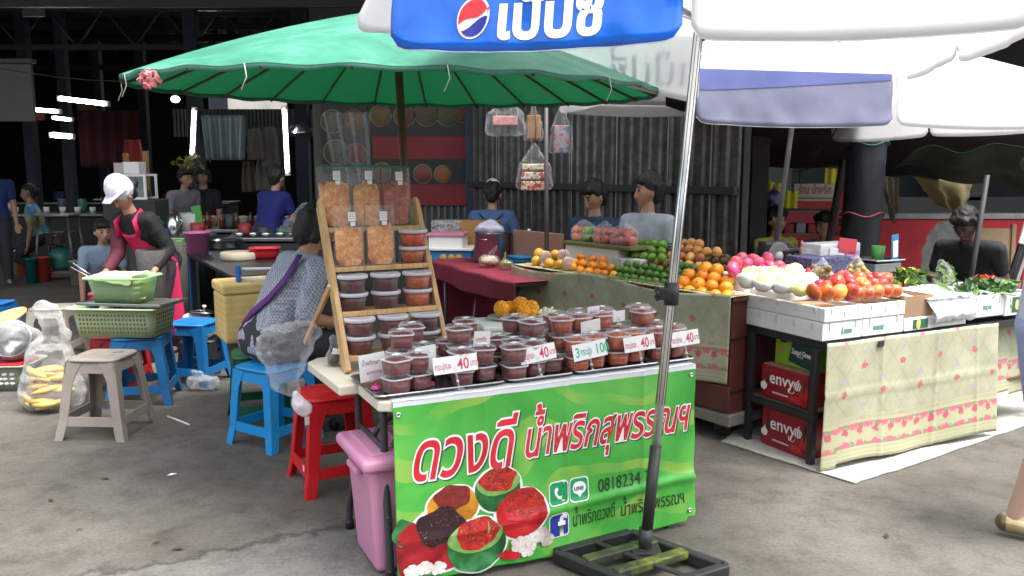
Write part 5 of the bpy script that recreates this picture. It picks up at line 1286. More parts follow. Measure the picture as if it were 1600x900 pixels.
# cartons under the table
m_env = nodes_mat('red_carton', lambda N, L, tc: ramp(N, L, noise_(N, L, tc.outputs['Object'], 3, 3), [(.3, (.22, .006, .014)), (.7, (.34, .012, .022))]), .35)
m_kr = M('brown_card', (.30, .19, .11), .85, .12, 8)
m_slot = M('slot_shadow_card', (.05, .03, .02), .9)
AL = math.atan2((LB - c2(-.06, .05, 0)).y, (LB - c2(-.06, .05, 0)).x)            # the open left side of the table
LW = (c2(-.06, .05, 0) - LB).length - .13
def red_carton(label, o, z0, ang_, w, h, d, sc):
    t = thing('fruit_carton', label, 'carton', (o.x, o.y, z0), ang_, 'red apple cartons under the table')
    b = MB(); b.box((w / 2, d / 2, h / 2), (w, d, h), .005); b.done('box_body', m_env, t)
    b = MB(); b.box((w / 2, d / 2, h + .004), (w - .02, d - .02, .006)); b.done('open_top', m_kr, t)
    for x in (.15 * w, .93 * w):
        b = MB(); b.box((x, -.002, h * .62), (.018, .004, h * .42), .0015); b.done('hand_slot', m_slot, t)
    text_on('envy', lambda a, c: (w * .19 + a, -.0025, h * .48 + c), .118 * sc, m_wht_t, t, offset=.0012)
    f2 = lambda a, c: Vector((a, -.003, c)); cx_, cz_ = w * .79, h * .60
    flat('apple_mark', [circ(cx_, cz_, .034 * sc, 26, ry=.031 * sc)], f2, m_wht_t, t)
    b = MB()
    for k in range(4): b.tube([(cx_ + (-.026 + k * .017 + .006 * math.sin(j * .8)) * sc, -.004, cz_ + (-.026 + j * .0065) * sc) for j in range(9)], .0022 * sc, 4)
    b.done('mark_stripe', m_env, t)
    b = MB(); b.tube([(cx_ + .002, -.0035, cz_ + .03 * sc), (cx_ + .012 * sc, -.0035, cz_ + .045 * sc)], .003 * sc, 5); b.tube([(w * .60, -.003, h * .46), (w * .62, -.003, h * .34), (w * .70, -.003, h * .34), (w * .74, -.003, h * .42)], .0025, 4); b.done('mark_stem', m_wht_t, t)
    flat('pear_mark', [blobp(w * .075, h * .34, .026, .024, 3, .2, 20), [(w * .075 - .012, h * .40), (w * .075 + .012, h * .40), (w * .075 + .002, h * .53)]], f2, m_wht_t, t)
    flat('swirl_print', [blobp(w * .80, h * .18, .07, .02, 5, .3, 24), blobp(w * .93, h * .35, .03, .06, 6, .3, 24)], f2, M('bright_red_print', (.50, .015, .02), .4), t)
    b = MB()
    for i in range(22): b.box((w * .27 + i * .0055, -.003, h * .20), (.0032, .001, .007 + .004 * (i % 3 == 0)))
    b.done('small_print', m_wht_t, t); return t
o1 = c2(xL, qL, 0)                                                           # back-left leg
zR0, zR1 = .335, .335
pa, pc = P(1185, 640, .335), P(1284, 693, .335)
dirL = (c2(-.06, .05, 0) - o1); aL = math.atan2(dirL.y, dirL.x); dL = dirL.normalized()
red_carton('red apple carton on the lower shelf of the second stall, its pale word clear', o1 + dL * .07 - Vector((-dL.y, dL.x, 0)) * -.02, .298, aL, LW, .185, .42, .85)
red_carton('red apple carton standing on the pale mat below the shelf', o1 + dL * .09 - Vector((-dL.y, dL.x, 0)) * -.02, .012, aL, LW, .225, .42, .9)
m_lg = M('lime_carton', (.22, .40, .025), .5, .1, 4); m_dg = M('dark_green_carton', (.008, .055, .045), .45, .15, 4)
oz = o1 + dL * .10 + Vector((-dL.y, dL.x, 0)) * .08
zc = thing('fruit_carton', 'lime and dark green kiwi carton on top of the upper red carton', 'carton', (oz.x, oz.y, .490), aL)
zc.scale = (max(.5, (LW - .04) / .48), 1, 1)
b = MB(); b.box((.24, .16, .078), (.48, .30, .155), .004); b.done('box_body', m_lg, zc)
b = MB(); b.verts([(.16, -.0, .03), (.44, -.0, .0), (.44, -.0, .17), (.21, -.0, .17)], [(0, 1, 2, 3)], T=TR((0, .008, 0))); b.done('dark_panel', m_dg, zc)
b = MB(); b.box((.10, .007, .142), (.07, .004, .024), .001); b.box((.33, .005, .15), (.10, .004, .02), .001); b.done('hand_slot', m_slot, zc)
text_on('Zespri Green', lambda a, c: (.20 + a, .0045, .080 + c - a * .04), .042, m_wht_t, zc, offset=.0012)
text_on('KIWIFRUIT', lambda a, c: (.26 + a, .0045, .062 + c - a * .04), .016, m_wht_t, zc)
flat('round_print', [circ(.07, .085, .022, 20, ry=.018)], lambda a, c: Vector((a, .0065, c)), M('orange_print', (.55, .20, .06), .5), zc)
# foam boxes on the table
m_foamw = M('foam_box_white', (.78, .79, .79), .75, .04, 6, bump=.1, bscale=180, dirt=.06)
m_tagg = M('green_box_label', (.10, .26, .20), .5, .2, 30)
def foam_tray(label, x0, x1, q0, q1, z0, z1, tagx=None, rib=True, lip=False, big=None):
    t = thing('foam_box', label, 'foam box', c2((x0 + x1) / 2, (q0 + q1) / 2, z0), A2, 'white foam fruit boxes'); w, d, h = x1 - x0, q1 - q0, z1 - z0; th = .022
    b = MB()
    for (cx, cy, sx_, sy_) in ((0, -d / 2 + th / 2, w, th), (0, d / 2 - th / 2, w, th), (-w / 2 + th / 2, 0, th, d - 2 * th), (w / 2 - th / 2, 0, th, d - 2 * th)):
        b.box((cx, cy, h / 2), (sx_, sy_, h), .006)
    b.box((0, 0, .012), (w - 2 * th, d - 2 * th, .022))
    if rib:
        b.mi = 1; n = max(2, int(w / .09)); m2 = max(2, int(d / .13))
        for i in range(n): b.box((-w / 2 + (i + .5) * w / n, -d / 2 - .002, h * .5 if i % 2 else h * .8), (.006, .006, h * .42), .002)
        for i in range(m2): b.box((-w / 2 - .002, -d / 2 + (i + .5) * d / m2, h * .74), (.008, .02, h * .4), .003)
    b.done('tub', [m_foamw, M('foam_rib', (.62, .63, .63), .8, .05)], t)
    if tagx is not None:
        b = MB(); b.box((tagx, -d / 2 - .0015, h * .45), (.075, .003, .022), .0005); b.done('paper_tag', m_tagg, t)
    if big is not None:
        b = MB(); b.box((big, -d / 2 - .002, h * .5), (.12, .003, h * .7)); b.done('printed_label', M('dark_green_print', (.02, .12, .06), .5, .2, 9), t)
        flat('mango_print', [blobp(big - .018, h * .5, .018, .034, 3, .2, 20)], lambda a, c: Vector((a, -d / 2 - .0042, c)), M('yellow_print', (.62, .50, .16), .5), t)
    return t
x1300 = c2x(1300, 533); x1288 = c2x(1288, 530); x1410 = c2x(1411, 512)
z_a, z_b, z_c = .699, .799, .889
xs = [x1288 - .015, x1288 + (x1410 - x1288) * .46, x1410]
DQ = .80
foam_tray('lower white foam box at the near left corner of the second stall', xs[0], xs[1], -.0, DQ, z_a, z_b, .03)
foam_tray('upper white foam box with melons and mangoes at the near left corner', xs[0], xs[1], -.008, DQ, z_b + .002, z_c - .01, None)
foam_tray('lower white foam box beside the corner one, green tag in its middle', xs[1] + .004, xs[2], -.0, DQ, z_a, z_b, -.04)
foam_tray('upper white foam box carrying the red apples', xs[1] + .004, xs[2], -.006, DQ, z_b + .002, z_c - .012, None)
x1455, x1510, x1568, x1600 = c2x(1458, 505), c2x(1512, 500), c2x(1568, 492), c2x(1602, 490)
foam_tray('low white foam box with a dark green mango label under the brown carton', xs[2] + .01, x1455, .0, .5, z_a, z_a + .075, None, False, False, .01)
foam_tray('low plain white foam box under the milky plastic sheet', x1455 + .008, x1510, .01, .5, z_a, z_a + .06, None, False)
foam_tray('white foam box of leafy greens right of the milky plastic sheet', x1510 + .01, x1568, .0, .5, z_a + .03, z_a + .16, 0., True)
foam_tray('white foam box at the right edge with a mango label', x1568 + .008, x1568 + .30, .0, .5, z_a + .02, z_a + .155, -.06, True, False, -.02)
bc = thing('brown_carton', 'open brown cardboard tray with cut edges on a low foam box', 'carton', c2((xs[2] + x1455) / 2, .20, z_a + .077), A2)
w = x1455 - xs[2] - .01
b = MB(); b.box((0, -.19, .06), (w, .006, .12)); b.box((0, .19, .06), (w, .006, .12)); b.box((-w / 2, 0, .06), (.006, .38, .12)); b.box((w / 2, 0, .06), (.006, .38, .12)); b.box((0, 0, .004), (w, .38, .006)); b.done('tray_body', m_kr, bc)
ps = thing('plastic_sheet', 'milky clear plastic sheet draped over a low foam box', 'plastic sheet', (0, 0, 0))
b = MB(); xq0, xq1 = x1455 - .02, x1510 + .02
def psf(a, c):
    x = lerp(xq0 - .1 * c, xq1 - .02 * math.sin(a * 3), a); 
    if c < .5: return c2(x, -.02 - .025 * math.sin(c * 9), lerp(z_a + .03 + .03 * a * (1 - a), z_a + .175, c / .5) + .012 * nz(a * 7, c * 9, 2))
    return c2(x, lerp(-.02, .42, (c - .5) * 2), z_a + .175 + .018 * nz(a * 8, c * 8, 3))
b.grid(psf, 40, 40); b.done('film', clear('milky_sheet', op=.72, rough=.35, bump=.3, bscale=9, fac=.2, body=(.80, .82, .84)), ps, sol=.002)
# melons in foam nets, mangoes, apples
gM = 'melons in white nets'
m_sock = M('white_foam_net', (.80, .77, .72), .8, .06, 60, bump=.4, bscale=160)
def netted(u, v, q, sc=1.):
    o = fruit('melon', s2(u, v, q), 'pale yellow melon in a white net on the corner foam box', gM, sc); o.rotation_euler = (random.uniform(-.3, .3), random.uniform(-.3, .3), random.uniform(0, 6))
    b = MB(); b.lathe([(.012, -.0515), (.034, -.046), (.052, -.022), (.0575, .004), (.053, .026), (.050, .026), (.054, .004), (.05, -.02)], 20, cap=False); s_ = b.done('net_sock', m_sock, o)
for (u, v, q) in [(1168, 436, .30), (1190, 430, .45), (1192, 442, .22), (1208, 428, .50), (1216, 432, .36), (1220, 445, .18), (1242, 424, .33), (1248, 437, .28), (1264, 438, .35), (1232, 444, .24), (1175, 428, .5), (1200, 440, .36)]: netted(u, v, q)
for (u, v, q) in [(1250, 452, .10), (1262, 450, .16)]: fruit('melon', s2(u, v, q), 'bare yellow melon low at the front of the corner foam box', gM, .85)
gG = 'mangoes on the corner foam box'
for (u, v, q) in [(1272, 456, .04), (1292, 458, .04), (1310, 457, .04), (1328, 456, .05), (1308, 442, .12), (1290, 450, .10), (1330, 446, .12), (1345, 445, .14)]: fruit('mango', s2(u, v, q), 'red and orange mango at the front of the foam boxes', gG, .95)
gA = 'red apples on the foam boxes'
for (u, v, q) in [(1340, 458, .04), (1355, 457, .04), (1370, 456, .04), (1385, 455, .05), (1398, 455, .05), (1350, 447, .1), (1364, 445, .12), (1378, 444, .1), (1372, 436, .16), (1326, 438, .2), (1318, 434, .28), (1265, 428, .5), (1280, 446, .3), (1358, 436, .2), (1342, 436, .2), (1384, 436, .18)]: fruit('apple', s2(u, v, q), 'red apple in the heap at the right end of the foam boxes', gA, 1.05)
# filling boards so that the heaps rest on something
tag(MB().box(c2((xs[0] + xs[2]) / 2, .40, .827), (xs[2] - xs[0] - .08, .62, .06), .01, rot=A2).done('packing_board', m_kr), 'brown packing board inside the foam boxes under the fruit', 'packing board')
tag(MB().box(c2((xs[0] + xs[1]) / 2 + .05, .50, .882), (xs[1] - xs[0] - .06, .34, .05), .01, rot=A2).done('packing_board', m_foamw), 'white foam insert lifting the back row of melons', 'foam insert')
# dragon fruit between the stalls
dsx = thing('foam_box', 'white foam box edge holding the pink dragon fruit between both stalls', 'foam box', (0, 0, 0))
pA, pB_ = s2(1130, 427, .62), s2(1200, 436, .62); pm_ = (pA + pB_) / 2
b = MB(); b.box((pm_.x + .1, pm_.y + .24, pm_.z - .07), (.34, .30, .12), .01, rot=A2 - .02); b.done('tub', m_foamw, dsx)
gD = 'dragon fruit between the stalls'
for (u, v, q) in [(1150, 411, .78), (1166, 413, .80), (1184, 413, .78), (1202, 416, .74), (1216, 416, .78), (1158, 404, .88), (1178, 406, .9), (1200, 405, .88), (1145, 420, .72), (1168, 424, .70), (1192, 424, .70), (1222, 422, .72)]: fruit('dragon', s2(u, v, q), 'pink dragon fruit in the row behind the melons', gD, .82)
# small bagged longans, paper stack, scale, fan, bottles, payment board, greens
m_lon = M('brown_longan', (.20, .12, .04), .7, .2, 20, rnd=.3)
for (u, v, q, lb) in ((1284, 429, .42, 'clear bag of brown longans just behind the mangoes'), (1338, 425, .42, 'clear bag of yellow-brown longans beside the navy patterned box')):
    t = thing('fruit_bag', lb, 'bag of fruit', s2(u, v, q), 0); b = MB()
    for i in range(26): b.ball((random.gauss(0, .035), random.gauss(0, .03), random.uniform(-.03, .05)), .016, 10, 7)
    b.done('longans', m_lon if q < .425 and u < 1300 else M('yellow_longan', (.34, .24, .06), .7, .2, 20), t)
    b = MB(); b.hull([((-.03, 0, -.02), .05), ((.03, 0, -.02), .05), ((0, 0, .04), .04), ((0, 0, .09), .01)]); remesh(b.done('film', m_bag, t), .01, 2, .008, 18)
def s2box(name, label, cat, u0, v0, u1, v1, q, d, mat, part, bev=.004):
    a, c = s2(u0, v0, q), s2(u1, v1, q); w = abs((c - a).dot(E2)); h = a.z - c.z; m_ = (a + c) / 2
    t = thing(name, label, cat, (m_.x, m_.y, c.z), A2); b = MB(); b.box((0, d / 2, h / 2), (w, d, h), bev); b.done(part, mat, t); return t, w, h
m_nvp = nodes_mat('navy_pattern_cloth', lambda N, L, tc: mixc(N, L, ramp(N, L, noise_(N, L, tc.outputs['Object'], 45, 3, .6, 2), [(.48, (0, 0, 0)), (.54, (.6, .6, .6))]), (.025, .03, .09), (.16, .15, .26)), .8)
nb_, w, h = s2box('cloth_box', 'box wrapped in navy patterned cloth behind the apples', 'box', 1268, 404, 1328, 434, .60, .22, m_nvp, 'wrapped_body')
sb, w, h = s2box('bag_stack', 'stack of clear and red printed plastic packing bags behind the navy box', 'bag stack', 1282, 382, 1344, 405, .70, .16, clear('bag_pack', op=.45, rough=.2, bump=.5, bscale=20), 'packs', .01)
for (x, z, w_, h_, m_) in ((.05, .09, .16, .10, M('red_print', (.5, .04, .06), .4)), (-.04, .05, .13, .06, M('pale_print', (.6, .6, .62), .4)), (.10, .03, .12, .05, M('mauve_print', (.4, .2, .4), .4))):
    b = MB(); b.box((x, -.006, z), (w_, .006, h_), .002, rot=rot(0, random.uniform(-.15, .15))); b.done('printed_pack', m_, sb)
fan = thing('desk_fan', 'black box fan with a pale round hub on the second stall', 'fan', s2(1208, 400, 1.15), A2)
b = MB(); b.box((0, 0, .0), (.22, .09, .21), .02); b.done('housing', m_black, fan)
b = MB(); b.lathe([(.085, -.004), (.098, -.004), (.098, .006), (.085, .006)], 28, T=TR((0, -.05, 0), PI / 2)); b.done('ring', M('grey_plastic', (.2, .2, .2), .5), fan)
b = MB(); b.lathe([(0, -.01), (.028, -.01), (.036, .004), (0, .008)], 22, T=TR((0, -.055, 0), PI / 2)); b.done('hub_cap', M('pale_plastic', (.6, .6, .58), .5), fan)
for k in range(5):
    b = MB(); b.box((.055, 0, 0), (.07, .004, .035), .002, T=TR((0, -.046, 0), 0, k * 2 * PI / 5) @ rot(.4)); b.done('blade', m_char, fan)
bl = thing('cash_box', 'black case with two pale dials beside the fan', 'case', s2(1236, 402, 1.1), A2)
b = MB(); b.box((0, .06, 0), (.19, .14, .13), .02); b.done('case_body', m_black, bl)
for x in (-.03, .03):
    b = MB(); b.lathe([(0, -.003), (.018, -.003), (.016, .006), (0, .008)], 16, T=TR((x, -.015, .01), PI / 2)); b.done('dial', M('grey_plastic', (.2, .2, .2), .5), bl)
for i, (u, v, col, lb) in enumerate([(1252, 394, (.55, .22, .14), 'salmon bottle, tallest of the trio by the black case'), (1259, 397, (.5, .36, .25), 'tan bottle with a teal cap between two bottles'), (1266, 398, (.7, .7, .66), 'white bottle with teal cap, rightmost of the trio')]):
    t = thing('bottle', lb, 'bottle', s2(u, v + 8, 1.05), 0, 'bottles by the black case'); b = MB(); b.lathe([(0, 0), (.016, 0), (.017, .06), (.008, .075), (.008, .085), (0, .085)], 14); b.done('flask', M('bottle_%d' % i, col, .35), t)
    b = MB(); b.lathe([(0, .08), (.009, .08), (.009, .10), (.004, .115), (0, .115)], 12); b.done('cap', M('teal_cap', (.03, .3, .3), .4) if i else M('salmon_cap', (.6, .3, .22), .4), t)
sc, w, h = s2box('scale', 'grey metal market scale below the blue payment board', 'scale', 1368, 413, 1408, 427, .60, .20, M('scale_grey', (.30, .31, .31), .4, .1, metal=.4), 'housing', .008)
b = MB(); b.box((0, .1, h + .02), (w * 1.1, .24, .012), .005); b.done('pan', m_steel, sc)
pbd = thing('payment_board', 'tall blue payment board with a blank white panel standing by the scale', 'sign', s2(1398, 416, .62), A2 + R(8))
hh_ = zat(366, s2(1398, 416, .62).y) - s2(1398, 416, .62).z
b = MB(); b.box((0, 0, hh_ / 2), (.075, .006, hh_), .003, T=rot(0, -.09)); b.done('board', M('payment_blue', (.03, .22, .50), .4, .05), pbd)
b = MB(); b.box((0, -.004, hh_ * .55), (.052, .003, hh_ * .52), .001, T=rot(0, -.09)); b.done('blank_panel', m_white, pbd)
gsc = thing('green_pot', 'small green plastic scoop leaning by the pillar', 'scoop', s2(1372, 398, .72), A2)
b = MB(); b.lathe([(.0, -.07), (.03, -.07), (.045, .06), (.04, .06), (.026, -.06)], 18); b.done('cup_body', M('grass_green_plastic', (.07, .30, .06), .4), gsc)
# greens
m_leaf = M('leaf_green', (.09, .20, .035), .6, .35, 18, rnd=.3); m_leafd = M('dark_leaf', (.03, .08, .02), .6, .35, 18)
def leaves(name, label, cat, p, n, rad, mats, sz=.05, film=None, hz=.1):
    t = thing(name, label, cat, p, A2)
    for j, mm in enumerate(mats):
        b = MB()
        for i in range(n):
            q = Vector((random.gauss(0, rad), random.gauss(0, rad * .6), random.uniform(0, hz))); r_ = rot(random.uniform(-1.2, 1.2), random.uniform(-1.2, 1.2), random.uniform(0, 6))
            s_ = sz * random.uniform(.6, 1.3); b.verts([(-s_, 0, 0), (-s_ * .3, s_ * .38, s_ * .12), (s_ * .5, s_ * .30, s_ * .1), (s_, 0, -.05 * s_), (s_ * .5, -s_ * .3, s_ * .1), (-s_ * .3, -s_ * .38, s_ * .12)], [(0, 1, 2, 3), (0, 3, 4, 5)], T=Matrix.Translation(q) @ r_)
        b.done('leaf_mass', mm, t)['kind'] = 'stuff'
    if film:
        b = MB(); b.hull(film); remesh(b.done('film', m_bag, t), .012, 2, .012, 12)
    return t
leaves('vegetable_bag', 'tall clear bag of pale green vegetables standing behind the milky sheet', 'vegetables', s2(1476, 448, .45), 46, .03, (M('pale_green', (.30, .42, .10), .6, .3, 20), m_leaf), .035, [((-.05, 0, .0), .05), ((.05, 0, 0), .05), ((-.02, 0, .10), .05), ((-.05, 0, .17), .02)], .15)
leaves('leafy_greens', 'leafy greens lying in the foam box right of the milky sheet', 'vegetables', s2(1540, 455, .2), 60, .11, (m_leaf, m_leafd), .05, None, .05)
leaves('leafy_greens', 'mixed yellow-green vegetables behind the brown carton', 'vegetables', s2(1418, 442, .42), 50, .06, (m_leaf, M('yellow_green', (.42, .42, .06), .6, .3, 20), m_leafd), .04, None, .08)
leaves('flower_bunch', 'bright orange-red flowers beside the bending man', 'flowers', s2(1540, 438, .45), 40, .03, (M('orange_red_petal', (.65, .12, .03), .6, .2, 20),), .022, None, .03)
tg = thing('food_bundle', 'red and yellow wrapped vegetable bundle beside the scale', 'vegetables', s2(1408, 436, .5), A2)
b = MB(); b.tube([(-.06, 0, .03), (.02, .01, .02), (.1, .02, -.02)], [.02, .03, .018], 12); b.done('wrap', M('yellow_wrap', (.6, .5, .08), .5, .2, 15), tg)
b = MB(); b.ball((-.05, -.02, .0), .035, 14, 10); b.ball((-.01, -.025, -.012), .03, 14, 10); b.done('peppers', M('red_pepper', (.5, .03, .02), .35), tg)
jr = thing('jar', 'clear plastic box of dark food at the right end of the foam boxes', 'jar', s2(1576, 462, .2), A2)
b = MB(); b.lathe([(0, 0), (.05, 0), (.055, .10), (.057, .10)], 24, sq=2, cap=False); b.done('tub', m_clr, jr); b = MB(); b.lathe([(0, .003), (.046, .003), (.05, .06), (0, .062)], 20, sq=2); b.done('contents', PASTE['dark'], jr)
# black sack with pink word under the far cloth
bs = thing('black_sack', 'black printed carton with pink letters under the far floral cloth', 'carton', c2(XC + .12, .45, .012), A2)
b = MB(); b.box((.15, 0, .11), (.5, .2, .22), .01); b.done('box_body', M('black_carton', (.015, .014, .018), .6), bs)
# ================================================================== STOOLS, BASKETS AND BAGS ON THE LEFT
def stool(label, c, rz, col, top=.30, bot=.40, h=.46, group='plastic stools', name='plastic_stool', dirt=.0, wear=None):
    m = M(name + '_' + '_'.join('%d' % (x * 100) for x in col), col, .42, .10, 9, dirt=dirt, spec=.5, bump=.05, bscale=60) if wear is None else wear
    t = thing(name, label, 'stool', c, rz, group)
    b = MB(); b.lathe([(0, h - .016), (top * .47, h - .016), (top / 2 + .006, h - .020), (top / 2 + .008, h - .008), (top / 2 - .004, h), (0, h)], 40, sq=5)
    for k in range(5): b.box((0, (k - 2) * top * .15, h + .0012), (top * .6, .006, .003), .001)
    b.done('seat', m, t)
    def cz(z): return lerp(bot, top, z / h) / 2
    for sx in (1, -1):
        for sy in (1, -1):
            b = MB(); n = 9; co = []
            for i in range(n):
                z = lerp(0, h - .018, i / (n - 1)); o = cz(z) + (.010 * (1 - i / 2) if i < 2 else 0); w = lerp(.052, .066, z / h); th = .009
                if i >= n - 3: w += (.0, .018, .045)[i - n + 3]
                P_ = [(o, o), (o - w, o), (o - w, o - th), (o - th, o - th), (o - th, o - w), (o, o - w)]
                co += [(sx * x, sy * y, z) for x, y in P_]
            fa = [(i * 6 + k, i * 6 + (k + 1) % 6, (i + 1) * 6 + (k + 1) % 6, (i + 1) * 6 + k) for i in range(n - 1) for k in range(6)] + [tuple(range(6)), tuple((n - 1) * 6 + k for k in range(6))]
            b.verts(co, fa); bmesh.ops.bevel(b.b, geom=[e for e in b.b.edges if abs(e.verts[0].co.z - e.verts[1].co.z) > .02], offset=.004, segments=2, profile=.5, affect='EDGES'); b.done('leg', m, t)
    for k in range(4):
        q = Matrix.Rotation(k * PI / 2, 4, 'Z')
        b = MB(); z0, z1 = h - .085, h - .018; b.verts([(-cz(z0), -cz(z0) + .004, z0), (cz(z0), -cz(z0) + .004, z0), (cz(z1), -cz(z1) + .004, z1), (-cz(z1), -cz(z1) + .004, z1), (-cz(z0), -cz(z0) + .012, z0), (cz(z0), -cz(z0) + .012, z0), (cz(z1), -cz(z1) + .012, z1), (-cz(z1), -cz(z1) + .012, z1)],
            [(0, 1, 2, 3), (7, 6, 5, 4), (0, 4, 5, 1), (3, 2, 6, 7), (0, 3, 7, 4), (1, 5, 6, 2)], T=q); b.done('apron', m, t)
        b = MB(); z0, z1 = .085, .14; b.verts([(-cz(z0), -cz(z0) + .003, z0), (cz(z0), -cz(z0) + .003, z0), (cz(z1), -cz(z1) + .003, z1), (-cz(z1), -cz(z1) + .003, z1), (-cz(z0), -cz(z0) + .011, z0), (cz(z0), -cz(z0) + .011, z0), (cz(z1), -cz(z1) + .011, z1), (-cz(z1), -cz(z1) + .011, z1)],
            [(0, 1, 2, 3), (7, 6, 5, 4), (0, 4, 5, 1), (3, 2, 6, 7), (0, 3, 7, 4), (1, 5, 6, 2)], T=q); b.done('stretcher', m, t)
    return t
def wornm(name, c, under): return nodes_mat(name, lambda N, L, tc: mixc(N, L, ramp(N, L, noise_(N, L, tc.outputs['Object'], 11, 8, .75, .4), [(.58, (0, 0, 0)), (.66, (1, 1, 1))]), c, under), .45)
gA_, gB_ = P(90, 689, 0), P(198, 689, 0)
st_g = stool('greyish taupe plastic stool, dusty and empty, in front of the bag of bananas', ((gA_.x + gB_.x) / 2, gA_.y + .20, 0), R(-3), (.33, .285, .25), .30, .41, .485, dirt=.22)
b = MB(); b.box((.07, .05, .4862), (.06, .022, .0012), rot=.3); b.done('worn_hole', M('dark_hole', (.03, .03, .03), .9), st_g)
nA, lA = P(425, 711, 0), P(357, 692, 0); e = lA - nA
pv = Vector((e.y, -e.x, 0)); pv = pv if pv.y > 0 else -pv
cB = nA + e / 2 + pv / 2; rzB = math.atan2(e.y, e.x) + PI
st_b = stool('bright blue plastic stool with chipped paint under the seated woman', (cB.x, cB.y, 0), rzB, (.0, .30, .65), .32, e.length, .47, wear=wornm('worn_sky_blue', (.004, .25, .62), (.03, .20, .30)))
st_gr = stool('green plastic stool just behind the bright blue one, under the bamboo-coloured box', (cB.x - .22, cB.y + .42, 0), R(20), (.01, .11, .06), .30, .38, .45)
nR = P(481, 781, 0); eF = Vector((math.cos(R(28)), math.sin(R(28)), 0)); eB2 = Vector((-math.sin(R(28)), math.cos(R(28)), 0))
cR = nR + eF * .19 + eB2 * .19
st_r = stool('bright red plastic stool under the left end of the folding table', (cR.x, cR.y, 0), R(28), (.62, .012, .018), .30, .385, .485)
b = MB(); b.box((-.178, -.1815, .395), (.022, .003, .04), .001, rot=0); b.box((-.1905, -.13, .14), (.003, .022, .03), .001); b.done('paper_sticker', m_card, st_r)
cD = P(205, 640, 0); st_d = stool('dull blue plastic stool under the green baskets, right behind the grey stool', (cD.x - .02, cD.y + .26, 0), R(12), (.01, .13, .33), .32, .42, .47, dirt=.2)
st_d2 = stool('blue plastic stool farther back at the right end of the green baskets', (cD.x + .16, cD.y + .75, 0), R(-10), (.01, .17, .45), .30, .38, .47)
st_c = stool('beige plastic stool behind the neck of the bag of bananas', (P(85, 560, 0).x - .03, P(85, 560, 0).y + .1, 0), R(5), (.36, .32, .26), .30, .38, .44, dirt=.2)
st_l = stool('blue plastic stool cut by the left edge of the photo', (P(0, 550, 0).x - .05, P(0, 550, 0).y, 0), R(0), (.01, .14, .45), .30, .38, .45)
# green perforated basket, steel tray, colander
yb = cD.y + .24
m_mint = M('mint_plastic', (.50, .64, .42), .42, .08, 8, trans=.25, dirt=.04)
def basket(name, label, cat, c, rz, w, d, h, tap, mat, slots, rimw=.03):
    t = thing(name, label, cat, c, rz); b = MB()
    def ring(W_, D_, z, r=.05, n=6):
        o = []
        for (qx, qy, a0) in ((1, 1, 0), (-1, 1, PI / 2), (-1, -1, PI), (1, -1, 3 * PI / 2)):
            for k in range(n + 1): an = a0 + PI / 2 * k / n; o.append((qx * (W_ / 2 - r) + r * math.cos(an), qy * (D_ / 2 - r) + r * math.sin(an), z))
        return o
    rs = [ring(w - tap, d - tap, .004), ring(w - tap * .5, d - tap * .5, h * .5), ring(w, d, h - .012), ring(w + rimw * 2, d + rimw * 2, h - .004), ring(w + rimw * 2 + .008, d + rimw * 2 + .008, h - .014)]
    n = len(rs[0]); b.verts([p for r_ in rs for p in r_], [(i * n + k, i * n + (k + 1) % n, (i + 1) * n + (k + 1) % n, (i + 1) * n + k) for i in range(4) for k in range(n)] + [tuple(range(n))], None, True)
    b.done('tub', mat, t, sol=.004)
    if slots:
        b = MB(); nx = int(w / .026)
        for rI in range(5):
            z = h * (.18 + .14 * rI); ww = lerp(w - tap, w, z / h); dd_ = lerp(d - tap, d, z / h)
            for i in range(nx - 3):
                x = (i - (nx - 4) / 2) * .025; b.box((x, -dd_ / 2 - .0015, z), (.013, .005, .016)); 
            for i in range(int(d / .03) - 3):
                y = (i - (int(d / .03) - 4) / 2) * .028; b.box((ww / 2 + .0015, y, z), (.005, .013, .016))
        o = b.done('slot_openings', M('slot_yellowish', (.16, .13, .035), .8, .4, 30), t); o['kind'] = 'stuff'
    return t
cx_ = D(197, 505, yb).x
zb1 = .475
gb = basket('produce_basket', 'long mint green perforated basket resting on blue stools under the steel tray', 'basket', (cx_, yb, zb1), R(-4), .58, .36, .21, .05, m_mint, True)
b = MB(); b.box((0, 0, .02), (.48, .27, .03), .01)
for i in range(40): b.ball((random.uniform(-.22, .22), random.uniform(-.12, .12), random.uniform(.04, .17)), (.05, .02, .02), 8, 6, T=None)
b.done('yellow_contents', M('yellow_food', (.46, .36, .12), .7, .3, 15), gb)
b = MB(); b.ball((-.22, -.02, .2), (.05, .04, .03), 12, 8, wob=.5); b.done('blue_wrapper', M('blue_white_wrap', (.2, .4, .65), .4, .6, 30), gb)
tr_ = thing('steel_tray', 'bent grey steel tray lying on the long mint basket', 'tray', (cx_ + .06, yb, zb1 + .218), (R(-2), R(1), R(-4)))
b = MB(); b.box((0, 0, .006), (.56, .40, .006), .002); b.box((0, -.20, .006), (.57, .012, .02), .004); b.box((.285, 0, .006), (.012, .40, .02), .004); b.box((-.285, 0, .006), (.012, .40, .02), .004); b.done('pan', M('dull_steel_tray', (.34, .34, .33), .35, .15, 6, metal=.9), tr_)
ck = basket('produce_basket', 'smaller mint green tub with yellow snacks and a pale cloth on top', 'basket', (cx_ + .01, yb - .02, zb1 + .232), R(-3), .38, .28, .18, .05, clear('mint_clear', tint=(.75, .95, .72), op=.35, rough=.3, body=(.52, .70, .46), fac=.3), False, .022)
m_snackp = M('snack_pack', (.62, .50, .20), .4, .35, 22)
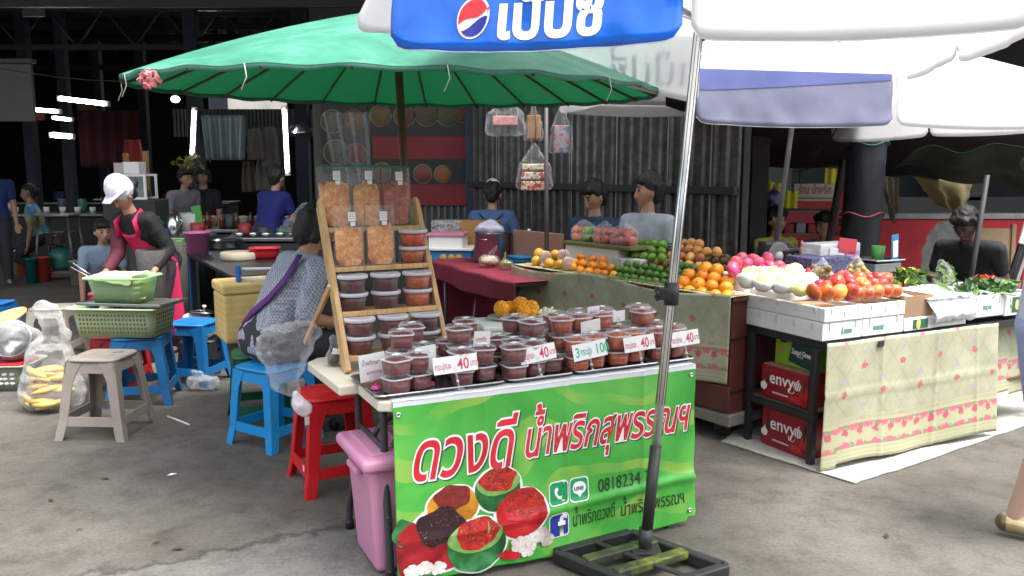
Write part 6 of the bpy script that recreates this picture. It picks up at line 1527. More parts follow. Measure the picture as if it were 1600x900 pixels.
for r_ in range(4):
    for i in range(5):
        b = MB(); b.ball((0, 0, 0), (.045, .05, .016), 10, 8, wob=.3, ws=3, seed=r_ * 5 + i); b.done('snack_pack', m_snackp if (i + r_) % 3 else M('snack_pack_pale', (.70, .62, .42), .4, .3, 22), ck, loc=(-.13 + i * .065, -.06 + .02 * (i % 2), .03 + r_ * .035))
b = MB(); b.box((0, .03, .08), (.30, .16, .13), .02); b.done('back_packs', m_snackp, ck)
cl = thing('towel', 'pale yellow cloth draped over the smaller mint tub', 'cloth', (cx_ + .0, yb - .02, zb1 + .42), R(-3))
def clf(a, c):
    x = lerp(-.15, .14, a); y = lerp(-.17, .13, c); z = .012 * nz(a * 5, c * 5, 3)
    if c < .25: 
        dr = (.25 - c) / .25; z -= dr * (.03 + .10 * max(0, a - .35) * (1.4 - a)); y = -.125 - .03 * dr
    return (x, y, z)
b = MB(); b.grid(clf, 40, 30); b.done('folded_towel', M('pale_yellow_cloth', (.66, .68, .40), .85, .08, 9, trans=.2, bump=.3, bscale=60), cl, sol=.004)
b = MB(); 
for i in range(2): b.tube([(-.10 + .2 * i - .02, -.06, .011), (-.02 + .2 * i - .08, -.02, .013)], .004, 5)
b.done('woven_stripe', M('pale_stripe', (.5, .55, .35), .8), cl)
tong = thing('tongs', 'thin steel tongs sticking out of the smaller mint tub', 'tongs', (cx_ - .2, yb - .05, zb1 + .40), 0)
b = MB(); b.tube([(.08, .05, -.04), (-.02, 0, .03), (-.10, -.02, .10)], .004, 6); b.tube([(.08, .06, -.05), (-.03, .01, .01), (-.12, -.01, .07)], .004, 6); b.done('tong_arms', m_steel, tong)
rdp = thing('red_crate', 'small red plastic crate behind the left end of the long mint basket', 'crate', (cx_ - .24, yb + .38, .40), 0)
b = MB(); b.box((0, 0, .15), (.26, .26, .30), .015); b.done('crate_body', M('red_plastic', (.55, .02, .03), .35), rdp)
b = MB(); b.box((0, 0, .31), (.28, .28, .02), .008); b.done('rim', M('red_plastic', (.55, .02, .03), .35), rdp)
stA = stool('red-topped low stool hidden behind the mint baskets', (cx_ - .24, yb + .38, 0), 0, (.4, .02, .03), .28, .34, .40)
dish = thing('plastic_dish', 'milky stacked dishes on the red crate behind the mint tub', 'dish', (cx_ - .22, yb + .36, .725), 0)
b = MB(); b.lathe([(0, 0), (.07, 0), (.11, .05), (.12, .055), (.08, .07), (.06, .03), (0, .02)], 24); b.done('bowl_stack', m_bagw, dish)
# bananas bag
pbn = P(66, 648, 0)
bbag = thing('fruit_bag', 'tall knotted clear bag full of bananas on the floor behind the grey stool', 'bag of fruit', (pbn.x, pbn.y + .14, 0), 0)
m_ban_ = M('banana_skin', (.68, .47, .14), .5, .22, 9, rnd=.25)
random.seed(11)
for i in range(26):
    b = MB(); L_ = random.uniform(.13, .16); cv = -.03
    b.tube([(L_ * (k / 6 - .5) * 1.35, cv * (1 - (k / 3 - 1) ** 2) * 1.4, 0) for k in range(7)], [.007, .017, .021, .022, .021, .017, .008], 9)
    a = random.uniform(0, 6); lv = i // 9; rr = random.uniform(.03, .10) * (1 - .2 * lv)
    if i < 14: a = random.uniform(-2.8, -.3); rr = random.uniform(.08, .125) * (1 - .15 * (i // 5))
    z = .05 + .085 * (i // 5 if i < 14 else lv) + random.uniform(0, .05)
    o = b.done('banana', m_ban_, bbag, loc=(rr * math.cos(a), rr * math.sin(a), z), rot=(random.uniform(-.5, .5), random.uniform(-.25, .25), a + PI / 2 + random.uniform(-.3, .3)))
b = MB(); b.hull([((-.08, 0, .12), .14), ((.08, 0, .12), .14), ((.0, .0, .30), .15)]); b.hull([((0, 0, .35), .15), ((.03, 0, .50), .06)]); b.hull([((.03, 0, .48), .06), ((.05, 0, .58), .07)]); b.hull([((.05, 0, .57), .07), ((-.02, 0, .68), .06), ((.06, 0, .70), .02)]); b.hull([((.05, 0, .56), .05), ((.13, 0, .50), .035)])
remesh(b.done('film', clear('bag_film_thin', op=.10, rough=.12, bump=.6, bscale=12, fac=.6, body=(.82, .84, .86)), bbag), .012, 2, .014, 9)
# pot in a bag on a basket, left edge
pz = P(20, 612, 0)
lb_ = basket('produce_basket', 'dull green basket with white leaf print at the left edge of the photo', 'basket', (pz.x - .12, pz.y + .15, 0), R(4), .40, .34, .20, .06, M('sage_plastic', (.28, .33, .25), .5, .1, 6, dirt=.2), False, .02)
b = MB()
for i in range(9): b.lathe([(0, 0), (.016, .0), (.012, .003), (0, .003)], 8, T=TR((.02 + (i % 3) * .045 + random.uniform(-.01, .01), -.153 - .006 * (i // 3), .06 + (i // 3) * .035), PI / 2 - .2), sx=1.3, sy=.7)
b.done('leaf_print', m_white, lb_)
b = MB(); b.box((0, 0, .19), (.34, .28, .03), .01); b.done('red_liner', M('red_plastic', (.55, .02, .03), .35), lb_)
pt = thing('cooking_pot', 'upturned shiny aluminium pot in a clear bag on the dull green basket', 'pot', (pz.x - .05, pz.y + .16, .33), (R(58), R(18), 0))
b = MB(); b.lathe([(0, -.09), (.11, -.09), (.125, -.08), (.13, .07), (.138, .075), (.128, .075), (.12, -.07), (0, -.075)], 30); b.done('pot_body', M('aluminium', (.55, .56, .57), .25, .1, 6, metal=1.), pt)
b = MB(); b.hull([((0, 0, -.05), .13), ((0, 0, .06), .15), ((.10, .05, .03), .09)]); remesh(b.done('bag_film', clear('bag_film_thin'), pt), .014, 2, .014, 9)
fl = thing('wicker_tray', 'flat woven bamboo tray lying tilted on the aluminium pot at the left edge', 'tray', (pz.x - .20, pz.y + .22, .47), (R(14), R(-16), 0))
b = MB(); b.lathe([(0, 0), (.19, 0), (.205, .02), (.21, .022), (.21, .006), (.19, -.006), (0, -.006)], 32); b.done('woven_disc', M('bamboo_weave', (.52, .38, .18), .7, .25, 30, bump=.4, bscale=90), fl)
# straw, bags on the floor, pot lid
q0, q1 = P(262, 652, 0), P(296, 665, 0)
t = thing('drinking_straw', 'white drinking straw lying on the floor beside the grey stool', 'straw', ((q0.x + q1.x) / 2, (q0.y + q1.y) / 2, .006), math.atan2(q1.y - q0.y, q1.x - q0.x))
b = MB(); b.tube([(-(q1 - q0).length / 2, 0, 0), ((q1 - q0).length / 2, 0, 0)], .006, 8); b.done('tube', m_white, t)
pw1 = P(296, 590, 0)
wst = stool('low dark stool carrying the white knotted bag beside the black table leg', (pw1.x, pw1.y + .25, 0), .2, (.03, .03, .035), .26, .32, .26)
crumple_bag('plastic_bag', 'square white milky knotted bag on a low dark stool', 'plastic bag', [[((-.08, 0, .06), .05), ((.08, 0, .06), .05), ((-.07, 0, .17), .045), ((.07, 0, .15), .045)], [((.09, 0, .06), .03), ((.15, 0, .05), .012), ((.16, 0, .08), .012)]], (pw1.x, pw1.y + .22, .262), 0, m_bagw, .01, .010, 12)
crumple_bag('plastic_bag', 'small grey translucent knotted bag on the floor under the square white bag', 'plastic bag', [[((-.06, 0, .06), .055), ((.08, 0, .055), .05)], [((-.04, 0, .08), .03), ((-.06, -.02, .15), .012), ((.0, 0, .13), .012)]], (P(312, 613, 0).x, P(312, 613, 0).y + .06, 0), 0, clear('bag_grey', op=.35, rough=.2, bump=.5, bscale=14, fac=.5, body=(.6, .63, .66)), .009, .010, 14)
lid = thing('pot_lid', 'steel pot lid with white knob on top of the square white bag', 'pot lid', (pw1.x + .05, pw1.y + .24, .475), (R(-6), R(4), 0))
b = MB(); b.lathe([(0, .02), (.05, .018), (.11, .004), (.115, 0), (.10, -.002)], 28); b.done('dome', m_steel, lid); b = MB(); b.lathe([(0, .018), (.008, .02), (.008, .035), (.016, .04), (.014, .055), (0, .058)], 14); b.done('knob', m_white, lid)
pk = thing('pink_string', 'pink plastic string hanging beside the blue stool', 'string', D(262, 535, yb + .2), 0)
b = MB(); b.tube([(0, 0, 0), (.05, 0, .03), (.06, .0, .10)], .005, 6); b.tube([(.0, 0, .02), (.03, 0, .05), (.05, 0, .12)], .005, 6); b.done('strand', M('hot_pink', (.7, .03, .30), .4), pk)
# bamboo-coloured box on the green stool
qb = D(353, 540, 5.05); zbx = .455
pbx = P(353, 539, zbx)
ybx = thing('insulated_box', 'big straw-coloured lidded box with faint ribs on the green stool', 'box', (pbx.x, pbx.y, zbx), R(30))
def strawm(N, L, tc):
    sx = N.new('ShaderNodeSeparateXYZ'); L.new(tc.outputs['Object'], sx.inputs[0])
    w = math_(N, L, 'SINE', math_(N, L, 'MULTIPLY', sx.outputs['Z'], 150.)); n = noise_(N, L, tc.outputs['Object'], 7, 6, .7)
    c = ramp(N, L, n, [(.3, (.56, .38, .12)), (.5, (.70, .50, .19)), (.7, (.76, .58, .25))])
    return mixc(N, L, 1., c, ramp(N, L, math_(N, L, 'MULTIPLY_ADD', w, .5, .5), [(0, (.93, .93, .93)), (1, (1.03, 1.03, 1.03))]), 'MULTIPLY')
m_straw = nodes_mat('straw_coloured_foam', strawm, .7)
b = MB(); b.box((.245, .18, .165), (.49, .36, .33), .02); b.done('tub', m_straw, ybx)
b = MB(); b.box((.245, .18, .365), (.505, .375, .07), .016); b.done('lid', m_straw, ybx)
rr_ = thing('rod_rack', 'two white rods with a blue end clamp lying on the straw-coloured box', 'rack', (pbx.x + .03, pbx.y + .13, zbx + .403), R(9))
b = MB(); b.box((.03, .0, .055), (.03, .06, .11), .006); b.done('end_clamp', M('blue_plastic', (.01, .16, .50), .4), rr_)
for z in (.015, .085):
    b = MB(); b.tube([(.04, 0, z), (.60, 0, z)], .009, 10); b.done('rod', m_white, rr_)
b = MB(); b.box((.59, 0, .055), (.03, .06, .11), .006); b.done('end_clamp', M('blue_plastic', (.01, .16, .50), .4), rr_)
tbx = thing('food_tub', 'empty clear tub on the straw-coloured box beside the rods', 'food tub', (pbx.x + .20, pbx.y + .08, zbx + .402), 0)
b = MB(); b.lathe([(0, 0), (.05, 0), (.06, .04), (.062, .042)], 24, cap=False); b.done('cup', m_clr, tbx)

# ---- black table with kitchenware
m_btop = M('black_table_top', (.02, .02, .022), .35, .25, 5)
kA, kB = P(288, 394, .78), P(362, 431, .78); kd = kB - kA; kang = math.atan2(kd.y, kd.x)
kt = thing('kitchen_table', 'black kitchen table crowded with pots behind the straw-coloured box', 'table', (kA.x, kA.y, 0), kang)
kl = kd.length
b = MB(); b.box((kl / 2, .45, .765), (kl, .9, .03), .005); b.done('top', m_btop, kt)
for x in (.06, kl - .06):
    for y in (.06, .84):
        b = MB(); b.box((x, y, .375), (.05, .05, .75), .004); b.done('leg', M('blue_black_steel', (.01, .02, .05), .5), kt)
b = MB(); b.box((.045, .06, .4), (.012, .065, .7), .003); b.done('blue_strip', M('blue_plastic', (.01, .16, .50), .4), kt)
def kp(u, v): p = P(u, v, .781); return p
def bucket(name, label, cat, p, r0, r1, h, col, group=None, rim=True, trans=0):
    t = thing(name, label, cat, p, random.uniform(0, 6), group); b = MB()
    b.lathe([(0, .0), (r0, 0), (r1, h), (r1 + .008, h), (r1 + .008, h - .02), (r1 - .006, h - .004), (r0 - .006, .008), (0, .008)], 28)
    b.done('bucket_wall', M(name + '_%d%d%d' % tuple(int(c * 100) for c in col), col, .4, .08, 8, trans=trans), t)
    if rim:
        b = MB(); b.tube([((r1 + .004) * math.cos(a * PI / 9), (r1 + .004) * math.sin(a * PI / 9), h - .03 - .05 * math.sin(a * PI / 9)) for a in range(10)], .003, 6); b.done('handle', m_char, t)
    return t
bucket('bucket', 'pink plastic pail at the corner of the black kitchen table', 'bucket', kp(309, 396), .095, .125, .215, (.62, .18, .42))
def potlike(name, label, cat, p, r, h, mat, lid=False, group=None, handles=True):
    t = thing(name, label, cat, p, random.uniform(0, 3), group); b = MB()
    b.lathe([(0, 0), (r * .94, 0), (r, .02), (r, h), (r + .008, h + .003), (r - .004, h), (r - .01, .02), (0, .015)], 30); b.done('pot_body', mat, t)
    if handles:
        for s in (-1, 1):
            b = MB(); b.tube([(s * r, -.04, h * .8), (s * (r + .035), -.03, h * .82), (s * (r + .035), .03, h * .82), (s * r, .04, h * .8)], .006, 6); b.done('handle', mat, t)
    if lid:
        b = MB(); b.lathe([(r + .004, h + .004), (r * .6, h + .03), (0, h + .04)], 28); b.lathe([(.012, h + .038), (.018, h + .06), (0, h + .064)], 12); b.done('lid', mat, t)
    return t
m_alu = M('aluminium', (.55, .56, .57), .25, .1, 6, metal=1.)
potlike('steel_basin', 'wide steel basin beside the pink pail on the kitchen table', 'basin', kp(356, 388), .17, .09, m_alu, handles=False)
cb = thing('chopping_block', 'thick round cream chopping block on the black kitchen table', 'chopping block', kp(374, 405), 0)
b = MB(); b.lathe([(0, 0), (.165, 0), (.17, .008), (.17, .062), (.16, .07), (0, .07)], 36); b.done('round_block', M('cream_board', (.58, .50, .36), .6, .1, 7), cb)
rbk = basket('plastic_basket', 'red plastic basket beyond the chopping block', 'basket', kp(414, 404), .2, .26, .2, .11, .03, M('red_plastic', (.55, .02, .03), .35), False, .01)
crumple_bag('plastic_bag', 'clear bag of ice-like white goods behind the red basket', 'plastic bag', [[((-.1, 0, .05), .05), ((.08, 0, .06), .06), ((0, .02, .1), .05)]], kp(380, 378), 0, m_bag, .012, .016, 12)
blb = thing('plastic_tray', 'blue plastic tray with white rim at the back of the kitchen table', 'tray', kp(420, 378), .1)
b = MB(); b.box((0, 0, .05), (.30, .2, .09), .01); b.done('tray_body', M('royal_plastic', (.015, .06, .35), .4), blb); b = MB(); b.box((0, 0, .002), (.34, .24, .012), .004); b.done('rim', m_white, blb)
gbt = thing('green_container', 'tall green plastic container sticking up behind the pink pail', 'container', D(312, 358, 9.0), .1)
b = MB(); b.box((0, 0, .12), (.10, .06, .26), .012, T=rot(0, -.12)); b.done('container_body', M('grass_green_plastic', (.07, .30, .06), .4), gbt)
pt_ = P(262, 430, 0)
ms_ = thing('stone_mortar', 'big rough grey stone-like cylinder in front of the woman in the pink apron', 'mortar', D(240, 430, 6.9), 0)
zM = D(240, 432, 6.9).z
ms_.location = (D(238, 430, 6.9).x, 6.9, 0)
b = MB(); b.lathe([(0, .0), (.10, 0), (.105, zM), (.112, zM + .03), (.12, zM + .22), (.114, zM + .225), (.1, zM + .18), (0, zM + .18)], 26); o = b.done('stone_body', M('rough_stone', (.085, .082, .076), .9, .3, 12, bump=.6, bscale=40), ms_)
ms2 = thing('stone_mortar', 'second grey cylinder half hidden right of the first', 'mortar', (D(268, 400, 7.3).x, 7.3, 0), 0)
b = MB(); b.lathe([(0, 0), (.12, 0), (.13, .95), (.12, .96), (0, .94)], 26); b.done('stone_body', M('rough_stone_dark', (.09, .09, .085), .9, .3, 12, bump=.6, bscale=40), ms2)
scp = thing('green_scoop', 'bright green plastic scoop left of the pink pail', 'scoop', D(284, 385, 8.2), 0)
b = MB(); b.lathe([(0, -.05), (.05, -.05), (.07, .07), (.065, .07), (.045, -.04)], 18); b.done('cup_body', M('light_green_plastic', (.14, .48, .06), .4), scp)

# ---- maroon table with pot, boxes (behind the rack, left of the cart)
m_mar2 = M('maroon_cloth', (.17, .012, .03), .75, .2, 5, bump=.2, bscale=30)
mA, mB = P(676, 405, .80), P(803, 440, .80); md = mB - mA; mang = math.atan2(md.y, md.x)
mtb = thing('serving_table', 'serving table under a maroon cloth between the pine rack and the fruit cart', 'table', (mA.x, mA.y, 0), mang)
ml = md.length
b = MB(); b.box((ml / 2, .48, .775), (ml, .95, .03), .004); b.done('top', M('dark_ply', (.05, .03, .02), .7), mtb)
for x in (.1, ml - .08):
    for y in (.08, .88):
        b = MB(); b.tube([(x, y, 0), (x, y, .76)], .016, 8); b.done('leg', M('grey_tube', (.16, .16, .16), .4, metal=.6), mtb)
b = MB()
def mcl(a, c):
    x = lerp(-.03, ml + .02, a)
    if c < .35: return (x, -.02 - .015 * math.sin(a * 17), lerp(.795 - .13 - .16 * (1 - a) * 0 - .05 * math.sin(a * PI), .793, c / .35))
    return (x, lerp(-.02, .96, (c - .35) / .65), .793 + .003 * nz(a * 9, c * 9))
b.grid(mcl, 60, 30); 
b.grid(lambda a, c: (-.035 - .02 * math.sin(a * 15) * (1 - c), lerp(-.02, .96, a), lerp(.12, .793, c)), 30, 12); b.done('cloth', m_mar2, mtb, sol=.003)
def mp_(u, v, z=.80): return P(u, v, z)
potlike('cooking_pot', 'big dented aluminium pot on the maroon table', 'pot', mp_(770, 408), .165, .25, M('dull_aluminium', (.42, .40, .42), .35, .12, 8, metal=1.), False)
crumple_bag('plastic_bag', 'pale lilac plastic bag lying over the rim of the aluminium pot', 'plastic bag', [[((-.10, 0, 0), .035), ((.09, 0, -.01), .035), ((0, .08, .03), .05)]], mp_(768, 408) + Vector((-.01, 0, .285)), 0, clear('lilac_bag', op=.6, rough=.3, bump=.3, bscale=10, fac=.3, body=(.48, .47, .62)), .01, .012, 10)
def simple_box(name, label, cat, p, rz, w, d, h, mat, part='box_body', lidm=None, group=None, bev=.006):
    t = thing(name, label, cat, p, rz, group); b = MB(); b.box((0, d / 2, h / 2), (w, d, h), bev); b.done(part, mat, t)
    if lidm: b = MB(); b.box((0, d / 2, h + .012), (w + .03, d + .03, .03), .006); b.done('lid', lidm, t)
    return t
bb = simple_box('foam_box', 'white box with a pink lid on the blue box behind the pine rack', 'box', D(696, 389, 7.75), -.12, .32, .3, .12, m_white, 'tub', M('pink_lid', (.62, .22, .34), .5))
zz_ = zat(412, 7.7); 
b2 = thing('blue_box', 'blue box printed with orange spots and a white edge behind the pine rack', 'box', (D(700, 400, 7.7).x, 7.7, 0), -.1)
b = MB(); b.box((0, .2, zat(392, 7.7) / 2), (.42, .36, zat(392, 7.7)), .008); M('print_blue', (.02, .20, .42), .45, .15, 4); bq = b; bq.mi = 1
b = MB(); b.box((0, .2, zat(390, 7.7)), (.46, .40, .022), .004); b.done('white_edge', m_white, b2)
for i, x in enumerate((-.19, -.05, .03, .10)): bq.lathe([(0, 0), (.035, 0), (.033, .002), (0, .002)], 18, T=TR((x, .019, zat(403, 7.7)), PI / 2))
bq.done('box_body', [MC['print_blue'], M('orange_spot_print', (.62, .30, .05), .5, .3, 30)], b2)
simple_box('carton', 'yellow-brown cardboard carton behind the aluminium pot', 'carton', Vector((D(748, 385, 8.1).x, 8.1, .80)), -.1, .36, .3, zat(346, 8.1) - .80, M('ochre_card', (.36, .19, .05), .8, .12, 6))
simple_box('carton', 'grey-white printed packs left of the yellow-brown carton', 'carton', Vector((D(700, 370, 8.3).x, 8.3, .80)), -.1, .34, .2, zat(345, 8.3) - .80, nodes_mat('scribble_pack', lambda N, L, tc: ramp(N, L, noise_(N, L, tc.outputs['Object'], 22, 4, .7, 2), [(.42, (.06, .06, .06)), (.5, (.45, .43, .42)), (.7, (.5, .48, .47))]), .6))
simple_box('carton', 'flat pinkish-brown cardboard sheet standing behind the yellow oranges', 'carton', Vector((D(838, 398, 7.0).x, 7.0, .86)), R(-50), .62, .03, zat(362, 7.0) - .86, M('pink_brown_card', (.30, .17, .12), .85, .12, 5))
btr = thing('plastic_tray', 'stack of bright blue plastic trays at the end of the maroon table', 'tray', mp_(806, 413, .80), mang)
b = MB()
for i in range(3): b.box((0, .1, .012 + i * .024), (.20 + .01 * i, .26, .020), .006)
b.done('tray_stack', M('cyan_plastic', (.01, .20, .40), .4), btr)
crumple_bag('plastic_bag', 'small knotted bag of beige noodles on the front of the maroon table', 'plastic bag', [[((-.04, 0, .05), .05), ((.04, 0, .05), .045)], [((0, 0, .08), .02), ((.03, 0, .15), .008), ((.06, 0, .17), .008)]], mp_(765, 417), 0, m_bag, .007, .006, 20)
t = thing('noodle_heap', 'beige noodle heap inside the knotted bag on the maroon table', 'noodles', mp_(765, 417), 0); b = MB(); b.ball((0, 0, .05), (.075, .045, .042), 16, 10, wob=.35, ws=5); b.done('noodles', M('noodle_beige', (.52, .42, .26), .7, .3, 30), t)
crumple_bag('plastic_bag', 'small knotted bag of pale green sauce right of the noodle bag', 'plastic bag', [[((0, 0, .04), .04), ((.04, 0, .04), .035)], [((0, 0, .07), .015), ((.01, 0, .14), .008)]], mp_(788, 421), 0, clear('green_bag', op=.45, rough=.2, body=(.28, .30, .14), fac=.4), .007, .005, 20)
t = thing('spray_bottle', 'white spoon handle sticking out beside the pinkish cardboard', 'spoon', D(822, 372, 7.3), 0); b = MB(); b.tube([(-.02, 0, -.08), (.0, 0, .0), (.03, 0, .08)], [.006, .008, .014], 8); b.done('handle_rod', m_white, t); t.name = 'spoon'
# thin pole and bags hanging from it
tpn = thing('thin_pole', 'thin grey pole rising from behind the fruit cart with bags hung beside it', 'pole', (D(856, 400, 6.6).x, 6.6, 0), 0)
b = MB(); b.tube([(0, 0, 0), (D(852, 165, 6.6).x - D(856, 400, 6.6).x, 0, 2.7)], .018, 10); b.tube([(-.45, 0, 2.32), (.35, 0, 2.36)], .008, 6); b.done('tube', MC['dull_steel'], tpn)
def hbag(label, u0, v0, u1, v1, y, mats, crm=.02):
    a, c = D(u0, v0, y), D(u1, v1, y); t = thing('hanging_bag', label, 'hanging bag', ((a.x + c.x) / 2, y, c.z), 0, 'bags hung from the thin pole'); w, h = (c.x - a.x), a.z - c.z
    b = MB(); b.hull([((-w * .34, 0, h * .16), w * .16), ((w * .34, 0, h * .16), w * .16), ((-w * .3, 0, h * .5), w * .15), ((w * .3, 0, h * .5), w * .15)]); b.hull([((-w * .3, 0, h * .5), w * .13), ((w * .3, 0, h * .5), w * .13), ((0, 0, h * .96), .014)])
    remesh(b.done('film', m_bag, t), .012, 2, .012, 12)
    for (x0, x1, z0, z1, mm) in mats:
        b = MB(); b.box((w * (x0 + x1) / 2, 0, h * (z0 + z1) / 2), (w * (x1 - x0), w * .22, h * (z1 - z0)), .01); b.done('packet', mm, t)
    b = MB(); b.tube([(0, 0, h * .95), (.01, 0, h + .10), (0, 0, h + .3)], .004, 5); b.done('string', m_ribw, t)
m_chk = nodes_mat('red_white_packets', lambda N, L, tc: ramp(N, L, noise_(N, L, tc.outputs['Object'], 26, 2, .5), [(.38, (.42, .04, .05)), (.46, (.42, .04, .05)), (.5, (.62, .56, .48)), (.56, (.62, .56, .48)), (.6, (.35, .36, .08))]), .5)
hbag('hanging clear bag of red and white packets, lowest beside the thin pole', 806, 222, 864, 302, 6.7, [(-.36, .36, .06, .24, m_chk), (-.36, .36, .27, .42, m_chk), (-.34, .34, .45, .58, m_chk)])
hbag('hanging clear bag with a red printed label, leftmost under the green parasol', 757, 150, 822, 212, 6.9, [(-.3, .3, .25, .5, M('label_red_white', (.5, .2, .2), .5, .5, 20))])
hbag('hanging clear bag of red and blue wrappers right of the thin pole', 858, 160, 896, 248, 6.9, [(-.3, .3, .1, .6, nodes_mat('mixed_wrapper', lambda N, L, tc: ramp(N, L, noise_(N, L, tc.outputs['Object'], 18, 3, .6), [(.38, (.08, .10, .25)), (.5, (.3, .28, .28)), (.62, (.38, .05, .07))]), .5))])
hbag('hanging brown paper parcel just left of the thin pole', 818, 165, 850, 224, 6.75, [(-.34, .34, .1, .75, M('brown_parcel', (.30, .15, .06), .8))])
# ================================================================== PEOPLE
m_skin = M('skin_tan', (.42, .23, .15), .5, .06, 12, sss=.08); m_skinl = M('skin_light', (.56, .37, .28), .5, .05, 10, sss=.1)
m_hair = M('black_hair', (.010, .009, .009), .65, .25, 30, bump=.4, bscale=70)
m_eye = M('eye_dark', (.02, .015, .012), .25, 0); m_lip = M('lip', (.30, .10, .08), .5)
def ik(a, b, l1, l2, pole):
    a, b, pole = Vector(a), Vector(b), Vector(pole); d = b - a; L = min(d.length, (l1 + l2) * .995); dn = d.normalized()
    x = (l1 * l1 - l2 * l2 + L * L) / (2 * L); h = math.sqrt(max(0, l1 * l1 - x * x)); p = pole - dn * pole.dot(dn); p = p.normalized() if p.length > 1e-5 else Vector((1, 0, 0))
    return a + dn * x + p * h, a + dn * L
def person(label, loc, rz, pelvis=.90, lean=0., side=0., twist=0., look=(0, 0), hands=None, feet=None, kn=None, skin=None, shirt=None, sleeve=.5, trousers=None, tlen=1., hair='short', cap=None, s=1., fem=False, neck=0., shoes=None, group='people', elbow=(0, 1, -.4), skirt=None):
    """figure facing local -y; built as one skinned body with clothes and hair as children"""
    skin = skin or m_skin; t = thing('person', label, 'person', loc, rz, group); t.scale = (s, s, s)
    Pv = Vector((0, 0, pelvis)); up = Vector((math.sin(side), -math.sin(lean), math.cos(lean) * math.cos(side))).normalized()
    rt = Matrix.Rotation(twist, 3, 'Z') @ Vector((1, 0, 0)); rt = (rt - up * rt.dot(up)).normalized(); fw = up.cross(rt) * 1.0
    if fw.y > 0 and abs(twist) < 1.5: fw = -fw
    ch, nk = Pv + up * .34, Pv + up * .50; sw = .165 if fem else .19
    SH = {-1: nk - up * .05 - rt * sw, 1: nk - up * .05 + rt * sw}
    hp, hy = look; hup = (up * .6 + Vector((0, 0, .4)) + fw * neck).normalized(); hd = nk + hup * .19
    f = Matrix.Rotation(hy, 3, 'Z') @ Vector((0, -1, 0)); f = (f * math.cos(hp) - Vector((0, 0, 1)) * math.sin(hp)).normalized(); r_ = f.cross(Vector((0, 0, 1))).normalized(); u_ = r_.cross(f)
    hands = hands or {}; feet = feet or {}
    ARM = {}; LEG = {}
    for k in (-1, 1):
        tgt = hands.get(k, SH[k] + rt * k * .06 - Vector((0, 0, .54)) + fw * .05); e_, w_ = ik(SH[k], tgt, .285, .255, Vector((k * .35, elbow[1], elbow[2]))); ARM[k] = (e_, w_)
        hj = Pv + rt * k * .09; ft = Vector(feet.get(k, (k * .10, .02, .08))); kn_, ft = ik(hj, ft, .43, .42, (kn or {}).get(k, Vector((k * .1, -1, .1)))); LEG[k] = (hj, kn_, ft)
    def torso(g, b):
        b.hull([(Pv - rt * .075, .105 + g), (Pv + rt * .075, .105 + g), (Pv + up * .16 - rt * .05, .098 + g), (Pv + up * .16 + rt * .05, .098 + g)])
        b.hull([(Pv + up * .16 - rt * .05, .098 + g), (Pv + up * .16 + rt * .05, .098 + g), (ch - rt * .08, .10 + g), (ch + rt * .08, .10 + g)])
        b.hull([(ch - rt * .08, .10 + g), (ch + rt * .08, .10 + g), (SH[-1] + rt * .02, .056 + g), (SH[1] - rt * .02, .056 + g)])
        if fem: b.hull([(ch - rt * .065 + fw * .055, .055 + g), (ch + rt * .065 + fw * .055, .055 + g), (ch, .08)])
    b = MB(); torso(0, b)
    b.hull([(nk - up * .05, .062), (hd - hup * .09, .048)])
    b.hull([(hd + u_ * .025 - f * .015, .092), (hd - u_ * .01 + f * .012, .083), (hd - u_ * .075 + f * .045, .045), (hd - u_ * .03 + f * .02, .07)])
    b.hull([(hd - u_ * .005 + f * .092, .010), (hd - u_ * .035 + f * .104, .013), (hd - u_ * .04 + f * .085, .018)])
    b.hull([(hd - u_ * .068 + f * .078, .014), (hd - u_ * .095 + f * .068, .017)])
    for k in (-1, 1):
        b.hull([(hd + r_ * k * .088 - u_ * .0, .014), (hd + r_ * k * .086 - u_ * .035, .011)])
        e_, w_ = ARM[k]; b.hull([(SH[k], .054), (e_, .041)], seg=10); b.hull([(e_, .041), (w_, .028)], seg=10)
        d = (w_ - e_).normalized(); sd = d.cross(fw); sd = sd.normalized() if sd.length > .1 else rt; nn = sd.cross(d)
        pm = w_ + d * .075
        b.hull([(w_ + d * .01, .024), (pm + sd * .026, .014), (pm - sd * .026, .014)], seg=8)
        for i in range(4):
            o = sd * (-.028 + .0187 * i); l_ = (.062, .075, .07, .055)[i]; m1 = pm + o + d * l_ * .55 + nn * .006; b.hull([(pm + o * .95, .0095), (m1, .0085)], seg=6); b.hull([(m1, .0085), (m1 + d * l_ * .45 + nn * .022, .007)], seg=6)
        th = w_ + d * .03 + sd * .028 * -k; b.hull([(th, .012), (th + d * .035 - sd * k * .022 + nn * .01, .0095)], seg=6); b.hull([(th + d * .035 - sd * k * .022 + nn * .01, .0095), (th + d * .062 - sd * k * .024 + nn * .02, .008)], seg=6)
        hj, kn_, ft = LEG[k]; b.hull([(hj, .092), (kn_, .056)], seg=10); 
        mid_ = kn_.lerp(ft, .32) + Vector((0, .012, 0)); b.hull([(kn_, .054), (mid_, .056)], seg=10); b.hull([(mid_, .056), (ft, .034)], seg=10)
        b.hull([(ft + Vector((0, .02, -.035)), .034), (ft + Vector((k * .01, -.10, -.052)), .026), (ft + Vector((k * .015, -.15, -.055)), .020)], seg=8)
    body = b.done('body', skin, t); remesh(body, .0075, 5)
    for k in (-1, 1):
        b = MB(); b.ball(hd + u_ * .012 + f * .082 + r_ * k * .033, (.011, .011, .007), 10, 6); b.done('eye', m_eye, t)
        b = MB(); b.tube([hd + u_ * .036 + f * .087 + r_ * k * .016, hd + u_ * .041 + f * .085 + r_ * k * .034, hd + u_ * .033 + f * .076 + r_ * k * .053], .0045, 6); b.done('eyebrow', m_hair, t)
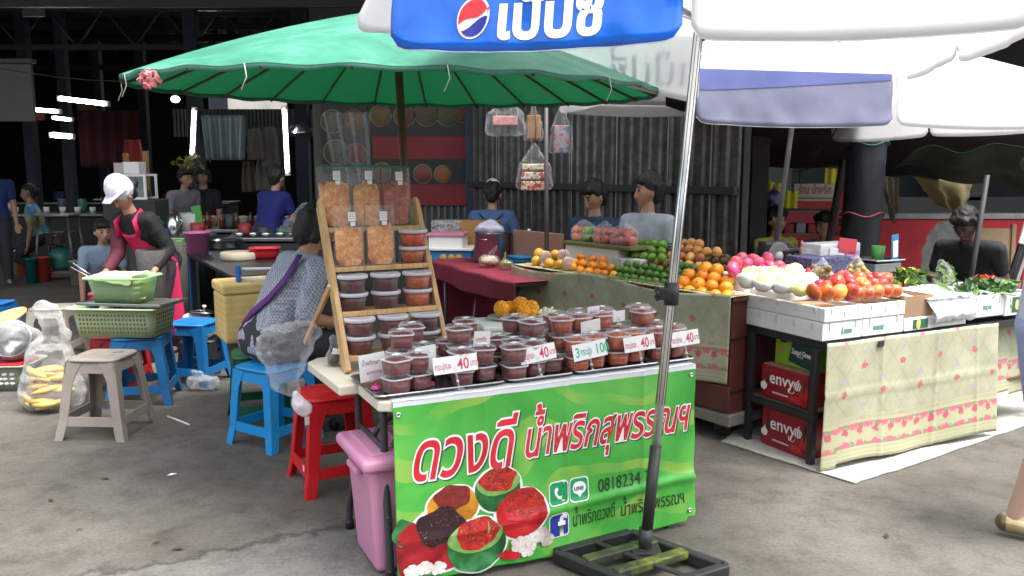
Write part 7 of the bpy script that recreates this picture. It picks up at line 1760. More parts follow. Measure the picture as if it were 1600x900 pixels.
    b = MB(); b.tube([hd - u_ * .068 + f * .088 - r_ * .024, hd - u_ * .066 + f * .094, hd - u_ * .068 + f * .088 + r_ * .024], [.003, .006, .003], 6); b.done('mouth', m_lip, t)
    def cloth(nm, hulls, mat, vox=.011, crump=.005, cs=7):
        b = MB()
        for h in hulls: b.hull(h, seg=10)
        o = b.done(nm, mat, t); remesh(o, vox, 3, crump, cs); return o
    if shirt:
        b = MB(); torso(.014, b); b.hull([(nk - up * .06, .075), (nk - up * .01, .066)])
        for k in (-1, 1):
            e_, w_ = ARM[k]
            if sleeve <= 1: b.hull([(SH[k], .070), (SH[k].lerp(e_, sleeve), .060)], seg=10)
            else: b.hull([(SH[k], .070), (e_, .056)], seg=10); b.hull([(e_, .056), (e_.lerp(w_, sleeve - 1), .040)], seg=10)
        o = b.done('shirt', shirt, t); remesh(o, .0095, 4, .007, 8)
    if trousers:
        hs = [[(Pv - rt * .08, .122), (Pv + rt * .08, .122), (Pv + up * .09, .118)]]
        for k in (-1, 1):
            hj, kn_, ft = LEG[k]; hs.append([(hj, .11), (hj.lerp(kn_, min(1, tlen * 2)), .073)])
            if tlen > .5: hs.append([(kn_, .073), (kn_.lerp(ft, (tlen - .5) * 2), .062)])
        cloth('trousers', hs, trousers)
    if skirt:
        hs = [[(Pv - rt * .085, .125), (Pv + rt * .085, .125), (Pv + up * .14, .11)], [(Pv - rt * .085, .125), (Pv + rt * .085, .125)] + [(LEG[k][0].lerp(LEG[k][1], .98), .10) for k in (-1, 1)]]; cloth('skirt', hs, skirt)
    hr = []
    if hair == 'short': hr = [[(hd + u_ * .045 - f * .025, .101), (hd + u_ * .01 - f * .042, .095), (hd - u_ * .055 - f * .05, .058)], [(hd + u_ * .085 + f * .055 - r_ * .045, .03), (hd + u_ * .085 + f * .055 + r_ * .045, .03), (hd + u_ * .09 - f * .03, .062)]] + [[(hd + u_ * .055 + r_ * k * .07, .036), (hd - u_ * .01 + r_ * k * .088, .010)] for k in (-1, 1)]
    if hair == 'bob': hr = [[(hd + u_ * .045 - f * .022, .100), (hd + u_ * .02 - f * .04, .096), (hd - u_ * .07 - f * .05, .078)], [(hd + u_ * .09 + f * .05, .03), (hd + u_ * .08 - f * .03, .06)]] + [[(hd + u_ * .05 + r_ * k * .07, .045), (hd - u_ * .08 + r_ * k * .085 - f * .01, .028)] for k in (-1, 1)]
    if hair == 'bun': hr = [[(hd + u_ * .045 - f * .025, .094), (hd + u_ * .01 - f * .045, .085), (hd - u_ * .05 - f * .06, .05)], [(hd - u_ * .0 - f * .13, .045), (hd - f * .09, .05)]]
    if hr: 
        o = cloth('hair', hr, m_hair, .008, .008, 22)
    if shoes:
        for k in (-1, 1):
            ft = LEG[k][2]; b = MB(); b.hull([(ft + Vector((0, .03, -.04)), .042), (ft + Vector((k * .012, -.12, -.055)), .032), (ft + Vector((k * .015, -.16, -.058)), .026)]); b.done('shoe', shoes, t)
    return t, dict(Pv=Pv, up=up, rt=rt, fw=fw, ch=ch, nk=nk, hd=hd, f=f, r_=r_, u_=u_, ARM=ARM, LEG=LEG, SH=SH)
# seated woman in checked blouse, from behind
def checkm(N, L, tc):
    v = tc.outputs['Object']; ck = N.new('ShaderNodeTexChecker'); ck.inputs['Scale'].default_value = 75; ck.inputs['Color1'].default_value = (.46, .48, .55, 1); ck.inputs['Color2'].default_value = (.22, .23, .33, 1)
    L.new(v, ck.inputs['Vector']); return mixc(N, L, 1., ck.outputs[0], ramp(N, L, noise_(N, L, v, 9, 4), [(.3, (.85, .85, .85)), (.7, (1.08, 1.08, 1.08))]), 'MULTIPLY')
m_check = nodes_mat('navy_white_check', checkm, .85)
hdw = D(474, 372, cB.y + .02)
w1, I = person('woman in a navy and white checked blouse sitting on the bright blue stool', (cB.x - .05, cB.y + .06, 0), R(180 - 48), .54, .52, -.02, 0., (.5, -.25), {-1: Vector((-.2, -.34, .62)), 1: Vector((.16, -.36, .60))}, {-1: (-.14, -.36, .08), 1: (.14, -.36, .08)}, {-1: Vector((-.2, -.3, 1)), 1: Vector((.2, -.3, 1))}, m_skin, m_check, .95, M('dark_trousers', (.03, .03, .04), .8), 1., 'bob', fem=True, neck=.15, shoes=m_black, s=1.1)
hb_ = [I['Pv'] + I['up'] * .48 - I['rt'] * .12 - I['fw'] * .10, I['Pv'] + I['up'] * .33 - I['rt'] * .135 - I['fw'] * .125, I['Pv'] + I['up'] * .20 - I['rt'] * .06 - I['fw'] * .128, I['Pv'] + I['up'] * .10 + I['rt'] * .04 - I['fw'] * .130, I['Pv'] + I['up'] * .03 + I['rt'] * .13 - I['fw'] * .10]
b = MB(); b.tube(hb_, .026, 10, flat=.25); b.done('apron_strap', M('purple_strap', (.12, .02, .18), .7), w1)
# woman in pink apron bending over her stall
pkx = D(208, 312, 7.0)
w2, I = person('woman in a white cap and bright pink apron bending over the stone mortar', (pkx.x + .10, 7.25, 0), R(-18), .82, .64, -.05, 0., (.75, -.35), {-1: Vector((-.08, -.54, .78)), 1: Vector((.26, -.38, .78))}, None, None, m_skin, M('black_sweater', (.012, .011, .013), .85, .15, 20), 1.85, M('dark_trousers', (.03, .03, .04), .8), 1., 'bun', fem=True)
m_ap = M('hot_pink_apron', (.66, .02, .10), .55, .12, 5, bump=.3, bscale=20)
b = MB(); b.hull([(I['SH'][-1].lerp(I['ARM'][-1][0], .3), .068), (I['ARM'][-1][0], .062)]); b.hull([(I['ARM'][-1][0], .062), (I['ARM'][-1][0].lerp(I['ARM'][-1][1], .88), .046)]); o = b.done('maroon_sleeve', M('maroon_sleeve', (.10, .012, .03), .8), w2); remesh(o, .01, 3, .005, 9)
def apf(a, c):
    p = I['Pv'] + I['up'] * lerp(-.0, .40, c) + I['rt'] * (a - .5) * lerp(.40, .24, c) + I['fw'] * (.145 + .012 * nz(a * 4, c * 4) - .12 * (2 * a - 1) ** 2 * (1 - .4 * c)); return p
b = MB(); b.grid(apf, 24, 18)
b.grid(lambda a, c: I['Pv'] + I['rt'] * (a - .5) * lerp(.40, .52, c) + I['fw'] * (.15 - .12 * (2 * a - 1) ** 2 + .015 * math.sin(a * 16) * c) + Vector((0, -.02 * c, -.5 * c)), 30, 14)
for k in (-1, 1): b.tube([I['Pv'] + I['up'] * .38 + I['rt'] * k * .10 + I['fw'] * .13, I['nk'] + I['rt'] * k * .10 + I['fw'] * .085, I['nk'] + I['rt'] * k * .075 - I['fw'] * .06], .025, 8, flat=.25)
b.done('apron', m_ap, w2, sol=.006)
hd, f, u_, r_ = I['hd'], I['f'], I['u_'], I['r_']
b = MB(); b.hull([(hd + u_ * .055 - f * .015, .116), (hd + u_ * .085 - f * .02, .10)]); b.hull([(hd + u_ * .045 + f * .15 - r_ * .06, .008), (hd + u_ * .045 + f * .15 + r_ * .06, .008), (hd + u_ * .055 + f * .0 - r_ * .12, .010), (hd + u_ * .055 + f * .0 + r_ * .12, .010)]); remesh(b.done('cap', M('white_cap', (.66, .68, .76), .8, .05, 20), w2), .009, 4, .004, 16)
# vendor in blue with cap, from behind
bx_ = D(768, 300, 8.9)
w3, I = person('vendor in a blue shirt and navy-white cap seen from behind at the corrugated wall', (bx_.x, 8.95, 0), R(172), bx_.z - .71, .10, 0, 0, (.3, 0), {-1: Vector((-.24, -.32, .82)), 1: Vector((.24, -.32, .82))}, None, None, m_skin, M('denim_blue_shirt', (.07, .13, .27), .85, .12, 7), .9, M('dark_trousers', (.03, .03, .04), .8), 1., 'short')
hd, f, u_, r_ = I['hd'], I['f'], I['u_'], I['r_']
b = MB(); b.hull([(hd + u_ * .07 - f * .01, .092), (hd + u_ * .10 - f * .02, .07)]); b.done('cap', m_white, w3); b = MB(); b.lathe([(.104, -.02), (.106, .02), (.1, .025), (.098, -.02)], 26, T=Matrix.Translation(hd + u_ * .045 - f * .012) @ rot(-.3)); b.done('cap_band', M('navy_band', (.012, .015, .04), .8), w3)
for k in (-1, 1):
    b = MB(); b.tube([I['SH'][k] - I['rt'] * k * .06 + I['up'] * .03 - I['fw'] * .09, I['ch'] - I['fw'] * .132, I['Pv'] + I['up'] * .2 - I['rt'] * k * .10 - I['fw'] * .115], .012, 8, flat=.3); b.done('apron_strap', M('navy_band', (.012, .015, .04), .8), w3)
# two fruit sellers
p5 = D(937, 306, 6.95)
w4, I = person('dark-haired seller in a blue collared shirt looking down behind the bagged apples', (p5.x, 7.0, 0), R(-40), p5.z - .69, .12, 0, 0, (.5, -.35), None, None, None, m_skin, M('dark_blue_shirt', (.02, .05, .10), .85, .3, 6), .6, M('dark_trousers', (.03, .03, .04), .8), 1., 'short')
p6 = D(1012, 298, 6.25)
def stripem(N, L, tc):
    sx = N.new('ShaderNodeSeparateXYZ'); L.new(tc.outputs['Object'], sx.inputs[0]); z = sx.outputs['Z']
    st = math_(N, L, 'GREATER_THAN', math_(N, L, 'SINE', math_(N, L, 'MULTIPLY', z, 2 * PI / .022)), .1); lo = math_(N, L, 'LESS_THAN', z, p6.z - .37)
    return mixc(N, L, math_(N, L, 'MULTIPLY', st, lo), (.36, .40, .45), (.03, .04, .08))
w5, I = person('young man in a pale grey T-shirt with dark stripes looking left behind the limes', (p6.x + .02, 6.3, 0), R(-62), p6.z - .69, .02, 0, .25, (.12, -.3), None, None, None, m_skin, nodes_mat('striped_tee', stripem, .85), .55, M('dark_trousers', (.03, .03, .04), .8), 1., 'short')
# man bending at the far right stall
p7 = D(1520, 365, 6.6)
w6, I = person('man in a black T-shirt and grey shorts bending over the vegetables at the right', (p7.x + .18, 6.75, 0), R(-45), .72, .92, 0, 0, (.7, -.2), {-1: Vector((-.2, -.55, .78)), 1: Vector((.16, -.5, .78))}, None, None, M('skin_dark', (.10, .05, .035), .5), M('black_tee', (.010, .011, .014), .85, .2, 9), .6, M('pale_grey_shorts', (.42, .42, .42), .85), .45, 'short')
# walker at the right edge
fw_ = P(1578, 838, 0)
m_dress = M('light_blue_skirt', (.34, .40, .66), .8, .06, 6, trans=.15)
w7, I = person('woman in a light blue skirt and gold flat shoes walking past at the right edge', (fw_.x + .10, fw_.y + .02, 0), R(62), .93, .03, 0, 0, (.05, 0), {-1: Vector((-.25, -.2, .78)), 1: Vector((.25, .05, .8))}, {-1: (-.06, .07, .10), 1: (.07, -.25, .085)}, None, m_skinl, M('pale_blouse', (.50, .54, .68), .8), .6, None, 1., 'bun', fem=True, s=1.0, skirt=m_dress, shoes=M('gold_leather', (.46, .36, .20), .3, .15, 20, metal=.6))
# figures inside the dark hall
def hallman(label, u, v, y, rz, shirt, hair='short', lean=.1, fem=False, **kw):
    p = D(u, v, y); return person(label, (p.x, y, 0), rz, p.z - .69 + .12 * lean, lean, 0, 0, kw.pop('look', (.2, 0)), kw.pop('hands', None), None, None, m_skin, shirt, kw.pop('sleeve', .6), M('dark_trousers', (.03, .03, .04), .8), 1., hair, fem=fem, group='people in the dark hall')
hallman('person in a royal blue shirt seen from behind, bending over trays in the dark hall', 412, 278, 9.8, R(150), M('royal_shirt', (.015, .02, .16), .85), lean=.35, hands={-1: Vector((-.2, -.4, .72)), 1: Vector((.25, -.42, .70))})
hallman('woman in black with long dark hair facing us in the dark hall', 317, 276, 11.6, 0, M('black_tee', (.010, .011, .014), .85), 'bob', .0, True)
hallman('man in a grey shirt stooping left of the woman in black in the dark hall', 272, 278, 11.4, R(60), M('grey_shirt', (.22, .22, .24), .85), lean=.4)
hallman('person in a blue and yellow top sitting sideways among pots at the far left', 58, 302, 12.6, R(-70), nodes_mat('blue_yellow_top', lambda N, L, tc: ramp(N, L, noise_(N, L, tc.outputs['Object'], 5, 1, .4), [(.40, (.50, .44, .10)), (.46, (.08, .30, .55)), (.58, (.08, .30, .55)), (.62, (.45, .48, .45))]), .8), lean=.2, fem=True, hair='bun')
hallman('person in a deep blue shirt at the left edge of the dark hall', -14, 262, 11.5, R(30), M('deep_blue_shirt', (.01, .03, .14), .85))
hallman('person in pale blue crouching behind the woman in the pink apron', 150, 358, 9.6, R(40), M('pale_blue_shirt', (.25, .33, .45), .85), lean=.5)
# ================================================================== INSIDE THE DARK HALL
def tube_lamp(label, u0, v0, u1, v1, y, r=.022, es=None):
    a, c = D(u0, v0, y), D(u1, v1, y); t = thing('tube_lamp', label, 'tube lamp', a, 0, 'fluorescent tubes in the hall'); d = c - a
    b = MB(); b.tube([(0, 0, 0), d], r, 10); b.done('lit_tube', m_tube, t)
    b = MB(); b.tube([Vector((0, .05, 0)) - d * .03, Vector((0, .05, 0)) + d * 1.03], r * 1.1, 6); b.done('batten', m_white, t)
    for f_ in (-.02, 1.02): 
        b = MB(); b.box(d * f_ + Vector((0, .02, 0)), (r * 2.4, .07, r * 2.4), .004); b.done('end_cap', m_white, t)
tube_lamp('upright lit fluorescent tube left of the hanging plastic sheet', 303, 172, 300, 240, 11.0)
tube_lamp('upright lit fluorescent tube right of the hanging pale clothes', 444, 170, 449, 269, 9.4, .02)
tube_lamp('sloping lit fluorescent tube, highest at the left of the hall', 95, 154, 164, 162, 13, .035)
tube_lamp('lit fluorescent tube near the grey board at the left', 48, 171, 90, 174, 13.5, .03)
tube_lamp('shorter lit tube just below another at the left of the hall', 84, 184, 110, 187, 14.5, .03)
tube_lamp('lowest lit tube at the left of the hall', 82, 211, 110, 213, 14, .04)
tube_lamp('small lit tube seen over the rim of the green parasol', 320, 79, 343, 79, 16, .05)
bl_ = thing('bulb_lamp', 'lit greenish round bulb under the rim of the green parasol', 'lamp', D(274, 155, 12.5), 0)
b = MB(); b.ball((0, 0, 0), (.065, .06, .05), 16, 10); b.done('bulb', M('greenish_bulb', (.8, 1, .9), .4, 0, emit=(.6, 1, .85), es=2.2), bl_); b = MB(); b.lathe([(.03, .04), (.03, .12), (.008, .13), (.006, .4)], 12); b.done('socket', m_black, bl_)
m_gb = M('dim_grey_board', (.06, .062, .055), .8, .2, 2)
t = thing('notice_board', 'plain grey board hanging at the upper left of the dark hall', 'board', D(20, 190, 9.5), 0)
hb0 = zat(98, 9.5) - zat(192, 9.5); b = MB(); b.box((0, 0, hb0 / 2), (.52, .05, hb0), .01); b.done('panel', m_gb, t); b = MB(); b.box((0, -.01, hb0), (.6, .1, .05), .005); b.done('top_rail', m_dsteel, t)
for (u0, v0, u1, v1, y, col, lb) in [(58, 176, 70, 188, 14.8, (.45, .08, .10), 'red glowing strip of a lit sign between two tubes'), (120, 162, 155, 215, 15.5, (.10, .06, .035), 'brown picture board behind the highest sloping tube'), (35, 10, 70, 26, 11, (.10, .10, .10), 'pale box lamp under the roof at the far left')]:
    a, c = D(u0, v0, y), D(u1, v1, y); t = thing('hall_sign', lb, 'sign', ((a.x + c.x) / 2, y, c.z), 0); b = MB(); b.box((0, 0, (a.z - c.z) / 2), (c.x - a.x, .04, a.z - c.z), .004); b.done('panel', M('sign_%d' % u0, col, .6, .4, 5), t)
# clothes and plastic sheet hanging
m_gar = M('pale_garment', (.20, .185, .165), .9, .2, 5)
for i, (u, v0, v1, w, col) in enumerate([(398, 200, 250, .26, 0), (420, 198, 262, .30, 0), (437, 200, 255, .24, 0), (412, 246, 298, .28, 0), (388, 252, 300, .22, 1), (432, 252, 300, .24, 1)]):
    y = 12.6 + .12 * i; a, c = D(u, v0, y), D(u, v1, y); t = thing('hanging_garment', ['pale shirt on a hanger, leftmost of the upper row', 'wide pale shirt in the middle of the upper row', 'pale shirt on the upper row beside the upright tube', 'pale trousers hanging in the lower middle', 'brownish garment hanging lowest at the left', 'brownish garment hanging low beside the upright tube'][i], 'garment', (a.x, y, c.z), 0, 'clothes hanging in the hall'); h = a.z - c.z
    b = MB(); b.grid(lambda p, q: ((p - .5) * w * (1 - .35 * q ** 3) + .02 * nz(q * 4, i), .03 * math.sin(p * 12 + i) * (1 - q * .5), q * h), 18, 12); b.done('fabric', m_gar if not col else M('brown_garment', (.16, .12, .09), .9, .2, 5), t, sol=.01)
    b = MB(); b.tube([(-.12, 0, h - .04), (0, 0, h + .03), (.12, 0, h - .04)], .005, 5); b.tube([(0, 0, h + .03), (0, 0, h + .09)], .004, 5); b.done('hanger', m_dsteel, t)
t = thing('plastic_sheet', 'grey-green plastic sheet gathered and hung between the upright tubes', 'plastic sheet', D(352, 250, 11.8), 0)
hs_ = zat(192, 11.8) - zat(262, 11.8); b = MB(); b.grid(lambda p, q: ((p - .5) * .62 * (1 - .15 * (1 - q)), .05 * math.sin(p * 26) * (1 - q * .4), q * hs_ * (1 - .25 * math.sin(p * PI) * (1 - q) * -1)), 60, 12); b.done('film', M('grey_film', (.17, .21, .21), .25, .2, 4), t, sol=.004)
t = thing('wall_fan', 'round steel lamp shade hanging beside the right upright tube', 'lamp shade', D(468, 203, 9.6), (.25, 0, 0)); t.name = 'lamp_shade'
b = MB(); b.lathe([(.02, .08), (.05, .07), (.13, .0), (.135, -.01), (.12, .0), (.04, .05)], 24); b.done('shade', m_alu, t)
# clear sheet in front of the food poster
t = thing('plastic_sheet', 'clear plastic sheet tied up in front of the dim food poster', 'plastic sheet', D(545, 290, 10.2), 0)
hs_ = zat(160, 10.2) - zat(275, 10.2); b = MB(); b.grid(lambda p, q: ((p - .5) * .62 * (.45 + .55 * abs(q - .1)) + .2 * (1 - q) * (p - .3), .06 * math.sin(p * 22 + q * 3), q * hs_), 50, 16); b.done('film', m_bag, t)
# glass cabinet, posts, white boxes, pans
yc = 9.6
t = thing('glass_cabinet', 'small white framed glass food cabinet behind the woman in the pink apron', 'cabinet', (D(203, 305, yc).x, yc, 0), 0)
z0, z1 = zat(310, yc), zat(274, yc); wc = .36
for x in (-wc / 2, wc / 2):
    for y in (0, .3):
        b = MB(); b.box((x * (1 if y else 1), y, (z0 + z1) / 2), (.025, .025, z1 - z0)); b.done('frame_post', m_white, t)
for z in (z0, z1, z0 + .003, z1 + .003):
    b = MB(); b.box((0, .3 * (z not in (z0, z1)), z), (wc + .03, .026, .026)); b.done('frame_rail', m_white, t)
b = MB(); b.box((0, 0, (z0 + z1) / 2), (wc - .03, .006, z1 - z0 - .03)); b.done('pane', clear('pane_glass', tint=(.8, .9, .85), op=.15, rough=.03), t)
b = MB(); b.box((0, .15, z0 + .06), (wc - .05, .2, .1), .03); b.done('greens', m_leafd, t); b = MB(); b.box((0, .15, z0 / 2), (.6, .4, z0 - .03), .01); b.done('counter', M('dark_cupboard', (.03, .032, .03), .7, .2), t)
for i, (u, w, h) in enumerate([(183, .12, .13), (196, .10, .14), (208, .09, .14)]):
    simple_box('food_pack', ['pinkish pack, leftmost on the glass cabinet', 'white lidded pack in the middle on the glass cabinet', 'white lidded pack, rightmost on the glass cabinet'][i], 'food pack', Vector((D(u, 272, yc).x, yc + .05, z1 + .014)), 0, w, .2, h, M('pinkish_pack', (.5, .4, .4), .6) if i == 0 else m_white, group='packs on the glass cabinet')
for i, (u, v0, v1) in enumerate([(231, 236, 318), (200, 238, 262)]):
    t = thing('timber_post', ['orange-brown timber post right of the glass cabinet', 'short orange-brown timber post above the glass cabinet'][i], 'post', (D(u, 300, yc + .4 + i * .5).x, yc + .4 + i * .5, 0), 0); h = zat(v0, yc + .4); b = MB(); b.box((0, 0, h / 2), (.055, .055, h), .004); b.done('shaft', M('orange_timber', (.32, .15, .04), .7, .2, 8), t)
    b = MB(); b.box((0, 0, .02), (.12, .12, .04), .004); b.done('foot_plate', m_dsteel, t)
# gas stand with pot
y = 12.2; gx = D(95, 400, y).x
t = thing('cooking_stand', 'tubular steel cooking stand with a green gas cylinder below at the left of the hall', 'cooking stand', (gx, y, 0), .1)
zt_ = zat(336, y)
b = MB(); b.box((0, 0, zt_), (.5, .45, .03), .01); b.done('top_tray', M('dull_steel_tray', (.34, .34, .33), .35), t)
for sx in (-1, 1):
    for sy in (-1, 1): b = MB(); b.tube([(sx * .27, sy * .22, 0), (sx * .20, sy * .18, zt_)], .02, 8); b.done('leg', M('grey_tube', (.16, .16, .16), .4), t)
b = MB(); b.box((0, 0, .12), (.48, .4, .03)); b.done('shelf', M('pinkish_steel', (.25, .12, .12), .5), t)
t = thing('gas_cylinder', 'squat green gas cylinder inside the steel cooking stand', 'gas cylinder', (gx, y, .14), 0); b = MB(); b.lathe([(0, 0), (.12, 0), (.15, .05), (.15, .24), (.11, .30), (.05, .31), (.05, .35), (0, .35)], 24); b.done('cylinder_wall', M('gas_green', (.02, .16, .12), .45, .15), t)
t = potlike('cooking_pot', 'shiny aluminium pot over the gas cylinder in the steel stand', 'pot', Vector((gx, y, .52)), .19, .17, m_alu, False)
for (nm, lb, u, v, yy, r, h, col) in [('bucket', 'cream tall bucket at the left of the hall', 25, 388, 12.8, .10, .30, (.5, .36, .18)), ('bucket', 'orange-red bucket beside the cream bucket', 37, 390, 12.6, .11, .26, (.5, .08, .03)), ('bucket', 'teal bin with a white rim left of the cooking stand', 48, 412, 11.7, .075, .36, (.01, .14, .17)), ('bucket', 'red and yellow bucket against the cooking stand', 66, 415, 11.9, .11, .36, (.48, .06, .03)), ('bucket', 'pale grey-green bin right of the cooking stand', 124, 424, 11.6, .13, .34, (.30, .33, .27)), ('bucket', 'dark teal bucket behind the woman in the pink apron', 146, 420, 10.2, .12, .36, (.02, .16, .13))]:
    bucket(nm, lb, 'bucket', (D(u, v, yy).x, yy, 0), r * .9, r, h, col, 'buckets in the hall')
t = thing('kettle_pot', 'small steel pot on the cream bucket at the left of the hall', 'pot', (D(25, 355, 12.8).x, 12.8, .30), 0); b = MB(); b.lathe([(0, 0), (.07, 0), (.075, .1), (0, .105)], 18); b.done('pot_body', m_alu, t); t.name = 'steel_pot'
# counters with clutter
random.seed(5)
def counter(label, x, y, w, d, h, col=(.035, .034, .033)):
    t = thing('hall_counter', label, 'counter', (x, y, 0), random.uniform(-.08, .08), 'counters in the hall'); b = MB(); b.box((0, 0, h / 2 - .02), (w, d, h - .04), .01); b.done('cupboard', M('dark_cupboard', (.03, .032, .03), .7), t); b = MB(); b.box((0, 0, h), (w + .06, d + .06, .04), .008); b.done('top', M('dull_steel_tray', (.34, .34, .33), .35), t); return t
CT_ = [('steel-topped counter near the woman in black in the hall', D(345, 320, 10.6).x, 10.6, 2.0, .7, .85), ('steel-topped counter behind the seated person at the far left', D(110, 330, 14.2).x, 14.2, 2.6, .7, .85), ('steel-topped counter in front of the person in royal blue', D(455, 330, 9.3).x, 9.3, 1.3, .6, .85), ('steel-topped counter at the right of the pink apron', D(268, 345, 8.9).x, 8.9, .7, .6, .88), ('dark counter deep in the hall behind the cabinet', D(180, 300, 18).x, 18, 5, .8, .9)]
for a in CT_: counter(*a)
WH = ['left end', 'left part', 'middle', 'right part', 'right end', 'far corner']
CO = [((.55, .56, .57), 'steel', .25, 1.), ((.5, .5, .48), 'white', .5, 0), ((.30, .03, .03), 'red', .5, 0), ((.06, .07, .08), 'dark grey', .5, 0), ((.03, .16, .08), 'green', .5, 0), ((.03, .08, .25), 'blue', .5, 0)]
for ci, (lb, x, y, w, d, h) in enumerate(CT_):
    for i in range(6):
        col, cn, ro, me_ = CO[(i + ci) % 6]; xx = x + (i - 2.5) / 6 * w * .92; r = random.uniform(.05, .11); hh = random.uniform(.08, .24)
        mat = M('ware_' + cn.replace(' ', '_'), col, ro, .15, 9, metal=me_)
        t = thing('kitchen_pot', '%s pot, %s of the %s' % (cn, WH[i], lb.replace('steel-topped counter', 'counter').replace('the seated person at the ', 'person at ').replace('in front of the', 'before').replace(' in the hall', '')), 'pot', (xx, y + random.uniform(-.15, .15), h + .021), 0, 'ware on the hall counters')
        b = MB(); b.lathe([(0, 0), (r * .85, 0), (r, hh * .3), (r, hh), (r * .9, hh), (r * .9, hh * .9), (0, hh * .85)], 18); b.done('vessel', mat, t); b = MB(); b.tube([(r, 0, hh * .8), (r + .04, 0, hh * .7), (r, 0, hh * .4)], .008, 6); b.done('handle', mat, t)
for (nm, lb, cat, ci, n, mt, pr, dy) in [('steel_bowl', 'small steel bowl in the row on the counter before the person in royal blue', 'bowl', 2, 8, m_alu, [(0, 0), (.035, 0), (.06, .05), (.056, .05), (.03, .008), (0, .006)], -.22), ('glass_bottle', 'brown sauce bottle in the row on the counter near the woman in black', 'bottle', 0, 10, M('brown_glass', (.10, .035, .015), .15), [(0, 0), (.03, 0), (.032, .12), (.012, .17), (.012, .21), (0, .21)], -.26), ('white_cup', 'white cup in the row on the counter behind the seated person at the far left', 'cup', 1, 9, m_white, [(0, 0), (.04, 0), (.05, .11), (.046, .11), (0, .09)], -.26), ('food_tub', 'pale tub in the back row on the counter near the woman in black', 'tub', 0, 9, M('pale_tub', (.5, .42, .34), .5), [(0, 0), (.05, 0), (.06, .12), (.063, .13), (0, .14)], .24)]:
    _, x, y, w, d, h = CT_[ci]; q = None
    for i in range(n):
        loc = (x + (i - (n - 1) / 2) / n * w * .9, y + dy + random.uniform(-.02, .02), h + .021)
        if q is None: b = MB(); b.lathe(pr, 18); q = tag(b.done(nm, mt, loc=loc), lb, cat, nm.replace('_', ' ') + ' row in the hall')
        else: dup(q, loc, random.uniform(0, 6))
crumple_bag('plastic_bag', 'glinting clear bags heaped in the dark beside the person in royal blue', 'plastic bag', [[((-.2, 0, .05), .08), ((.2, 0, .08), .1), ((.05, .05, .25), .12)]], Vector((D(475, 330, 9.2).x, 9.2, .87)), 0, m_bag, .016, .04, 12)
t = leaves('leaf_bunch', 'yellowish leafy bunch hanging under the left upright tube', 'leaves', D(298, 262, 10.9), 50, .09, (M('yellow_leaf', (.22, .20, .05), .7, .3, 12),), .05, None, .14)
t = thing('red_cloth', 'red cloth hanging above the glass cabinet', 'cloth', D(210, 262, 11), 0); b = MB(); b.grid(lambda p, q: ((p - .5) * .3 * (1 - .3 * q), .03 * math.sin(p * 12), q * .36), 16, 8); b.done('fabric', M('dull_red_cloth', (.22, .02, .02), .85), t, sol=.01)
t = thing('dark_curtain', 'dark reddish curtain strip deep in the hall behind the cabinet', 'curtain', D(175, 262, 15), 0); b = MB(); b.grid(lambda p, q: ((p - .5) * 1.1, .05 * math.sin(p * 30), q * 1.0), 40, 6); b.done('fabric', M('dark_red_cloth', (.06, .010, .012), .9), t, sol=.01)
# ================================================================== RIGHT REAR: SIGN, VESTS, POLES, CHAIR
ys = 9.4
a, c = D(1240, 287, ys), D(1312, 314, ys)
t = thing('shop_sign', 'dim white shop sign with red Thai letters hanging under the tarpaulin', 'sign', ((a.x + c.x) / 2, ys, c.z), 0); w, h = c.x - a.x, a.z - c.z
b = MB(); b.box((0, 0, h / 2), (w, .04, h), .005); b.done('panel', nodes_mat('sign_fade', lambda N, L, tc: ramp(N, L, noise_(N, L, tc.outputs['Object'], 3, 3), [(.35, (.42, .44, .34)), (.6, (.52, .50, .40))]), .5), t)
text_on('ร้าน น้ำพริก', lambda x, z: Vector((-w * .40 + x, -.0235, h * .42 + z)), .13, M('sign_red', (.42, .05, .08), .5), t, sx=.62, offset=.002)
b = MB(); b.box((0, -.022, h * .16), (w * .8, .002, h * .10)); b.done('green_strip', M('sign_green', (.08, .2, .1), .5), t)
for x in (-.2, .2): b = MB(); b.tube([(x, 0, h), (x, 0, h + .5)], .006, 5); b.done('hanger_wire', m_dsteel, t)
m_vest = M('yellow_vest', (.62, .60, .04), .7, .1, 6)
for i, (u0, v0, u1, v1, y, lb) in enumerate([(1195, 282, 1222, 326, 9.0, 'yellow cloth hanging left of the grey pole behind the fan'), (1222, 296, 1246, 326, 9.1, 'bright yellow cloth hanging right of the grey pole'), (1290, 262, 1318, 288, 8.8, 'yellow cloth corner hanging above the white shop sign')]):
    a, c = D(u0, v0, y), D(u1, v1, y); t = thing('yellow_cloth', lb, 'cloth', ((a.x + c.x) / 2, y, c.z), 0, 'yellow cloths hung behind the stalls'); w, h = c.x - a.x, a.z - c.z; b = MB(); b.grid(lambda p, q: ((p - .5) * w, .02 * math.sin(p * 14), q * h * (1 - .1 * p)), 14, 8); b.done('fabric', m_vest, t, sol=.008)
crumple_bag('hanging_bag', 'dark blue printed bag hanging before the yellow cloth left of the grey pole', 'hanging bag', [[((0, 0, 0), .10), ((0, 0, .14), .08)], [((0, 0, .14), .05), ((0, 0, .27), .01)]], D(1208, 330, 8.7), 0, nodes_mat('blue_print_bag', lambda N, L, tc: ramp(N, L, noise_(N, L, tc.outputs['Object'], 14, 3), [(.4, (.02, .04, .12)), (.55, (.08, .12, .25)), (.66, (.3, .05, .06))]), .4), .014, .012, 10)
hallman('child-sized person in a yellow and grey top behind the fan at the right stalls', 1208, 345, 8.3, R(20), nodes_mat('yellow_grey_top', lambda N, L, tc: ramp(N, L, noise_(N, L, tc.outputs['Object'], 6, 1), [(.45, (.14, .16, .2)), (.52, (.42, .38, .06))]), .8), lean=.1)
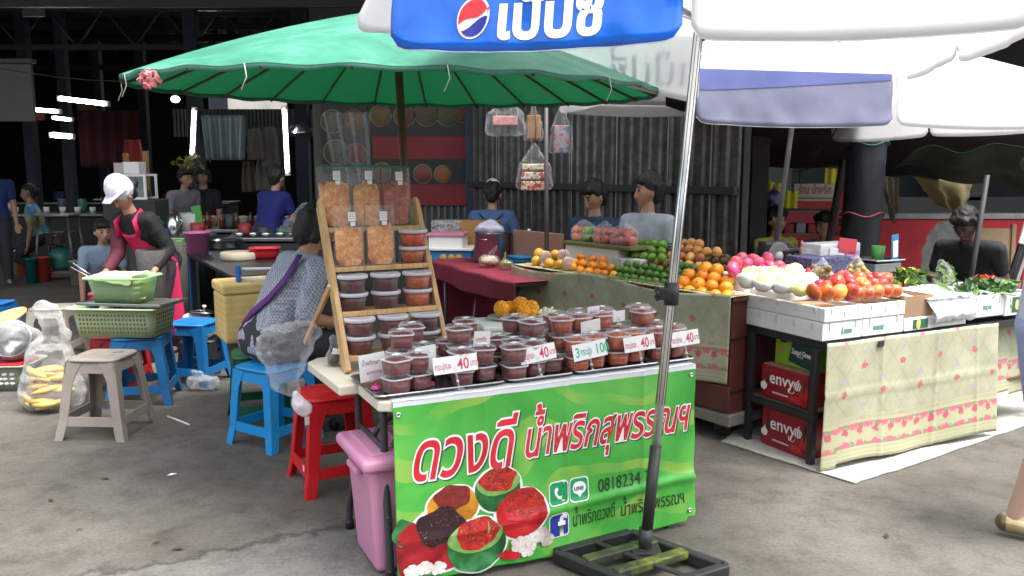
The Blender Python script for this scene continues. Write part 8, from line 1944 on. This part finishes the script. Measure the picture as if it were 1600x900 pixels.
hallman('person in a pale shirt half hidden by the wrapped pillar', 1302, 352, 8.9, R(-60), M('pale_shirt', (.4, .42, .48), .85), lean=.25)
pt3 = thing('thin_post', 'dark slanting post left of the wrapped pillar', 'post', (D(1292, 400, 8.0).x, 8.0, 0), 0); b = MB(); b.tube([(-.1, 0, 0), (D(1318, 250, 8.0).x - D(1292, 400, 8.0).x, 0, D(1318, 250, 8.0).z)], .035, 10); b.done('shaft', M('dark_timber', (.03, .028, .027), .8), pt3)
b = MB(); b.box((-.1, 0, .03), (.2, .2, .06), .01); b.done('foot_block', M('stained_cement', (.3, .29, .27), .85), pt3)
q0, q1 = D(1518, 430, 6.3), D(1542, 278, 6.3); dd = (q1 - q0) / (q1.z - q0.z)
pt4 = thing('thin_pole', 'slanting grey pole under the dark green awning at the right', 'pole', q0 - dd * q0.z, 0); b = MB(); b.tube([(0, 0, 0), dd * 1.56], .02, 10); b.done('tube', m_dsteel, pt4)
b = MB(); b.lathe([(0, 0), (.14, 0), (.14, .06), (.03, .09)], 20); b.done('foot', M('stained_cement', (.3, .29, .27), .85), pt4)
ch_ = thing('wooden_chair', 'tilted brown wooden chair behind the bending man', 'chair', (D(1562, 420, 7.5).x, 7.5, 0), R(-8))
m_ch = M('worn_chair_wood', (.26, .17, .09), .7, .2, 8)
for x in (-.19, .19): b = MB(); b.box((x, .2, .55), (.04, .04, 1.1), .006, rot=rot(-.08)); b.done('leg', m_ch, ch_)
for x in (-.19, .19): b = MB(); b.box((x, -.2, .22), (.04, .04, .44), .006); b.done('leg', m_ch, ch_)
b = MB(); b.box((0, 0, .45), (.44, .44, .03), .01); b.done('seat', m_ch, ch_)
b = MB(); b.box((0, .23, .84), (.36, .02, .44), .006, rot=rot(-.08)); b.done('backrest', M('pale_chair_panel', (.38, .28, .16), .7, .15), ch_)
t = thing('plank', 'black and grey plank leaning on the brown chair', 'plank', (D(1552, 420, 7.2).x, 7.2, 0), (0, R(14), 0)); b = MB(); b.box((0, 0, .56), (.07, .03, 1.12), .004); b.done('board', m_black, t); b = MB(); b.box((.05, 0, .56), (.03, .032, 1.12), .004); b.done('edge_strip', M('grey_strip', (.35, .34, .32), .7), t)
t = thing('small_sign', 'small white and blue sign cut by the right edge of the photo', 'sign', D(1602, 378, 6.4), (0, R(12), 0)); b = MB(); b.box((0, 0, .09), (.10, .02, .22), .004); b.done('panel', m_white, t); b = MB(); b.box((.012, -.011, .03), (.06, .003, .07)); b.done('blue_print', M('print_navy', (.012, .02, .25), .35), t); b = MB(); b.tube([(0, .02, 0), (0, .02, -.5)], .006, 6); b.done('stick', m_dsteel, t)
# shelf with goods before the short red wall
t = thing('goods_shelf', 'steel shelf with red goods before the short red wall behind the fan', 'shelf', (D(1262, 380, 9.9).x, 9.9, 0), 0)
for z in (.55, .85, 1.12): b = MB(); b.box((0, 0, z), (1.0, .35, .025), .003); b.done('shelf_board', M('grey_tube', (.16, .16, .16), .4), t)
for x in (-.48, .48): b = MB(); b.box((x, 0, .6), (.035, .035, 1.2)); b.done('upright', m_dsteel, t)
for i in range(7):
    simple_box('goods_pack', ['red pack, first from the left', 'red pack, second from the left', 'grey pack, third from the left', 'red pack in the middle', 'green pack right of the middle', 'red pack, second from the right', 'pale pack, last on the right'][i] + ' on the shelf behind the fan', 'pack', Vector((D(1262, 380, 9.9).x - .42 + i * .14, 9.75, .863)), 0, .11, .2, random.uniform(.08, .17), [M('pack_red', (.40, .03, .03), .5), M('pack_red', (.40, .03, .03), .5), M('pack_grey', (.3, .3, .33), .5), M('pack_red', (.40, .03, .03), .5), M('pack_green', (.12, .3, .14), .5), M('pack_red', (.40, .03, .03), .5), M('pack_pale', (.55, .53, .5), .5)][i], 'pack_body', None, 'packs on the shelf')
# litter on the ground
for i, (u, v) in enumerate([(1385, 838), (165, 748), (80, 782), (278, 858), (268, 742)]):
    p = P(u, v, .004); t = thing('leaf_litter', ['dark dry leaf on the ground right of the parasol foot', 'dark scrap on the ground before the grey stool', 'small dark scrap at the lower left of the ground', 'tiny scrap on the pale screed at the bottom', 'small pale speck on the ground before the white straw'][i], 'litter', p, random.uniform(0, 6)); b = MB(); b.verts([(-.025, 0, 0), (0, .012, .006), (.03, .002, .001), (.0, -.012, .003)], [(0, 1, 2, 3)]); b.done('scrap', M('dry_scrap', (.05, .035, .022), .9) if i != 4 else m_white, t)
# wires overhead
def wire(label, pts, r=.006):
    t = thing('overhead_wire', label, 'wire', pts[0], 0); b = MB(); L = []
    for k in range(13): f_ = k / 12; p = Vector(pts[0]).lerp(Vector(pts[1]), f_) - Vector(pts[0]); p.z -= .12 * math.sin(f_ * PI); L.append(p)
    b.tube(L, r, 5); b.done('cable', m_black, t)
wire('thin cable sloping down to the white shop sign', [D(1310, 195, 7.5), D(1245, 268, 9.0)])
wire('cable strung across the hall in front of the trusses', [D(-60, 95, 9.0), D(330, 120, 10.0)])
